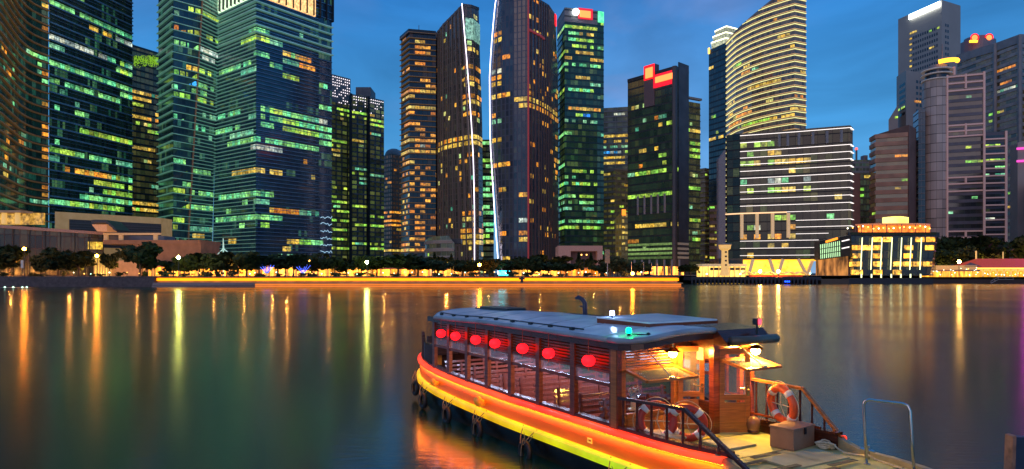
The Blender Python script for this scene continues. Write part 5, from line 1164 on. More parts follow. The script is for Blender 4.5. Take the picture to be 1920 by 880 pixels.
# striped office at the foot of the first sail
fo = nfac('curved_office', (.05, .06, .05), (.30, .28, .22), 3.6, 3.0, bandfrac=.45, mull=.05, c1=(.8, .9, .4), s=.2, prob=.3)
t = Tower('curved_office', 'small curved pale office with dark roof storey at the foot of the first sail tower', curve([(797, 330), (812, 318), (852, 312)], 3), [452, 449, 446, 444, 443, 442, 456], fo, 3.6, 3)
t.bands('floor_edges', stone_beige, 1.2, .5); t.bf = .45; t.scatter(.2, [YW, GY], run=2); t.done()
mb = MB(); mb.box(wx(820, 310), 318, wz(455, 310), wx(862, 310), 326, wz(446, 310)); mb.build('roof_storey', dark_panel, t.root)

# ---- cyan screen, light trees, wind sculpture, banners
s_ = empty('cyan_screen', (wx(946, 212), 212, 3), label='bright cyan screen standing on the promenade below the second sail tower', cat='screen')
mb = MB(); mb.box(wx(935, 212), 212, wz(516.5, 212), wx(956, 212), 212.4, wz(508, 212)); mb.build('display', glow('cyan_display', (.01, .6, .9), 5, c2=(.1, 1, .9), scale=.8), s_)
mb = MB(); mb.box(wx(934, 212), 212.45, 3, wx(957, 212), 212.8, wz(507.5, 212)); mb.build('cabinet', dark_panel, s_)
for px, lab in ((500, 'blue lit branching light sculpture left of the other one'), (568, 'blue lit branching light sculpture nearer the promenade lamp')):
    lt = empty('light_sculpture', (wx(px, 214), 214, 3), label=lab, cat='sculpture'); mb = MB()
    for sx, h in ((-14, 499), (-8, 497), (-3, 500), (3, 500), (8, 497), (14, 498)): mb.tube([(wx(px, 214), 214, 3.6), (wx(px + sx * .5, 214), 214, wz(506, 214)), (wx(px + sx, 214), 214, wz(h, 214))], .1, 4)
    mb.build('branches', glow('blue_branches', (.08, .15, 1), 1.3) if px == 500 else bpy.data.materials['blue_branches'], lt)
    mb = MB(); mb.tube([(wx(px, 214), 214, 2.95), (wx(px, 214), 214, 4.0)], .3, 8); mb.build('trunk', cream, lt)
ws = empty('wind_sculpture', (wx(419, 228), 228, 3), label='white three armed mast sculpture rising above the trees by the blue tower', cat='sculpture')
mb = MB(); wl = mat('mast_white', (.6, .75, .65), .5, em=(.6, 1, .8), es=.4); hub = (wx(419, 228), 228, wz(467, 228))
mb.tube([(hub[0], 228, 3), hub], .22, 6); mb.build('mast', wl, ws)
for a, z in ((418.5, 447), (408, 477), (430, 475)):
    mb = MB(); mb.tube([hub, (wx(a, 228), 228, wz(z, 228))], [.28, .1], 6); mb.build('blade', wl, ws)
for px, lab in ((41, 'white vertical banner on a pole below the orange street lamp'),):
    bn = empty('banner', (wx(px, 203), 204, 3), label=lab, cat='banner'); mb = MB(); mb.box(wx(px - 2, 204), 204, wz(503, 204), wx(px + 2.5, 204), 204.1, wz(488, 204)); mb.build('panel', white_trim, bn)
    mb = MB(); mb.tube([(wx(px, 204), 204.2, 2.98), (wx(px, 204), 204.2, wz(488, 204))], .1, 6); mb.build('pole', dark_panel, bn)

# ---- street lamps
amb = glow('sodium_globe', (1, .27, .015), 170, sample=True); wht = glow('lime_white_globe', (.95, 1, .2), 150, sample=True); hal = glow('halogen_globe', (1, .5, .1), 150, sample=True)
def lamp(px, py, Y, m, col, W, label, z0=2.96, r=.38, two=False):
    rt_ = empty('street_lamp', (wx(px, Y), Y, z0), label=label, cat='street lamp', group='street lamps along the waterfront')
    z = wz(py, Y); x = wx(px, Y)
    mb = MB(); mb.tube([(x, Y, z0), (x, Y, z - r * .9)], [.13, .07], 6); mb.build('pole', dark_panel, rt_)
    for d in ((-.8, .8) if two else (0,)):
        mb = MB(); mb.ball((x + d, Y - .1, z), r, 10); mb.build('globe', m, rt_)
    if two: mb = MB(); mb.tube([(x - .8, Y, z - r), (x + .8, Y, z - r)], .06, 5); mb.build('arm', dark_panel, rt_)
SOD = (1, .42, .08)
for a in ((46, 467, 206, amb, SOD, 900, 'orange street lamp above the white banner at the left end'), (182, 480, 206, amb, SOD, 1100, 'orange street lamp in front of the glazed entrance'),
          (335, 483, 206, wht, (1, .95, .35), 1500, 'bright lime white street lamp below the finned tower'), (688, 492, 206, wht, (1, .95, .35), 1500, 'lime white street lamp below the pixel towers'),
          (899, 497, 206, amb, SOD, 1600, 'big orange street lamp at the foot of the sail light strip'), (1186, 513, 206, amb, SOD, 700, 'low orange lamp below the black tower'),
          (285, 472, 232, bulb, SOD, 300, 'small faint orange lamp above the round tree by the salmon wall'), (580, 489, 214, bulb, SOD, 500, 'small orange lamp among the trees left of the lime white lamp'),
          (1425, 509, 260, hal, (1, .75, .35), 1500, 'brilliant warm lamp over the red curtains, the one nearer the signal tower'), (1459, 509, 260, hal, (1, .75, .35), 1500, 'brilliant warm lamp over the red curtains, the one farther from the signal tower'),
          (1798, 491, 264, hal, (1, .62, .2), 4500, 'dazzling amber lamp beside the red roofed pier hall'), (1388, 514, 259, gbulb, (.5, 1, .8), 300, 'small green white lamp left of the red curtains'), (1519, 513, 259, gbulb, (.6, 1, .9), 400, 'small green white lamp at the foot of the last slanting leg'), (1325, 514, 259, wbulb, (.9, 1, .6), 300, 'small lime lamp at the cafe corner')):
    lamp(*a, r=.48 if a[3] in (amb, wht) else (.6 if a[3] is hal else .3))
lamp(163, 478, 225, wbulb, (1, .7, .3), 400, 'white twin lamp just left of the orange lamp by the entrance', two=True, r=.25)
lamp(1095, 478, 215, bulb, SOD, 300, 'twin headed lamp post before the pink walled hall', two=True, r=.22)
# bare point lights added low along the promenade to warm trees and podium
for k in range(34):
    px = 20 + k * 34.5 + 11 * math.sin(k * 2.3); Y = 226 + (k % 4) * 3 - (7 if k < 8 else 0)
    if px > 1180: break
    l = bpy.data.lights.new('promenade_fill_light', 'POINT'); l.energy = 600 + 600 * (k % 3 == 0); l.color = (1, .40, .07); l.shadow_soft_size = .15
    o = bpy.data.objects.new('promenade_fill_light', l); COL.objects.link(o); o.location = (wx(px, Y), Y, 4.2)
def near(px):
    names = [(60, 'the dark glass hall'), (190, 'the glazed entrance'), (290, 'the salmon wall'), (380, 'the finned tower'), (440, 'the wind sculpture'), (540, 'the blue office tower'), (650, 'the pixel tower'), (735, 'the domed tower'), (800, 'the balcony tower'), (870, 'the first sail tower'), (925, 'the cyan screen'), (1000, 'the second sail tower'), (1090, 'the pink walled hall'), (1150, 'the tan apartment block'), (1200, 'the black tower'), (1300, 'the striped block')]
    return min(names, key=lambda n: abs(n[0] - px))[1]
# low bulbs: bollard lights on the promenade
cntb = {}
for k in range(64):
    px = 120 + k * 17.2 + random.uniform(-5, 5); Y = 205 + random.random() * 12; m_ = random.choice([bulb, bulb, wbulb, gbulb])
    z = random.uniform(3.6, 4.3); nm = near(px); key = 'b' + nm; cntb[key] = cntb.get(key, 0) + 1; lab = '%s small glowing lamp from the left on the paving below %s' % (ORD[cntb[key] - 1], nm)
    rt_ = empty('bollard_light', (wx(px, Y), Y, 2.96), label=lab, cat='bollard light', group='small lamps on the promenade paving')
    mb = MB(); mb.tube([(wx(px, Y), Y, 2.96), (wx(px, Y), Y, z - .1)], .07, 5); mb.build('post', dark_panel, rt_)
    mb = MB(); mb.ball((wx(px, Y), Y, z), random.uniform(.12, .2), 8); mb.build('globe', m_, rt_)
# railing of the promenade
pr = empty('promenade_railing', (wx(980, 203), 203.2, 2.98), label='long thin dark railing along the top of the quay wall', cat='railing')
mb = MB(); mb.beam((wx(300, 203), 203.0, 3.95), (wx(1272, 203), 203.0, 3.95), .07, .07); mb.build('top_rail', dark_panel, pr)
mb = MB()
for k in range(150): x = wx(300, 203) + (wx(1272, 203) - wx(300, 203)) * k / 149; mb.box(x - .035, 202.97, 2.98, x + .035, 203.03, 3.92)
tag(mb.build('posts', dark_panel, pr), kind='stuff')
for k, px in enumerate((1184, 1207, 1222, 1233)):
    mb = MB(); mb.tube([(wx(px, 208), 208, 2.96), (wx(px, 208), 208, wz(490 + k, 208))], [.12, .06], 6); mb.build('flag_pole', mat('pole_white', (.5, .48, .45), .5) if k == 0 else bpy.data.materials['pole_white'], loc=(wx(px, 208), 208, 2.96), label=ORD[k] + ' thin pale flag pole from the left before the lobby', cat='flag pole', group='flag poles in front of the lobby')
mb = MB(); mb.tube([(wx(1139, 212), 212, 2.96), (wx(1139, 212), 212, wz(468, 212))], .12, 6); o = mb.build('sign_mast', bpy.data.materials['pole_white'], loc=(wx(1139, 212), 212, 2.96), label='tall pole with a pale panel below the tan apartment block', cat='mast')
mb = MB(); mb.box(wx(1134, 212), 211.6, wz(494, 212), wx(1143, 212), 211.8, wz(468, 212)); mb.build('panel', mat('mast_panel', (.3, .25, .15), .7), o)

# ---- trees
bark = mat('bark', (.10, .07, .05), .9, scale=2)
leafm = [mat('foliage_deep', (.028, .046, .014), .8, scale=.5, var=.5, spec=.2), mat('foliage_olive', (.065, .07, .018), .8, scale=.5, var=.5, spec=.2)]
def crown_mesh(w, h, nleaf, seed, m, size=.55, cone=False):
    rnd = random.Random(seed); mb = MB()
    lobes = [(rnd.uniform(-.62, .62) * w / 2, rnd.uniform(-.5, .5) * w / 2, rnd.uniform(-.3, .42) * h, rnd.uniform(.28, .52)) for _ in range(11)] + [(0, 0, 0, .6)]
    for _ in range(nleaf):
        lx, ly, lz, lr = rnd.choice(lobes)
        while True:
            d = Vector((rnd.gauss(0, 1), rnd.gauss(0, 1), rnd.gauss(0, 1))); 
            if d.length > .1: break
        d.normalize(); rr = lr * (.55 + .5 * rnd.random())
        p = Vector((lx + d.x * rr * w / 2, ly + d.y * rr * w / 2, lz + d.z * rr * h * .62))
        if cone: f = 1 - (p.z / h + .5) * .85; p.x *= max(.1, f); p.y *= max(.1, f)
        p.z = max(p.z, -h * .5)
        u = Vector((rnd.gauss(0, 1), rnd.gauss(0, 1), rnd.gauss(0, .7))).normalized(); v = u.orthogonal().normalized(); s = size * rnd.uniform(.6, 1.5)
        mb.face([p + u * s, p + v * s * .7, p - u * s, p - v * s * .7])
    me = bpy.data.meshes.new('crown'); me.from_pydata([tuple(x) for x in mb.v], [], mb.f); me.materials.append(m); return me
crowns = [crown_mesh(9, 5, 950, s, leafm[s % 2 if s > 3 else 0]) for s in range(6)]
cones = [crown_mesh(5, 8, 600, 50 + s, leafm[0], cone=True) for s in range(2)]
def trunk_mesh(h, w, seed):
    rnd = random.Random(seed); mb = MB(); mb.tube([(0, 0, 0), (.1, 0, h * .5), (0, .1, h)], [.3, .22, .18], 7)
    for k in range(5):
        a = rnd.random() * 6.3; mb.tube([(0, 0, h * .75), (math.cos(a) * w * .18, math.sin(a) * w * .18, h * 1.05), (math.cos(a) * w * .34, math.sin(a) * w * .34, h * 1.3)], [.14, .09, .04], 5)
    me = bpy.data.meshes.new('trunk'); me.from_pydata([tuple(x) for x in mb.v], [], mb.f); me.materials.append(bark); return me
trunks = [trunk_mesh(3.0, 9, s) for s in range(3)]
def tree(px, py_top, w_px, Y, label, group, kind=None, z0=2.95, h_px=None):
    w = w_px * Y / F; zt = wz(py_top, Y); H = zt - z0; hc = H * .72 if h_px is None else h_px * Y / F
    rt_ = empty('tree', (wx(px, Y), Y, z0), label=label, cat='tree', group=group)
    me = random.choice(crowns if kind != 'cone' else cones); c = bpy.data.objects.new('crown', me); COL.objects.link(c); c.parent = rt_
    bw, bh = (9, 5) if kind != 'cone' else (5, 8)
    c.scale = (w / bw, w / bw * random.uniform(.8, 1.1), hc / (bh * 1.05)); c.location = (0, 0, H - hc * .55); c.rotation_euler = (0, 0, random.random() * 6.28 if kind != 'cone' else 0)
    t_ = bpy.data.objects.new('trunk', random.choice(trunks)); COL.objects.link(t_); t_.parent = rt_; hb = H - hc * .75; t_.scale = (w / 10, w / 10, max(.5, hb / 3.0))
tl = [(-20, 468, 70), (22, 462, 66), (70, 480, 40), (112, 472, 66), (146, 466, 78), (206, 474, 34), (268, 462, 74), (318, 488, 36), (352, 478, 46), (378, 470, 40), (405, 478, 44), (432, 474, 46), (462, 472, 52), (492, 478, 46), (520, 474, 54), (556, 478, 46), (588, 474, 54), (620, 478, 50), (652, 480, 48), (682, 484, 40), (712, 482, 54), (748, 478, 60), (786, 476, 56), (826, 482, 56), (862, 488, 44), (888, 492, 34), (925, 492, 44), (958, 488, 50), (992, 482, 60), (1028, 488, 58), (1062, 492, 44), (1122, 490, 40), (1152, 486, 52), (1180, 488, 40), (1208, 494, 34), (1296, 492, 34), (1312, 502, 22)]
cnt = {}
kinds = ['round dark', 'broad dark', 'low dark', 'loose dark', 'tall dark']
wordn = ['first', 'second', 'third', 'fourth', 'fifth', 'sixth']
for k, (px, py, w) in enumerate(tl):
    nm = near(px); cnt[nm] = cnt.get(nm, 0) + 1
    Y = 214 + (k * 7) % 13 if px < 1240 else 275
    tree(px + random.uniform(-7, 7), py + random.uniform(-5, 7), w * random.uniform(.9, 1.5), Y, 'dark leafy tree before %s, %s from the left' % (nm, wordn[cnt[nm] - 1]), 'trees along the promenade')
for k in range(17):
    px = 395 + k * 47; nm = near(px); key = 'c' + nm; cnt[key] = cnt.get(key, 0) + 1
    tree(px + random.uniform(-8, 8), random.uniform(478, 488), 52, 244, 'back row tree behind the arcade near %s, %s from the left' % (nm, wordn[cnt[key] - 1]), 'back row of trees', h_px=20)
shrubs = [crown_mesh(4, 2, 260, 80 + s, leafm[s % 2], .3) for s in range(3)]
rs_ = random.Random(21); cnts = {}
for k in range(34):
    px = 20 + k * 36 + rs_.uniform(-12, 12); Y = 207 + rs_.random() * 6; nm = near(px); cnts[nm] = cnts.get(nm, 0) + 1
    rt_ = empty('shrub', (wx(px, Y), Y, 2.96), label='%s low dark shrub from the left on the quay below %s' % (ORD[cnts[nm] - 1], nm), cat='shrub', group='low shrubs on the quay')
    c = bpy.data.objects.new('foliage', shrubs[k % 3]); COL.objects.link(c); c.parent = rt_; sw = rs_.uniform(.4, 1.5); c.scale = (sw, .7, rs_.uniform(.35, .85)); c.location = (0, 0, .75 * c.scale[2]); c.rotation_euler = (0, 0, rs_.uniform(-.3, .3))
for px, lab in ((846, 'pointed dark conifer left of the orange lamp, nearest the curved office'), (815, 'pointed dark conifer left of the orange lamp, nearest the balcony tower'), (1085, 'pointed dark conifer before the pink walled hall, left one'), (1108, 'pointed dark conifer before the pink walled hall, right one')):
    tree(px, 476, 22, 232, lab, 'pointed conifers', 'cone')
for k, (px, py, w, h) in enumerate(((1752, 442, 60, 52), (1790, 446, 70, 50), (1832, 444, 76, 46), (1872, 446, 72, 44), (1912, 443, 70, 46), (1955, 446, 80, 50), (1772, 470, 50, 30), (1812, 466, 54, 34), (1858, 468, 50, 28))):
    tree(px, py, w * 1.15, 312 - (k > 5) * 14, 'large tree behind the pier hall, %s from the left %s' % (['first', 'second', 'third', 'fourth', 'fifth', 'sixth', 'first', 'second', 'third'][k], 'in the upper row' if k < 6 else 'in the lower row'), 'large trees behind the pier hall', h_px=h, z0=2.9)
for px, Y, e in ((1770, 290, 5000), (1812, 290, 4000), (1860, 296, 3500), (1910, 296, 3000)):
    l = bpy.data.lights.new('uplight', 'POINT'); l.energy = e; l.color = (1, .55, .12); l.shadow_soft_size = .4; o = bpy.data.objects.new('uplight', l); COL.objects.link(o); o.location = (wx(px, Y), Y, 5)
# ============================================================ the river boat
# boat frame: local x runs to the bow (towards the camera), y to the far side, z up from the water
ang = -R(60); d_ = Vector((.5, -.8660254)); v_ = Vector((.8660254, .5))
org = d_ * -12.0 + v_ * 9.4
def BW(x, y, z): p = org + d_ * x + v_ * y; return Vector((p.x, p.y, z))
boat = bpy.data.objects.new('river_boat', None); COL.objects.link(boat); boat.location = (org.x, org.y, 0); boat.rotation_euler = (0, 0, ang)
tag(boat, 'wooden river tour boat with a pale blue roof and glowing orange and yellow hull', 'boat')
OFF[boat.name] = Vector((0, 0, 0))
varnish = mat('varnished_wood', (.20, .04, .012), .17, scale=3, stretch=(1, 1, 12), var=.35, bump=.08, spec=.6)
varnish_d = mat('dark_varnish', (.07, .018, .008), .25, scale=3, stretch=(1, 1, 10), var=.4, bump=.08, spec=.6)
honey = mat('honey_wood', (.42, .14, .03), .28, scale=3, stretch=(1, 1, 12), var=.3, bump=.06)
roofp = mat('roof_paint', (.76, .88, .95), .24, scale=1.7, var=.22, bump=.15, spec=.8)
roof_rim = mat('roof_rim', (.30, .34, .36), .4, scale=2)
black_m = mat('black_fitting', (.012, .012, .015), .35)
hullk = mat('hull_black', (.010, .010, .010), .25, scale=2, var=.5)
hullo = mat('hull_orange', (.85, .21, .012), .35, scale=1.5, stretch=(.4, 1, 2), var=.16, bump=.08)
steel = mat('brushed_steel', (.55, .53, .48), .22, metal=1, scale=8, var=.1)
brass = mat('brass', (.75, .48, .16), .25, metal=1, scale=6, var=.15)
glass = newmat('window_glass')[0]; gb = glass.node_tree.nodes['Principled BSDF']; gb.inputs['Base Color'].default_value = (.9, .95, .95, 1); gb.inputs['Roughness'].default_value = .03; gb.inputs['Alpha'].default_value = .14
deckm = mat('deck_paint', (.52, .52, .17), .65, scale=2.5, var=.22, bump=.15, c2=(.50, .47, .20))
red_tube = glow('red_rope_light', (1, .035, .014), 1.15, c2=(1, .085, .02), scale=1.2, sample=True)
# strake: painted yellow, the strip light's yellow to green glow put into its surface
strake, n, b = newmat('strake_glow_yellow_green')
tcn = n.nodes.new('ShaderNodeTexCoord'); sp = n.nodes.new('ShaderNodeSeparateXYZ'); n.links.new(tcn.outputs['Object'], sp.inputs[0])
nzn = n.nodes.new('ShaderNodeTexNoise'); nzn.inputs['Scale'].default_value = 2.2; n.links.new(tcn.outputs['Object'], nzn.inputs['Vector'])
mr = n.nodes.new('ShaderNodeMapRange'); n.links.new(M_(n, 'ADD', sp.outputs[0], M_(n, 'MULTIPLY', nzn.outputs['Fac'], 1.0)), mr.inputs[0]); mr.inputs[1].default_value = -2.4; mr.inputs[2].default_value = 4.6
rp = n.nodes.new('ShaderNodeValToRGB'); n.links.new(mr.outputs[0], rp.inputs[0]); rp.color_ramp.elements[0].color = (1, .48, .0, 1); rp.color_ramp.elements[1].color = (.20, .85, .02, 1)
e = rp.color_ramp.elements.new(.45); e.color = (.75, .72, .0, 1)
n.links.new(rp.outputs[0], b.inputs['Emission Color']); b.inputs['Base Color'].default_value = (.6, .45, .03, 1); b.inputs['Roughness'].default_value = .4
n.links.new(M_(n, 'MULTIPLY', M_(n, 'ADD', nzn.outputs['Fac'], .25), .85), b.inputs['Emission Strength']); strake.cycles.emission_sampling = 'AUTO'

XS = [-9.35, -9.25, -9.0, -8.75, -8.4, -7.8, -7, -6, -5, -4, -3, -2, -1, 0, 1, 2, 3, 3.8, 4.4, 5.0, 5.6, 6.2, 6.8, 7.3, 7.6]
def hb(x): return interp(x, [-9.35, -9.25, -9.0, -8.75, -8.4, -7.8, -7, -6, -5, 3.8, 4.6, 5.2, 5.9, 6.6, 7.2, 7.6], [.36, .5, .68, .82, .98, 1.18, 1.33, 1.41, 1.45, 1.45, 1.42, 1.32, 1.12, .8, .42, .06])
def zg(x): return interp(x, [-9.35, -8.3, -6.4, -4.2, -2, 2, 3.4, 4.5], [1.42, 1.35, 1.24, 1.17, 1.13, 1.14, 1.15, 1.22])
def ztop(x): return zg(x) if x < 4.55 else interp(x, [4.55, 4.9, 7.6], [1.22, 1.06, 1.2])
def loft(mb, prof, xs=XS, sides=(-1, 1), closed_end=True, m=0):
    """prof(x) -> list of (dy outward of the half beam, z)"""
    for sd in sides:
        rows = [[(x, sd * (hb(x) + dy), z) for dy, z in prof(x)] for x in xs]
        k = len(rows[0]); vs = [p for r_ in rows for p in r_]; fs = []
        for i in range(len(rows) - 1):
            for j in range(k - 1):
                q = (i * k + j, i * k + j + 1, (i + 1) * k + j + 1, (i + 1) * k + j); fs.append(q if sd > 0 else q[::-1])
        mb.raw(vs, fs, m)
mb = MB()
loft(mb, lambda x: [(0, zg(x) - .52 if x < 4.5 else ztop(x) - .40), (-.02, .3), (-.10, .0), (-.28, -.35), (-.5 if hb(x) > .6 else -hb(x) * .8, -.7)])
h0 = hb(-9.35); mb.face([(-9.35, -h0, .9), (-9.35, h0, .9), (-9.35, h0 * .6, -.7), (-9.35, -h0 * .6, -.7)])
hull = mb.build('hull', hullk, boat, smooth=True)
mb = MB(); loft(mb, lambda x: [(-.06, ztop(x) - .10), (.0, ztop(x) - .105), (.015, ztop(x) - .3), (0, ztop(x) - .53 if x < 4.5 else ztop(x) - .41)]); mb.face([(-9.352, -h0, .85), (-9.352, h0, .85), (-9.352, h0, 1.32), (-9.352, -h0, 1.32)][::-1])
mb.build('upper_planking', hullo, hull, smooth=True)
mb = MB()
xr = [x for x in XS if x <= 4.4] + [4.6]
loft(mb, lambda x: [(.045, zg(x) - .104), (.078, zg(x) - .103)], xr)
mb.build('added_amber_strip', glow('added_amber_glow', (1, .23, .01), 40, sample=True), hull)  # hidden strip added under the rope light to brighten the planking
mb = MB()
loft(mb, lambda x: [(-.05, zg(x) + .0), (.05, zg(x) - .005), (.085, zg(x) - .04), (.085, zg(x) - .10), (-.05, zg(x) - .10)], xr)
mb.build('rope_light', red_tube, hull, smooth=True)
mb = MB()
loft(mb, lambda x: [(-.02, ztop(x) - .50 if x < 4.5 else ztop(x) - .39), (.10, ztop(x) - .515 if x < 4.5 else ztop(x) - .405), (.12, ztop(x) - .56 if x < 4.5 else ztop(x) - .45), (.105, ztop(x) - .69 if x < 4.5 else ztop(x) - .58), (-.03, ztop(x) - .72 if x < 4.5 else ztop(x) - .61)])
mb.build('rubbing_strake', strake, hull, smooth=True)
mb = MB(); loft(mb, lambda x: [(-.20, zg(x) + .02), (-.20, zg(x) + .07), (-.03, zg(x) + .07), (-.03, zg(x) + .015)], xr); mb.build('gunwale_cap', varnish_d, hull)
mb = MB(); loft(mb, lambda x: [(-.16, zg(x) + .03), (-.16, .35)], xr); mb.build('bulwark_lining', varnish_d, hull)
# inside floor and fore deck
mb = MB()
for i in range(len(XS) - 1):
    a, c = XS[i], XS[i + 1]
    if c <= 2.0: mb.face([(a, -hb(a) + .1, .42), (c, -hb(c) + .1, .42), (c, hb(c) - .1, .42), (a, hb(a) - .1, .42)])
mb.build('cabin_floor', varnish_d, boat)
mb = MB(); DX = [1.85, 2.6, 3.4, 4.2, 4.9, 5.5, 6.1, 6.7, 7.2, 7.55]
def zd(x): return interp(x, [1.8, 4.5, 7.6], [.96, .98, 1.14])
for i in range(len(DX) - 1):
    a, c = DX[i], DX[i + 1]
    mb.face([(a, -hb(a) + .02, zd(a)), (c, -hb(c) + .02, zd(c)), (c, hb(c) - .02, zd(c)), (a, hb(a) - .02, zd(a))])
mb.face([(1.85, -1.4, .4), (1.85, 1.4, .4), (1.85, 1.4, .96), (1.85, -1.4, .96)])
deck = mb.build('fore_deck', deckm, boat)
mb = MB()
for x, y, a in ((3.35, .0, 0), (4.75, -.1, 0), (4.75, .55, 0)):
    w = .34; z = zd(x) + .012; mb.hexa([(x - .32, y - w, z), (x + .32, y - w, z), (x + .32, y + w, z), (x - .32, y + w, z)], [(x - .32, y - w, z + .03), (x + .32, y - w, z + .03), (x + .32, y + w, z + .03), (x - .32, y + w, z + .03)])
mb.build('deck_hatch', mat('hatch_paint', (.40, .39, .22), .6, scale=3, var=.2), deck)
grip = mat('grip_strip', (.12, .11, .06), .9, scale=12)
for x, y in ((4.05, -.9), (4.5, -.75), (5.0, -.6), (5.45, -.3), (4.3, -.2), (5.3, .35)):
    mb = MB(); z = zd(x) + .05 ; mb.box(x - .05, y - .30, zd(x) + .045, x + .05, y + .34, z + .003); mb.build('grip_strip', grip, deck)
mb = MB()
for x in (2.9, 4.1, 5.9): mb.box(x - .008, -hb(x) + .15, zd(x) + .003, x + .008, hb(x) - .15, zd(x) + .007)
mb.build('deck_seams', black_m, deck)
mb = MB(); mb.box(2.75, -.5, .965, 2.85, .35, .985); mb.build('step_edging', mat('yellow_edging', (.75, .6, .05), .6), deck)
mb = MB(); xs2 = [x for x in XS if x >= 4.4]
loft(mb, lambda x: [(-.10, zd(x) + .0), (-.10, ztop(x) + .02), (.01, ztop(x) + .02), (.01, ztop(x) - .12)], xs2); mb.build('toe_rail', mat('toe_rail_wood', (.36, .30, .16), .6, scale=4), hull)

# knobs on the planking, a fairlead, cleats
for x, r_ in ((-6.0, .085), (-3.15, .11)):
    mb = MB(); y = -hb(x); z = zg(x) - .36; mb.tube([(x, y + .02, z), (x, y - .12, z + .01), (x, y - .2, z + .03)], [r_ * .7, r_, r_ * .8], 12); mb.ball((x, y - .17, z + .07), r_, 12); mb.build('mooring_knob', mat('knob_gold', (.6, .3, .03), .35, em=(1, .35, .02), es=.12) if r_ < .1 else bpy.data.materials['knob_gold'], hull, smooth=True)
mb = MB(); x = 1.25; y = -hb(x) - .02; z = .78; mb.tube([(x - .06, y, z - .035), (x + .06, y, z - .035), (x + .06, y, z + .035), (x - .06, y, z + .035)], .018, 6, closed=True); mb.build('fairlead', mat('fairlead_gold', (.7, .5, .1), .4, em=(1, .6, .05), es=.3), hull)
mb = MB(); mb.tube([(5.25, 1.08, 1.0), (5.25, 1.08, 1.24)], .035, 8); mb.tube([(5.13, 1.08, 1.16), (5.37, 1.08, 1.16)], .025, 8); mb.build('cleat', steel, deck)

# cabin posts and side framing
PX = [-8.3, -7.5, -6.5, -5.35, -4.2, -3.08, -1.93, -.71, .6, 1.92]
ZR = 2.60
for sd in (-1, 1):
    for i, x in enumerate(PX[2:]):
        mb = MB(); w = .075 if i < 7 else .12; y = sd * (hb(x) - .07)
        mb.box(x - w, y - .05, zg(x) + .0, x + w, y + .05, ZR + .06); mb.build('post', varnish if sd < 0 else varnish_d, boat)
    for i in range(2, len(PX) - 1):
        a, c = PX[i] + .075, PX[i + 1] - (.075 if i < len(PX) - 2 else .12); y = sd * (hb(a) - .07)
        mb = MB(); n_ = 7
        for q in range(n_):
            z = 2.18 + q * .062; mb.hexa([(a, y - .022, z), (c, y - .022, z), (c, y + .012, z + .02), (a, y + .012, z + .02)], [(a, y - .022, z + .014), (c, y - .022, z + .014), (c, y + .012, z + .034), (a, y + .012, z + .034)])
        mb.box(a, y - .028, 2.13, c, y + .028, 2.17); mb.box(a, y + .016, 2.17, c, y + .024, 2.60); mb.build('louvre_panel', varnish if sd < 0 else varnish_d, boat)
        mb = MB(); mb.box(a, y - .03, 1.88, c, y + .03, 1.945); mb.build('mid_rail', varnish, boat)
        mb = MB(); mb.box(a, y - .004, 1.95, c, y + .004, 2.128); mb.build('top_light', glass, boat)
    mb = MB(); mb.box(-6.7, sd * 1.40 - .05, 2.60, 2.0, sd * 1.40 + .05, 2.74); mb.build('eaves_beam', varnish_d, boat)
# stern bulwark with slats and finials
for sd in (-1, 1):
    mb = MB()
    for i in range(4):
        a, c = [-8.85, -8.3, -7.7, -7.1, -6.55][i:i + 2]; ya, yc = sd * (hb(a) - .1), sd * (hb(c) - .1); za, zc = [1.95, 1.92, 1.9, 1.9, 1.92][i:i + 2]
        mb.hexa([(a, ya, zg(a)), (c, yc, zg(c)), (c, yc + .05, zg(c)), (a, ya + .05, zg(a))], [(a, ya, za), (c, yc, zc), (c, yc + .05, zc), (a, ya + .05, za)])
        for q in range(5):
            t = (q + .5) / 5; x = a + (c - a) * t; y = ya + (yc - ya) * t; mb.box(x - .02, y - .02 if sd < 0 else y + .05, zg(x) + .02, x + .02, y if sd < 0 else y + .07, za - .05)
    mb.build('stern_bulwark', varnish_d, boat)
    for x in (-8.85, -8.0):
        mb = MB(); y = sd * (hb(x) - .08); mb.tube([(x, y, zg(x)), (x, y, 2.0)], .045, 8); mb.ball((x, y, 2.06), .055, 10); mb.build('finial', varnish_d, boat)
mb = MB(); mb.box(-8.88, -.55, 1.3, -8.82, .55, 1.95); mb.build('stern_panel', varnish_d, boat)

# roof of the passenger cabin: crowned shell
def crown(y): return .17 * (1 - (y / 1.55) ** 2)
xsR = [-6.75, -6.5, -6, -5, -4, -3, -2, -1, 0, 1, 1.6, 1.9]
def wR(x): return interp(x, [-6.75, -6.4, -6.0, 2.2, 2.45, 2.62, 2.70], [.95, 1.3, 1.52, 1.52, 1.45, 1.30, 1.12])
def zR(x): return interp(x, [-6.75, -5, -3, 2.3], [2.72, 2.74, 2.78, 2.76])
NY = 14
top = []; bot = []
for x in xsR:
    w = wR(x); top.append([(x, w * (j / NY * 2 - 1), zR(x) + crown(w * (j / NY * 2 - 1)) + .045) for j in range(NY + 1)]); bot.append([(x, p[1], p[2] - .075) for p in top[-1]])
mb = MB()
vs = [p for r_ in top for p in r_]; K = NY + 1; mb.raw(vs, [(i * K + j, (i + 1) * K + j, (i + 1) * K + j + 1, i * K + j + 1) for i in range(len(xsR) - 1) for j in range(NY)])
roof = mb.build('roof', roofp, boat, smooth=True)
mb = MB(); vs = [p for r_ in bot for p in r_]; mb.raw(vs, [(i * K + j, i * K + j + 1, (i + 1) * K + j + 1, (i + 1) * K + j) for i in range(len(xsR) - 1) for j in range(NY)]); mb.build('ceiling', honey, roof, smooth=True)
rim = [r_[-1] for r_ in reversed(top)] + list(reversed(top[0][1:-1])) + [r_[0] for r_ in top]
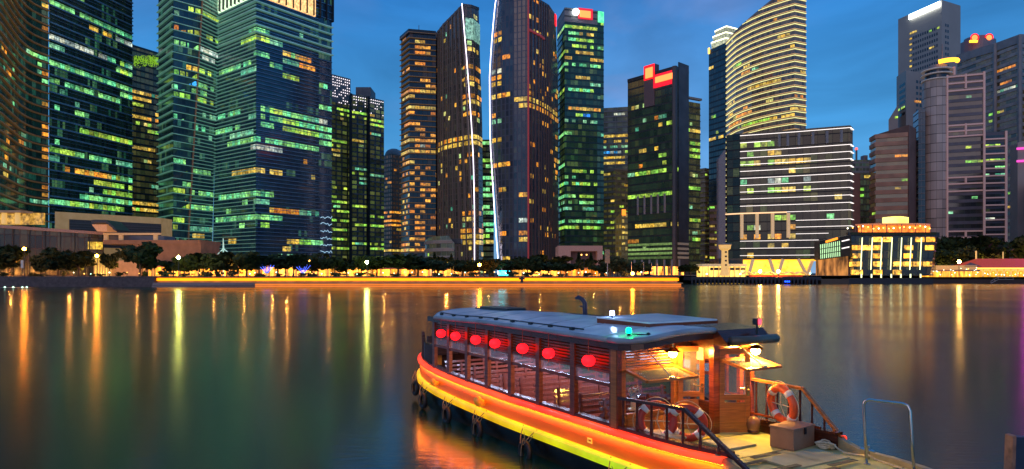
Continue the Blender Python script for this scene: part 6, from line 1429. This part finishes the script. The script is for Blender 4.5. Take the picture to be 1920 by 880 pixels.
mb = MB(); mb.tube([(x, y, z - .04) for x, y, z in rim], .055, 8); mb.build('roof_rim', roof_rim, roof, smooth=True)
for sd in (-1, 1):
    mb = MB(); pts = [(x, sd * (wR(x) - .16), zR(x) + crown(wR(x) - .16) + .085) for x in (-6.2, -5, -4, -3, -2, -1, 0, .9)]; mb.tube(pts, .016, 6)
    for x in (-5.9, -5.1, -4.3, -3.5, -2.7, -1.9, -1.1, -.3, .5): y = sd * (wR(x) - .16); z = zR(x) + crown(y); mb.box(x - .06, y - .03, z + .04, x + .06, y + .03, z + .10)
    mb.build('roof_handrail', black_m, roof)
mb = MB()
for x in (-5.4, -4.2, -3.0, -1.8, -.6, .6, 1.75):
    pts = [(x, y, zR(x) + crown(y) + .047) for y in [(-1.5 + 3.0 * j / 12) for j in range(13)]]; mb.tube(pts, .009, 5)
mb.build('roof_seams', roof_rim, roof)
mb = MB(); mb.box(-5.9, -.15, 2.95, -4.3, .45, 3.03); mb.build('roof_hatch', black_m, roof)
mb = MB(); mb.box(-6.3, -.1, 2.93, -5.95, .35, 2.97); mb.build('hatch_flap', varnish_d, roof)
# gooseneck vent
mb = MB(); x, y = -2.1, .85; z = 2.86; mb.lathe([(.16, z - .03), (.15, z + .03), (.07, z + .06)], (x, y, 0), 14); mb.tube([(x, y, z), (x, y, z + .25), (x - .0, y - .0, z + .38), (x - .06, y - .03, z + .47), (x - .17, y - .08, z + .53), (x - .24, y - .11, z + .50)], [.06, .055, .055, .055, .05, .04], 10); mb.tube([(x - .12, y - .07, z + .3), (x + .03, y + .02, z + .3)], .02, 6); mb.build('gooseneck_vent', mat('vent_blue_black', (.03, .03, .06), .35), roof, smooth=True)
# the roof runs on over the near half of the front as a deep eave
xf = [1.9, 2.2, 2.45, 2.62, 2.70]; YR = .34
def zt_(x, y): return zR(x) + crown(y) + .045
te = [[(x, -wR(x) + (YR + wR(x)) * j / 10, zt_(x, -wR(x) + (YR + wR(x)) * j / 10)) for j in range(11)] for x in xf]
mb = MB(); mb.raw([p for r_ in te for p in r_], [(i * 11 + j, (i + 1) * 11 + j, (i + 1) * 11 + j + 1, i * 11 + j + 1) for i in range(4) for j in range(10)]); mb.build('front_eave', roofp, roof, smooth=True)
mb = MB(); mb.raw([(x, y, z - .075) for r_ in te for x, y, z in r_], [(i * 11 + j, i * 11 + j + 1, (i + 1) * 11 + j + 1, (i + 1) * 11 + j) for i in range(4) for j in range(10)]); mb.build('eave_ceiling', honey, roof, smooth=True)
fr = [r_[0] for r_ in te] + te[-1][1:]
mb = MB(); mb.tube([(x, y, z - .04) for x, y, z in fr], .055, 8); mb.build('eave_rim', roof_rim, roof, smooth=True)
mb = MB()
for p, q in zip(fr, fr[1:]): mb.beam((p[0] - .04, p[1] + .03, p[2] - .14), (q[0] - .04, q[1] + .03, q[2] - .14), .03, .14)
mb.beam((1.9, YR, 2.83), (2.7, YR, 2.80), .03, .30); mb.build('valance', varnish_d, roof)
# raised canopy over the wheelhouse and the wheelhouse roof
mb = MB(); P = [(.35, -.62), (1.85, -.50), (1.80, 1.38), (.1, 1.28)]
mb.hexa([(x, y, 2.87) for x, y in P], [(x, y, 3.0 + (.05 if i in (0, 3) else .02)) for i, (x, y) in enumerate(P)]); mb.build('canopy_fascia', varnish, roof)
mb = MB(); mb.hexa([(x - .02, y, 3.052 if i in (0, 3) else 3.022) for i, (x, y) in enumerate(P)], [(x - .02, y, 3.085 if i in (0, 3) else 3.05) for i, (x, y) in enumerate(P)]); mb.build('canopy_top', roofp, roof)
wh = MB(); wh.hexa([(1.95, .30, 2.66), (3.05, .34, 2.66), (3.05, 1.60, 2.66), (1.95, 1.60, 2.66)], [(1.95, .30, 2.98), (2.75, .34, 2.93), (2.75, 1.60, 2.93), (1.95, 1.60, 2.98)])
wheelroof = wh.build('wheelhouse_roof', varnish_d, boat)
mb = MB(); mb.tube([(3.05, .4, 2.75), (3.12, .9, 2.75), (3.05, 1.62, 2.75)], .085, 8); mb.build('visor', mat('visor_olive', (.10, .09, .06), .4), wheelroof, smooth=True)
# front bulkhead of the passenger cabin (x about 1.92)
mb = MB(); x = 1.92
mb.box(x - .05, -1.33, .5, x + .05, .45, 1.36)        # lower panel
mb.box(x - .05, -1.33, 2.55, x + .05, .55, 2.75); mb.box(x - .05, .02, 1.36, x + .05, .12, 2.55); mb.box(x - .05, -1.30, 1.36, x + .05, -1.18, 2.55)
bh = mb.build('bulkhead', honey, boat)
mb = MB(); mb.box(x - .07, -1.44, 1.16, x + .09, -1.30, 2.72); mb.build('corner_post', honey, bh)
mb = MB(); mb.box(x + .055, -1.2, 1.34, x + .11, .1, 1.40); mb.box(x + .052, -1.15, .98, x + .07, -.6, 1.28); mb.box(x + .052, -.5, .98, x + .07, .02, 1.28); mb.build('panel_moulding', honey, bh)
mb = MB()
for q in range(6): z = 2.22 + q * .055; mb.hexa([(x - .03, -1.18, z), (x + .03, -1.18, z + .0), (x + .03, .02, z + .0), (x - .03, .02, z)], [(x - .03, -1.18, z + .03), (x + .03, -1.18, z + .015), (x + .03, .02, z + .015), (x - .03, .02, z + .03)])
mb.box(x - .035, -1.18, 2.15, x + .045, .02, 2.21); mb.build('louvre_panel', honey, bh)
def flap(hx, y0, y1, z, ox, oy, oz, name='window_flap'):
    """top hung window frame swung open, with glass and a stay"""
    A, B = Vector((hx, y0, z)), Vector((hx, y1, z)); C, D = B + Vector((ox, oy, oz)), A + Vector((ox, oy, oz))
    mb = MB()
    for p, q in ((A, B), (B, C), (C, D), (D, A)): mb.beam(p, q, .075, .045, up=(0, 0, 1))
    f = mb.build(name, honey, boat)
    mb = MB(); k = .0; mb.face([A, B, C, D]); mb.build('pane', glass, f)
    mb = MB(); mid = (A + B) / 2 + Vector((.02, -.15, .38)); mb.tube([mid, C.lerp(D, .5)], .012, 6); mb.build('stay', mat('stay_pale', (.6, .5, .35), .4) if 'stay_pale' not in bpy.data.materials else bpy.data.materials['stay_pale'], f)
    mb = MB(); mb.box(C.lerp(D, .5).x - .05, C.lerp(D, .5).y - .05, C.z, C.lerp(D, .5).x + .03, C.lerp(D, .5).y + .05, C.z + .05); mb.build('latch', steel, f)
    return f
flap(1.98, -1.17, .02, 2.19, .72, -.12, -.10)
flap(2.68, .52, 1.42, 2.36, .55, .10, -.13)
def door(hx, hy, w, ang_, z0, z1, matl=honey):
    """panelled half glazed door leaf hinged at hx,hy"""
    ux, uy = math.cos(ang_), math.sin(ang_); nx, ny = -uy, ux
    def P(u, z, o=0): return Vector((hx + ux * u + nx * o, hy + uy * u + ny * o, z))
    rt_ = bpy.data.objects.new('door', None)
    mb = MB(); up = (nx, ny, 0)
    zm = z0 + (z1 - z0) * .42
    for a, b_ in ((P(.04, z0), P(.04, z1)), (P(w - .05, z0), P(w - .05, z1))): mb.beam(a, b_, .045, .09 if True else 0, up=(ux, uy, 0))
    for z, hh in ((z0 + .07, .14), (zm, .10), (z1 - .05, .10)): mb.beam(P(.08, z), P(w - .09, z), .042, hh)
    mb.beam(P(.08, (z0 + zm) / 2), P(w - .09, (z0 + zm) / 2), .02, zm - z0 - .2)
    dr = mb.build('door', matl, boat)
    mb = MB(); mb.face([P(.085, zm + .05), P(w - .095, zm + .05), P(w - .095, z1 - .10), P(.085, z1 - .10)]); mb.build('pane', glass, dr)
    mb = MB()
    for o in (1, -1):
        c = P(w - .05, zm + .12, o * .035); mb.obox(c, Matrix(((ux, nx, 0), (uy, ny, 0), (0, 0, 1))), (.022, .008, .09)); mb.tube([c, P(w - .05, zm + .15, o * .08), P(w - .16, zm + .16, o * .085), P(w - .19, zm + .18, o * .08)], .011, 6)
    mb.build('handle', brass, dr); return dr
door(1.98, .12, .50, R(58), .98, 2.58)
door(2.62, .56, .58, R(62), .98, 2.56)
# wheelhouse
mb = MB(); mb.box(1.97, .44, .96, 2.60, .50, 1.55); mb.box(1.97, .44, 1.55, 2.08, .50, 2.66); mb.box(2.50, .44, 1.55, 2.60, .50, 2.66); mb.box(2.08, .44, 2.35, 2.5, .50, 2.66)
wl_ = mb.build('wheelhouse_side', varnish_d, boat)  # dark varnish carries the shade of this unlit wall
mb = MB(); mb.box(2.52, .38, .96, 2.64, .54, 2.66); mb.box(2.56, 1.08, .96, 2.64, 1.18, 2.66); mb.box(2.56, 1.36, .96, 2.66, 1.46, 2.66); mb.box(2.57, 1.18, .96, 2.63, 1.36, 1.6); mb.box(2.57, .54, 2.57, 2.63, 1.36, 2.66); mb.build('wheelhouse_front', varnish, boat)
mb = MB(); mb.box(1.95, 1.36, .96, 2.56, 1.42, 1.6); mb.box(1.95, 1.36, 1.6, 2.05, 1.42, 2.66); mb.box(1.95, 1.36, 2.4, 2.56, 1.42, 2.66); mb.build('wheelhouse_side', varnish, boat)
mb = MB(); mb.box(1.90, .55, 2.2, 1.97, 1.36, 2.66); mb.box(1.90, .55, .5, 1.97, 1.36, 1.3); mb.build('wheelhouse_back', varnish, boat)
mb = MB(); mb.box(2.15, .433, 2.32, 2.32, .438, 2.56); mb.build('notice_sheet', mat('notice_paper', (.6, .6, .5), .8), wl_)
mb = MB(); mb.hexa([(2.05, .62, 1.45), (2.5, .62, 1.45), (2.5, 1.3, 1.45), (2.05, 1.3, 1.45)], [(2.05, .62, 1.62), (2.42, .62, 1.52), (2.42, 1.3, 1.52), (2.05, 1.3, 1.62)]); mb.build('console', black_m, boat)
# rails
def rail(pts, y, nb, m, base, name='handrail'):
    P = [Vector((x, y, z)) for x, z in pts]
    mb = MB()
    for a, b_ in zip(P, P[1:]): mb.beam(a, b_, .07, .05)
    h = mb.build(name, m, boat)
    for k in range(nb):
        x = pts[0][0] + .12 + (pts[-1][0] - .35 - pts[0][0]) * k / (nb - 1); z = interp(x, [p[0] for p in pts], [p[1] for p in pts])
        mb = MB(); zb_ = base(x); mb.tube([(x, y, zb_), (x, y, zb_ + (z - zb_) * .2), (x, y, zb_ + (z - zb_) * .5), (x, y, z)], [.022, .03, .018, .024], 8); mb.build('baluster', varnish_d, h)
    return h
rail([(2.05, 1.72), (3.72, 1.80), (5.05, 1.10)], -1.40, 8, varnish_d, lambda x: min(zg(x), 1.22) + .03)
rail([(2.64, 1.93), (3.8, 1.91), (4.72, 1.05)], 1.40, 8, honey, lambda x: 1.15)
mb = MB(); mb.beam((2.62, 1.40, 1.12), (4.6, 1.40, 1.12), .08, .16); mb.beam((2.62, 1.36, 1.28), (4.2, 1.36, 1.28), .03, .04); mb.build('kick_board', varnish, boat)
mb = MB(); mb.beam((2.0, -1.34, 1.06), (4.5, -1.34, 1.06), .04, .2); mb.build('kick_board', varnish_d, boat)
mb = MB(); P = [(5.47, .72, .99), (5.44, .72, 1.5), (5.42, .715, 1.94), (5.44, .72, 2.01), (5.50, .735, 2.04), (5.96, .85, 2.045), (6.02, .865, 2.02), (6.05, .87, 1.95), (6.08, .87, 1.5), (6.12, .87, 1.0)]
mb.tube(P, .022, 10); hp = mb.build('boarding_rail', steel, boat, smooth=True)
mb = MB(); 
for x, y in ((5.47, .72), (6.12, .87)): mb.lathe([(.05, zd(x)), (.05, zd(x) + .015), (.03, zd(x) + .02)], (x, y, 0), 12)
mb.build('rail_foot', steel, hp)
# benches
bench_v = mat('bench_varnish', (.12, .022, .012), .13, scale=3, stretch=(1, 12, 1), var=.3, bump=.05, spec=.9)
for k in range(10):
    x = -5.9 + k * .80
    mb = MB()
    for q in range(4): mb.box(x + .05 + q * .095, -1.22, .90, x + .13 + q * .095, 1.22, .93)
    for y in (-1.1, 0, 1.1): mb.box(x + .06, y - .03, .43, x + .12, y + .03, .9); mb.box(x + .34, y - .03, .43, x + .40, y + .03, .9)
    bn = mb.build('bench', bench_v, boat)
    mb = MB()
    for q in range(5): z = .98 + q * .115; mb.hexa([(x - .02 - q * .018, -1.22, z), (x + .005 - q * .018, -1.22, z), (x + .005 - q * .018, 1.22, z), (x - .02 - q * .018, 1.22, z)], [(x - .035 - q * .018, -1.22, z + .058), (x - .01 - q * .018, -1.22, z + .058), (x - .01 - q * .018, 1.22, z + .058), (x - .035 - q * .018, 1.22, z + .058)])
    for y in (-1.1, 0, 1.1): mb.hexa([(x + .0, y - .03, .8), (x + .04, y - .03, .8), (x + .04, y + .03, .8), (x + .0, y + .03, .8)], [(x - .09, y - .03, 1.54), (x - .06, y - .03, 1.54), (x - .06, y + .03, 1.54), (x - .09, y + .03, 1.54)])
    mb.build('backrest', bench_v, bn)
# lamps of the boat and an added interior fill
def pl(name, x, y, z, e, col, r=.05, kind='POINT'):
    l = bpy.data.lights.new(name, kind); l.energy = e; l.color = col
    if kind == 'POINT': l.shadow_soft_size = r
    else: l.shape = 'RECTANGLE'; l.size = 5.5; l.size_y = .12
    o = bpy.data.objects.new(name, l); COL.objects.link(o); o.location = (x, y, z); o.parent = boat; return o
warm = glow('warm_bulb', (1, .44, .06), 420, sample=True); warm2 = glow('warm_bulb_bow', (1, .55, .08), 1100, sample=True)
for x, y, z, e in ((2.08, -.12, 2.46, 26), (2.90, 1.22, 2.52, 60)):
    mb = MB(); mb.ball((x, y, z), .08, 16); lb_ = mb.build('deck_lamp', warm if e == 26 else warm2, boat, smooth=True)
    mb = MB(); mb.lathe([(.15, z + .035), (.145, z + .04), (.06, z + .10), (.02, z + .12), (.012, z + .24)], (x, y, 0), 12); mb.build('lamp_cap', brass, lb_)  # cap widened to block upward light
mb = MB(); mb.box(-5.5, .02, 2.72, 1.2, .07, 2.75); mb.build('added_ceiling_tube', glow('added_cool_glow', (.55, .68, 1), 3.0, sample=False), boat)  # unseen tube added for cool highlights on the benches
a_ = pl('added_fill_light', -2.2, .05, 2.69, 420, (.55, .66, 1), kind='AREA')  # area light added with the tube to light the benches
mb = MB(); mb.tube([(.6, -.42, 2.9), (.6, -.42, 3.12)], .02, 6); mb.lathe([(.05, 3.10), (.05, 3.12)], (.6, -.42, 0), 10); ms = mb.build('masthead_lamp', black_m, roof); mb = MB(); mb.lathe([(.045, 3.12), (.05, 3.15), (.045, 3.20), (.02, 3.215)], (.6, -.42, 0), 12); mb.build('lens', glow('cool_white_lens', (.35, .5, 1), 40, sample=True), ms)
x, y = 2.18, -1.28; z = 2.79; mb = MB(); mb.tube([(x, y, z - .02), (x, y, z + .12)], .03, 8); mb.lathe([(.05, z + .10), (.05, z + .12)], (x, y, 0), 10); mb.tube([(x + .2, y + .14, z + .1), (x + .2, y + .14, z - .02)], .012, 6); mb.ball((x + .3, y + .2, z + .1), .045, 8); mb.tube([(x + .05, y + .04, z + .1), (x + .3, y + .2, z + .1)], .012, 6)
ms = mb.build('side_lamp', black_m, roof); mb = MB(); mb.lathe([(.045, z + .12), (.05, z + .15), (.045, z + .20), (.02, z + .215)], (x, y, 0), 12); mb.build('lens', glow('green_lens', (.0, 1, .16), 22, sample=True), ms)
x, y, z = 2.9, 1.25, 2.93; mb = MB(); mb.tube([(x, y, z - .1), (x, y, z + .08)], .02, 6); mb.box(x - .06, y - .05, z + .08, x + .05, y + .05, z + .2); ms = mb.build('side_lamp', black_m, wheelroof); mb = MB(); mb.box(x + .051, y - .02, z + .09, x + .07, y + .048, z + .19); mb.build('lens', glow('red_lens', (1, .04, .08), 3), ms)

# ---------------- things on and in the boat (each its own top-level object)
def local_thing(name, x, y, z, rz=0, **k):
    p = BW(x, y, z); o = bpy.data.objects.new(name, None); COL.objects.link(o); o.location = p; o.rotation_euler = (0, 0, ang + rz); OFF[o.name] = Vector((0, 0, 0)); return tag(o, **k)
lantern_shell = glow('red_silk', (1, .004, .007), 4.2, sample=True); cap_m = mat('lantern_cap', (.35, .05, .02), .5)
LX = [-6.25, -5.60, -4.75, -3.85, -2.70, -1.62, -.25]
lw_ = ['nearest the stern', 'second from the stern', 'third from the stern', 'fourth from the stern', 'fifth from the stern', 'sixth from the stern', 'nearest the lit front cabin']
LX = [(-5.93), (-4.78), (-3.64), (-2.5), (-1.32), (-.06), (1.2)]
lpx = (828, 855, 893, 929, 981, 1030, 1105)
for px_, lab in zip(lpx, lw_):
    al = (px_ - 960) / F; Yy = 7.86 / (.8660254 * al + .5); s_v = (.5 * al - .8660254) * Yy; x = s_v + 12
    L = local_thing('red_lantern', x, -1.56, 2.33, label='round red paper lantern hanging under the roof eaves, ' + lab, cat='lantern', group='red lanterns along the boat')
    mb = MB(); NS = 48; kk = 12; vs = []
    for i in range(kk + 1):
        th = math.pi * (i + .0) / kk; rr = max(.012, .124 * math.sin(th) ** .85)
        for q in range(NS): a = 2 * math.pi * q / NS; r2 = rr * (1 + .035 * abs(math.sin(a * 8))); vs.append((r2 * math.cos(a), r2 * math.sin(a), -.108 * math.cos(th)))
    mb.raw(vs, [(i * NS + q, i * NS + (q + 1) % NS, (i + 1) * NS + (q + 1) % NS, (i + 1) * NS + q) for i in range(kk) for q in range(NS)]); mb.build('shade', lantern_shell, L, smooth=True)
    mb = MB()
    for q in range(5): mb.tube([(.004 * math.cos(q * 1.3), .004 * math.sin(q * 1.3), -.11), (.012 * math.cos(q * 1.3), .012 * math.sin(q * 1.3), -.19)], .004, 4)
    mb.build('tassel', cap_m, L)
    mb = MB(); mb.lathe([(.04, .085), (.04, .11), (.008, .115), (.008, .42)], (0, 0, 0), 8); mb.lathe([(.035, -.11), (.035, -.088)], (0, 0, 0), 8); mb.build('cap', cap_m, L)
buoy_o = mat('buoy_orange', (.85, .11, .02), .45, scale=6, var=.1); buoy_w = mat('buoy_white', (.75, .68, .58), .5); rope_m = mat('rope_cream', (.55, .47, .30), .8, scale=20)
buoy_r = mat('buoy_red', (.45, .03, .012), .45, scale=6, var=.1)
def buoy(x, y, z, rz, tilt, R_, r_, label, bm=None):
    b_ = local_thing('lifebuoy', x, y, z, rz, label=label, cat='lifebuoy', group='orange lifebuoys')
    T = Matrix.Rotation(tilt, 3, 'X')
    def P(a, rr=R_, o=0): return T @ Vector((rr * math.cos(a), o, rr * math.sin(a)))
    mb = MB(); mb.tube([P(2 * math.pi * k / 40) for k in range(40)], r_, 14, closed=True); mb.build('ring', bm or buoy_o, b_, smooth=True)
    mb = MB()
    for q in range(4):
        mb = MB(); a = R(45 + 90 * q); mb.tube([P(a + R(d)) for d in (-9, -3, 3, 9)], r_ + .006, 14)
        mb.build('white_band', buoy_w, b_, smooth=True)
    mb = MB()
    for q in range(4):
        a0 = R(45 + 90 * q); mb.tube([P(a0 + R(d), R_ + r_ + .01 + .05 * math.sin(R(d * 2))) for d in range(0, 91, 10)], .006, 5)
    mb.tube([P(R(0), R_ * .8, -.03), P(0, 0, -.04), P(R(180), R_ * .8, -.03)], .009, 5); mb.tube([P(R(80), R_ * .8, -.03), P(0, 0, -.04), P(R(-70), R_ * .8, -.03)], .009, 5)
    mb.build('grab_line', rope_m, b_); return b_
buoy(3.52, 1.20, 1.60, R(-12), R(8), .30, .072, 'orange lifebuoy with white bands hanging on the far handrail above the box')
buoy(2.50, -.90, 1.33, R(50), R(-12), .29, .075, 'red orange lifebuoy leaning on the cabin front behind the near handrail, closer to the fan', buoy_r)
buoy(2.85, -.50, 1.32, R(38), R(14), .29, .075, 'red orange lifebuoy behind the near handrail, the one closer to the open door', buoy_r)
# deck box
bx = local_thing('deck_box', 4.0, .86, .985, R(8), label='brown square deck box standing on the yellow green fore deck', cat='box')
boxm = mat('box_brown', (.30, .16, .09), .55, scale=4, var=.15)
mb = MB(); mb.box(-.22, -.34, 0, .22, .34, .34); o = mb.build('body', boxm, bx); md = o.modifiers.new('b', 'BEVEL'); md.width = .008; md.segments = 2
mb = MB(); mb.box(-.235, -.355, .343, .235, .355, .375); o = mb.build('lid', boxm, bx); md = o.modifiers.new('b', 'BEVEL'); md.width = .008; md.segments = 2
mb = MB(); mb.box(-.24, -.10, .377, -.20, -.03, .386); mb.box(.236, -.03, .25, .25, .03, .36); mb.build('latch', black_m, bx)
jr = local_thing('brown_float', 2.95, 1.1, .985, 0, label='shiny brown mooring float standing on deck beside the wheelhouse door', cat='float')
mb = MB(); mb.lathe([(.07, 0), (.10, .02), (.10, .04), (.12, .09), (.135, .16), (.12, .24), (.07, .29), (.02, .31)], (0, 0, 0), 18); mb.build('body', mat('brown_glaze', (.18, .09, .05), .2), jr, smooth=True)
mb = MB(); mb.lathe([(.11, -.0), (.115, .03), (.105, .05)], (0, 0, 0), 18); mb.build('foot_ring', varnish_d, jr)
# coiled rope by the box and line to the cleat
rp_ = local_thing('mooring_rope', 4.6, 1.1, 1.0, 0, label='cream mooring rope coiled beside the box and led to the cleat', cat='rope')
mb = MB(); pts = []
for k in range(60): a = k * .42; rr = .10 + .045 * math.sin(k * 1.3) + k * .0008; pts.append((-.12 + rr * math.cos(a), rr * math.sin(a) * .8, .03 + .0016 * k + .02 * math.sin(k * .9)))
pts += [(.1, .02, .05), (.28, -.05, .03), (.45, .03, .03), (.62, -.02, .06), (.66, -.05, .1), (.8, -.03, .04), (1.0, -.12, .05), (1.3, -.28, .08), (1.7, -.5, .1)]
mb.tube(pts, .016, 6); mb.build('line', rope_m, rp_, smooth=True)
rp2 = local_thing('rope_coil', 3.5, -1.12, .985, 0, label='grey rope heap lying behind the near handrail by the lifebuoys', cat='rope')
mb = MB(); rnd = random.Random(3); pts = []
for k in range(90): a = k * .37; pts.append((math.cos(a) * (.30 + .1 * math.sin(k * .7)) + (k - 45) * .004, math.sin(a) * (.09 + .03 * math.sin(k * 1.1)), .03 + .06 * abs(math.sin(k * .53))))
mb.tube(pts, .017, 6); mb.build('line', mat('rope_grey', (.42, .38, .32), .8, scale=20), rp2, smooth=True)
bt = local_thing('low_bench_board', 2.7, -1.0, .985, 0, label='low pale plank step in front of the cabin bulkhead', cat='step'); mb = MB(); mb.box(-.35, -.18, .12, .35, .30, .15); mb.box(-.3, -.15, 0, -.26, .26, .12); mb.box(.26, -.15, 0, .3, .26, .12); mb.build('board', mat('pale_plank', (.5, .38, .2), .6, scale=5), bt)
# fan in the cabin window
fn = local_thing('fan', 1.84, -.86, 1.40, R(-20), label='small round wire fan with cream base in the open cabin window', cat='fan')
mb = MB()
for r_ in (.125, .10, .07, .04): mb.tube([(.02, r_ * math.cos(a * .3927), .36 + r_ * math.sin(a * .3927)) for a in range(16)], .005, 5, closed=True)
for k in range(12): a = k * math.pi / 6; mb.tube([(.03, 0, .36), (.02, .125 * math.cos(a), .36 + .125 * math.sin(a))], .003, 4)
mb.build('grille', steel, fn)
mb = MB()
for k in range(3):
    a = k * 2.094; mb.hexa([(-.02, .02 * math.cos(a), .36 + .02 * math.sin(a)), (-.01, .02 * math.cos(a + 1), .36 + .02 * math.sin(a + 1)), (-.0, .1 * math.cos(a + .5), .36 + .1 * math.sin(a + .5)), (-.02, .1 * math.cos(a - .2), .36 + .1 * math.sin(a - .2))], [(-.015, .02 * math.cos(a), .36 + .02 * math.sin(a)), (-.005, .02 * math.cos(a + 1), .36 + .02 * math.sin(a + 1)), (.005, .1 * math.cos(a + .5), .36 + .1 * math.sin(a + .5)), (-.015, .1 * math.cos(a - .2), .36 + .1 * math.sin(a - .2))])
mb.build('blades', mat('fan_blade', (.15, .16, .18), .4), fn)
mb = MB(); mb.box(-.13, -.05, .31, -.03, .05, .41); mb.box(-.1, -.04, 0, -.05, .04, .31); mb.box(-.14, -.09, 0, 0, .09, .03); mb.build('base', mat('fan_cream', (.6, .5, .28), .5), fn)
tb = local_thing('tablet_screen', 2.28, .9, 1.585, R(0), label='small glowing pale blue screen on the wheelhouse console', cat='screen')
mb = MB(); mb.hexa([(-.02, -.16, .0), (.02, -.16, .0), (.02, .16, 0), (-.02, .16, 0)], [(-.10, -.16, .22), (-.08, -.16, .22), (-.08, .16, .22), (-.10, .16, .22)]); mb.build('body', black_m, tb)
mb = MB(); mb.face([(.025, -.14, .02), (.025, .14, .02), (-.075, .14, .21), (-.075, -.14, .21)]); mb.build('display', glow('pale_blue_display', (.35, .6, 1), 1.6), tb)
# tyre fenders slung along the hull
cord_m = mat('cord_brown', (.25, .19, .10), .8, scale=20)
tyre_m = mat('tyre_rubber', (.012, .012, .013), .6)
for k, (x, lab) in enumerate(((-8.55, 'black tyre fender slung at the very stern'), (-6.9, 'black tyre fender on cream cords, second from the stern'), (-5.0, 'black tyre fender under the smaller gold knob'), (-3.2, 'black tyre fender slung right below the big gold knob'), (-.9, 'black tyre fender slung amidships under the yellow green strake'), (2.2, 'black tyre fender at the bright green end of the strake'))):
    y = -hb(x) - .17; zt = ztop(x) - .6
    ty = local_thing('tyre_fender', x, y, zt - .42, 0, label=lab, cat='fender', group='tyre fenders')
    mb = MB(); mb.tube([(.19 * math.cos(a * .3927), 0, .19 * math.sin(a * .3927)) for a in range(16)], .06, 10, closed=True); mb.build('tyre', tyre_m, ty, smooth=True)
    mb = MB(); zz = .42; 
    for sx in (-.12, .16): mb.tube([(sx * .4, -.09, .17), (sx, -.05, zz - .12), (sx * 1.6, .04, zz + .02), (sx * 2.0, .10, zz + .1), (sx * .4, .02, .17)], .011, 5)
    mb.tube([(.05, -.08, .3), (-.02, -.085, .1), (-.05, -.085, -.1)], .012, 5)
    mb.build('cord', cord_m, ty)
# stem fender at the stern tip
mb = MB(); mb.tube([(-9.45, -.25, .62), (-9.5, 0, .60), (-9.45, .3, .62)], .10, 10); mb.tube([(-9.2, -.66, .78), (-9.42, -.45, .8), (-9.5, 0, .8)], .06, 8); mb.build('stern_fender', tyre_m, boat, smooth=True)
# fender board at the right edge
dp = empty('fender_board', (wx(1905, 8.7), 8.7, 0), label='dark blue fender board with a worn brown edge at the bottom right corner', cat='fender board')
x0, x1 = wx(1890, 8.6), wx(2100, 8.6); zt = wz(820, 8.6)
mb = MB(); mb.hexa([(x0 + .02, 8.6, -.5), (x1, 8.6, -.5), (x1, 8.72, -.5), (x0 + .02, 8.72, -.5)], [(x0 + .10, 8.6, zt), (x1, 8.6, zt - .05), (x1, 8.72, zt - .05), (x0 + .10, 8.72, zt)]); mb.build('board', mat('navy_rubber', (.03, .04, .07), .45, scale=4), dp)
mb = MB(); mb.hexa([(x0 - .03, 8.59, -.5), (x0 + .018, 8.59, -.5), (x0 + .018, 8.73, -.5), (x0 - .03, 8.73, -.5)], [(x0 + .055, 8.59, zt + .01), (x0 + .098, 8.59, zt + .02), (x0 + .098, 8.73, zt + .02), (x0 + .055, 8.73, zt + .01)]); mb.build('edge', mat('worn_brown_edge', (.30, .15, .09), .8, scale=8, var=.4), dp)
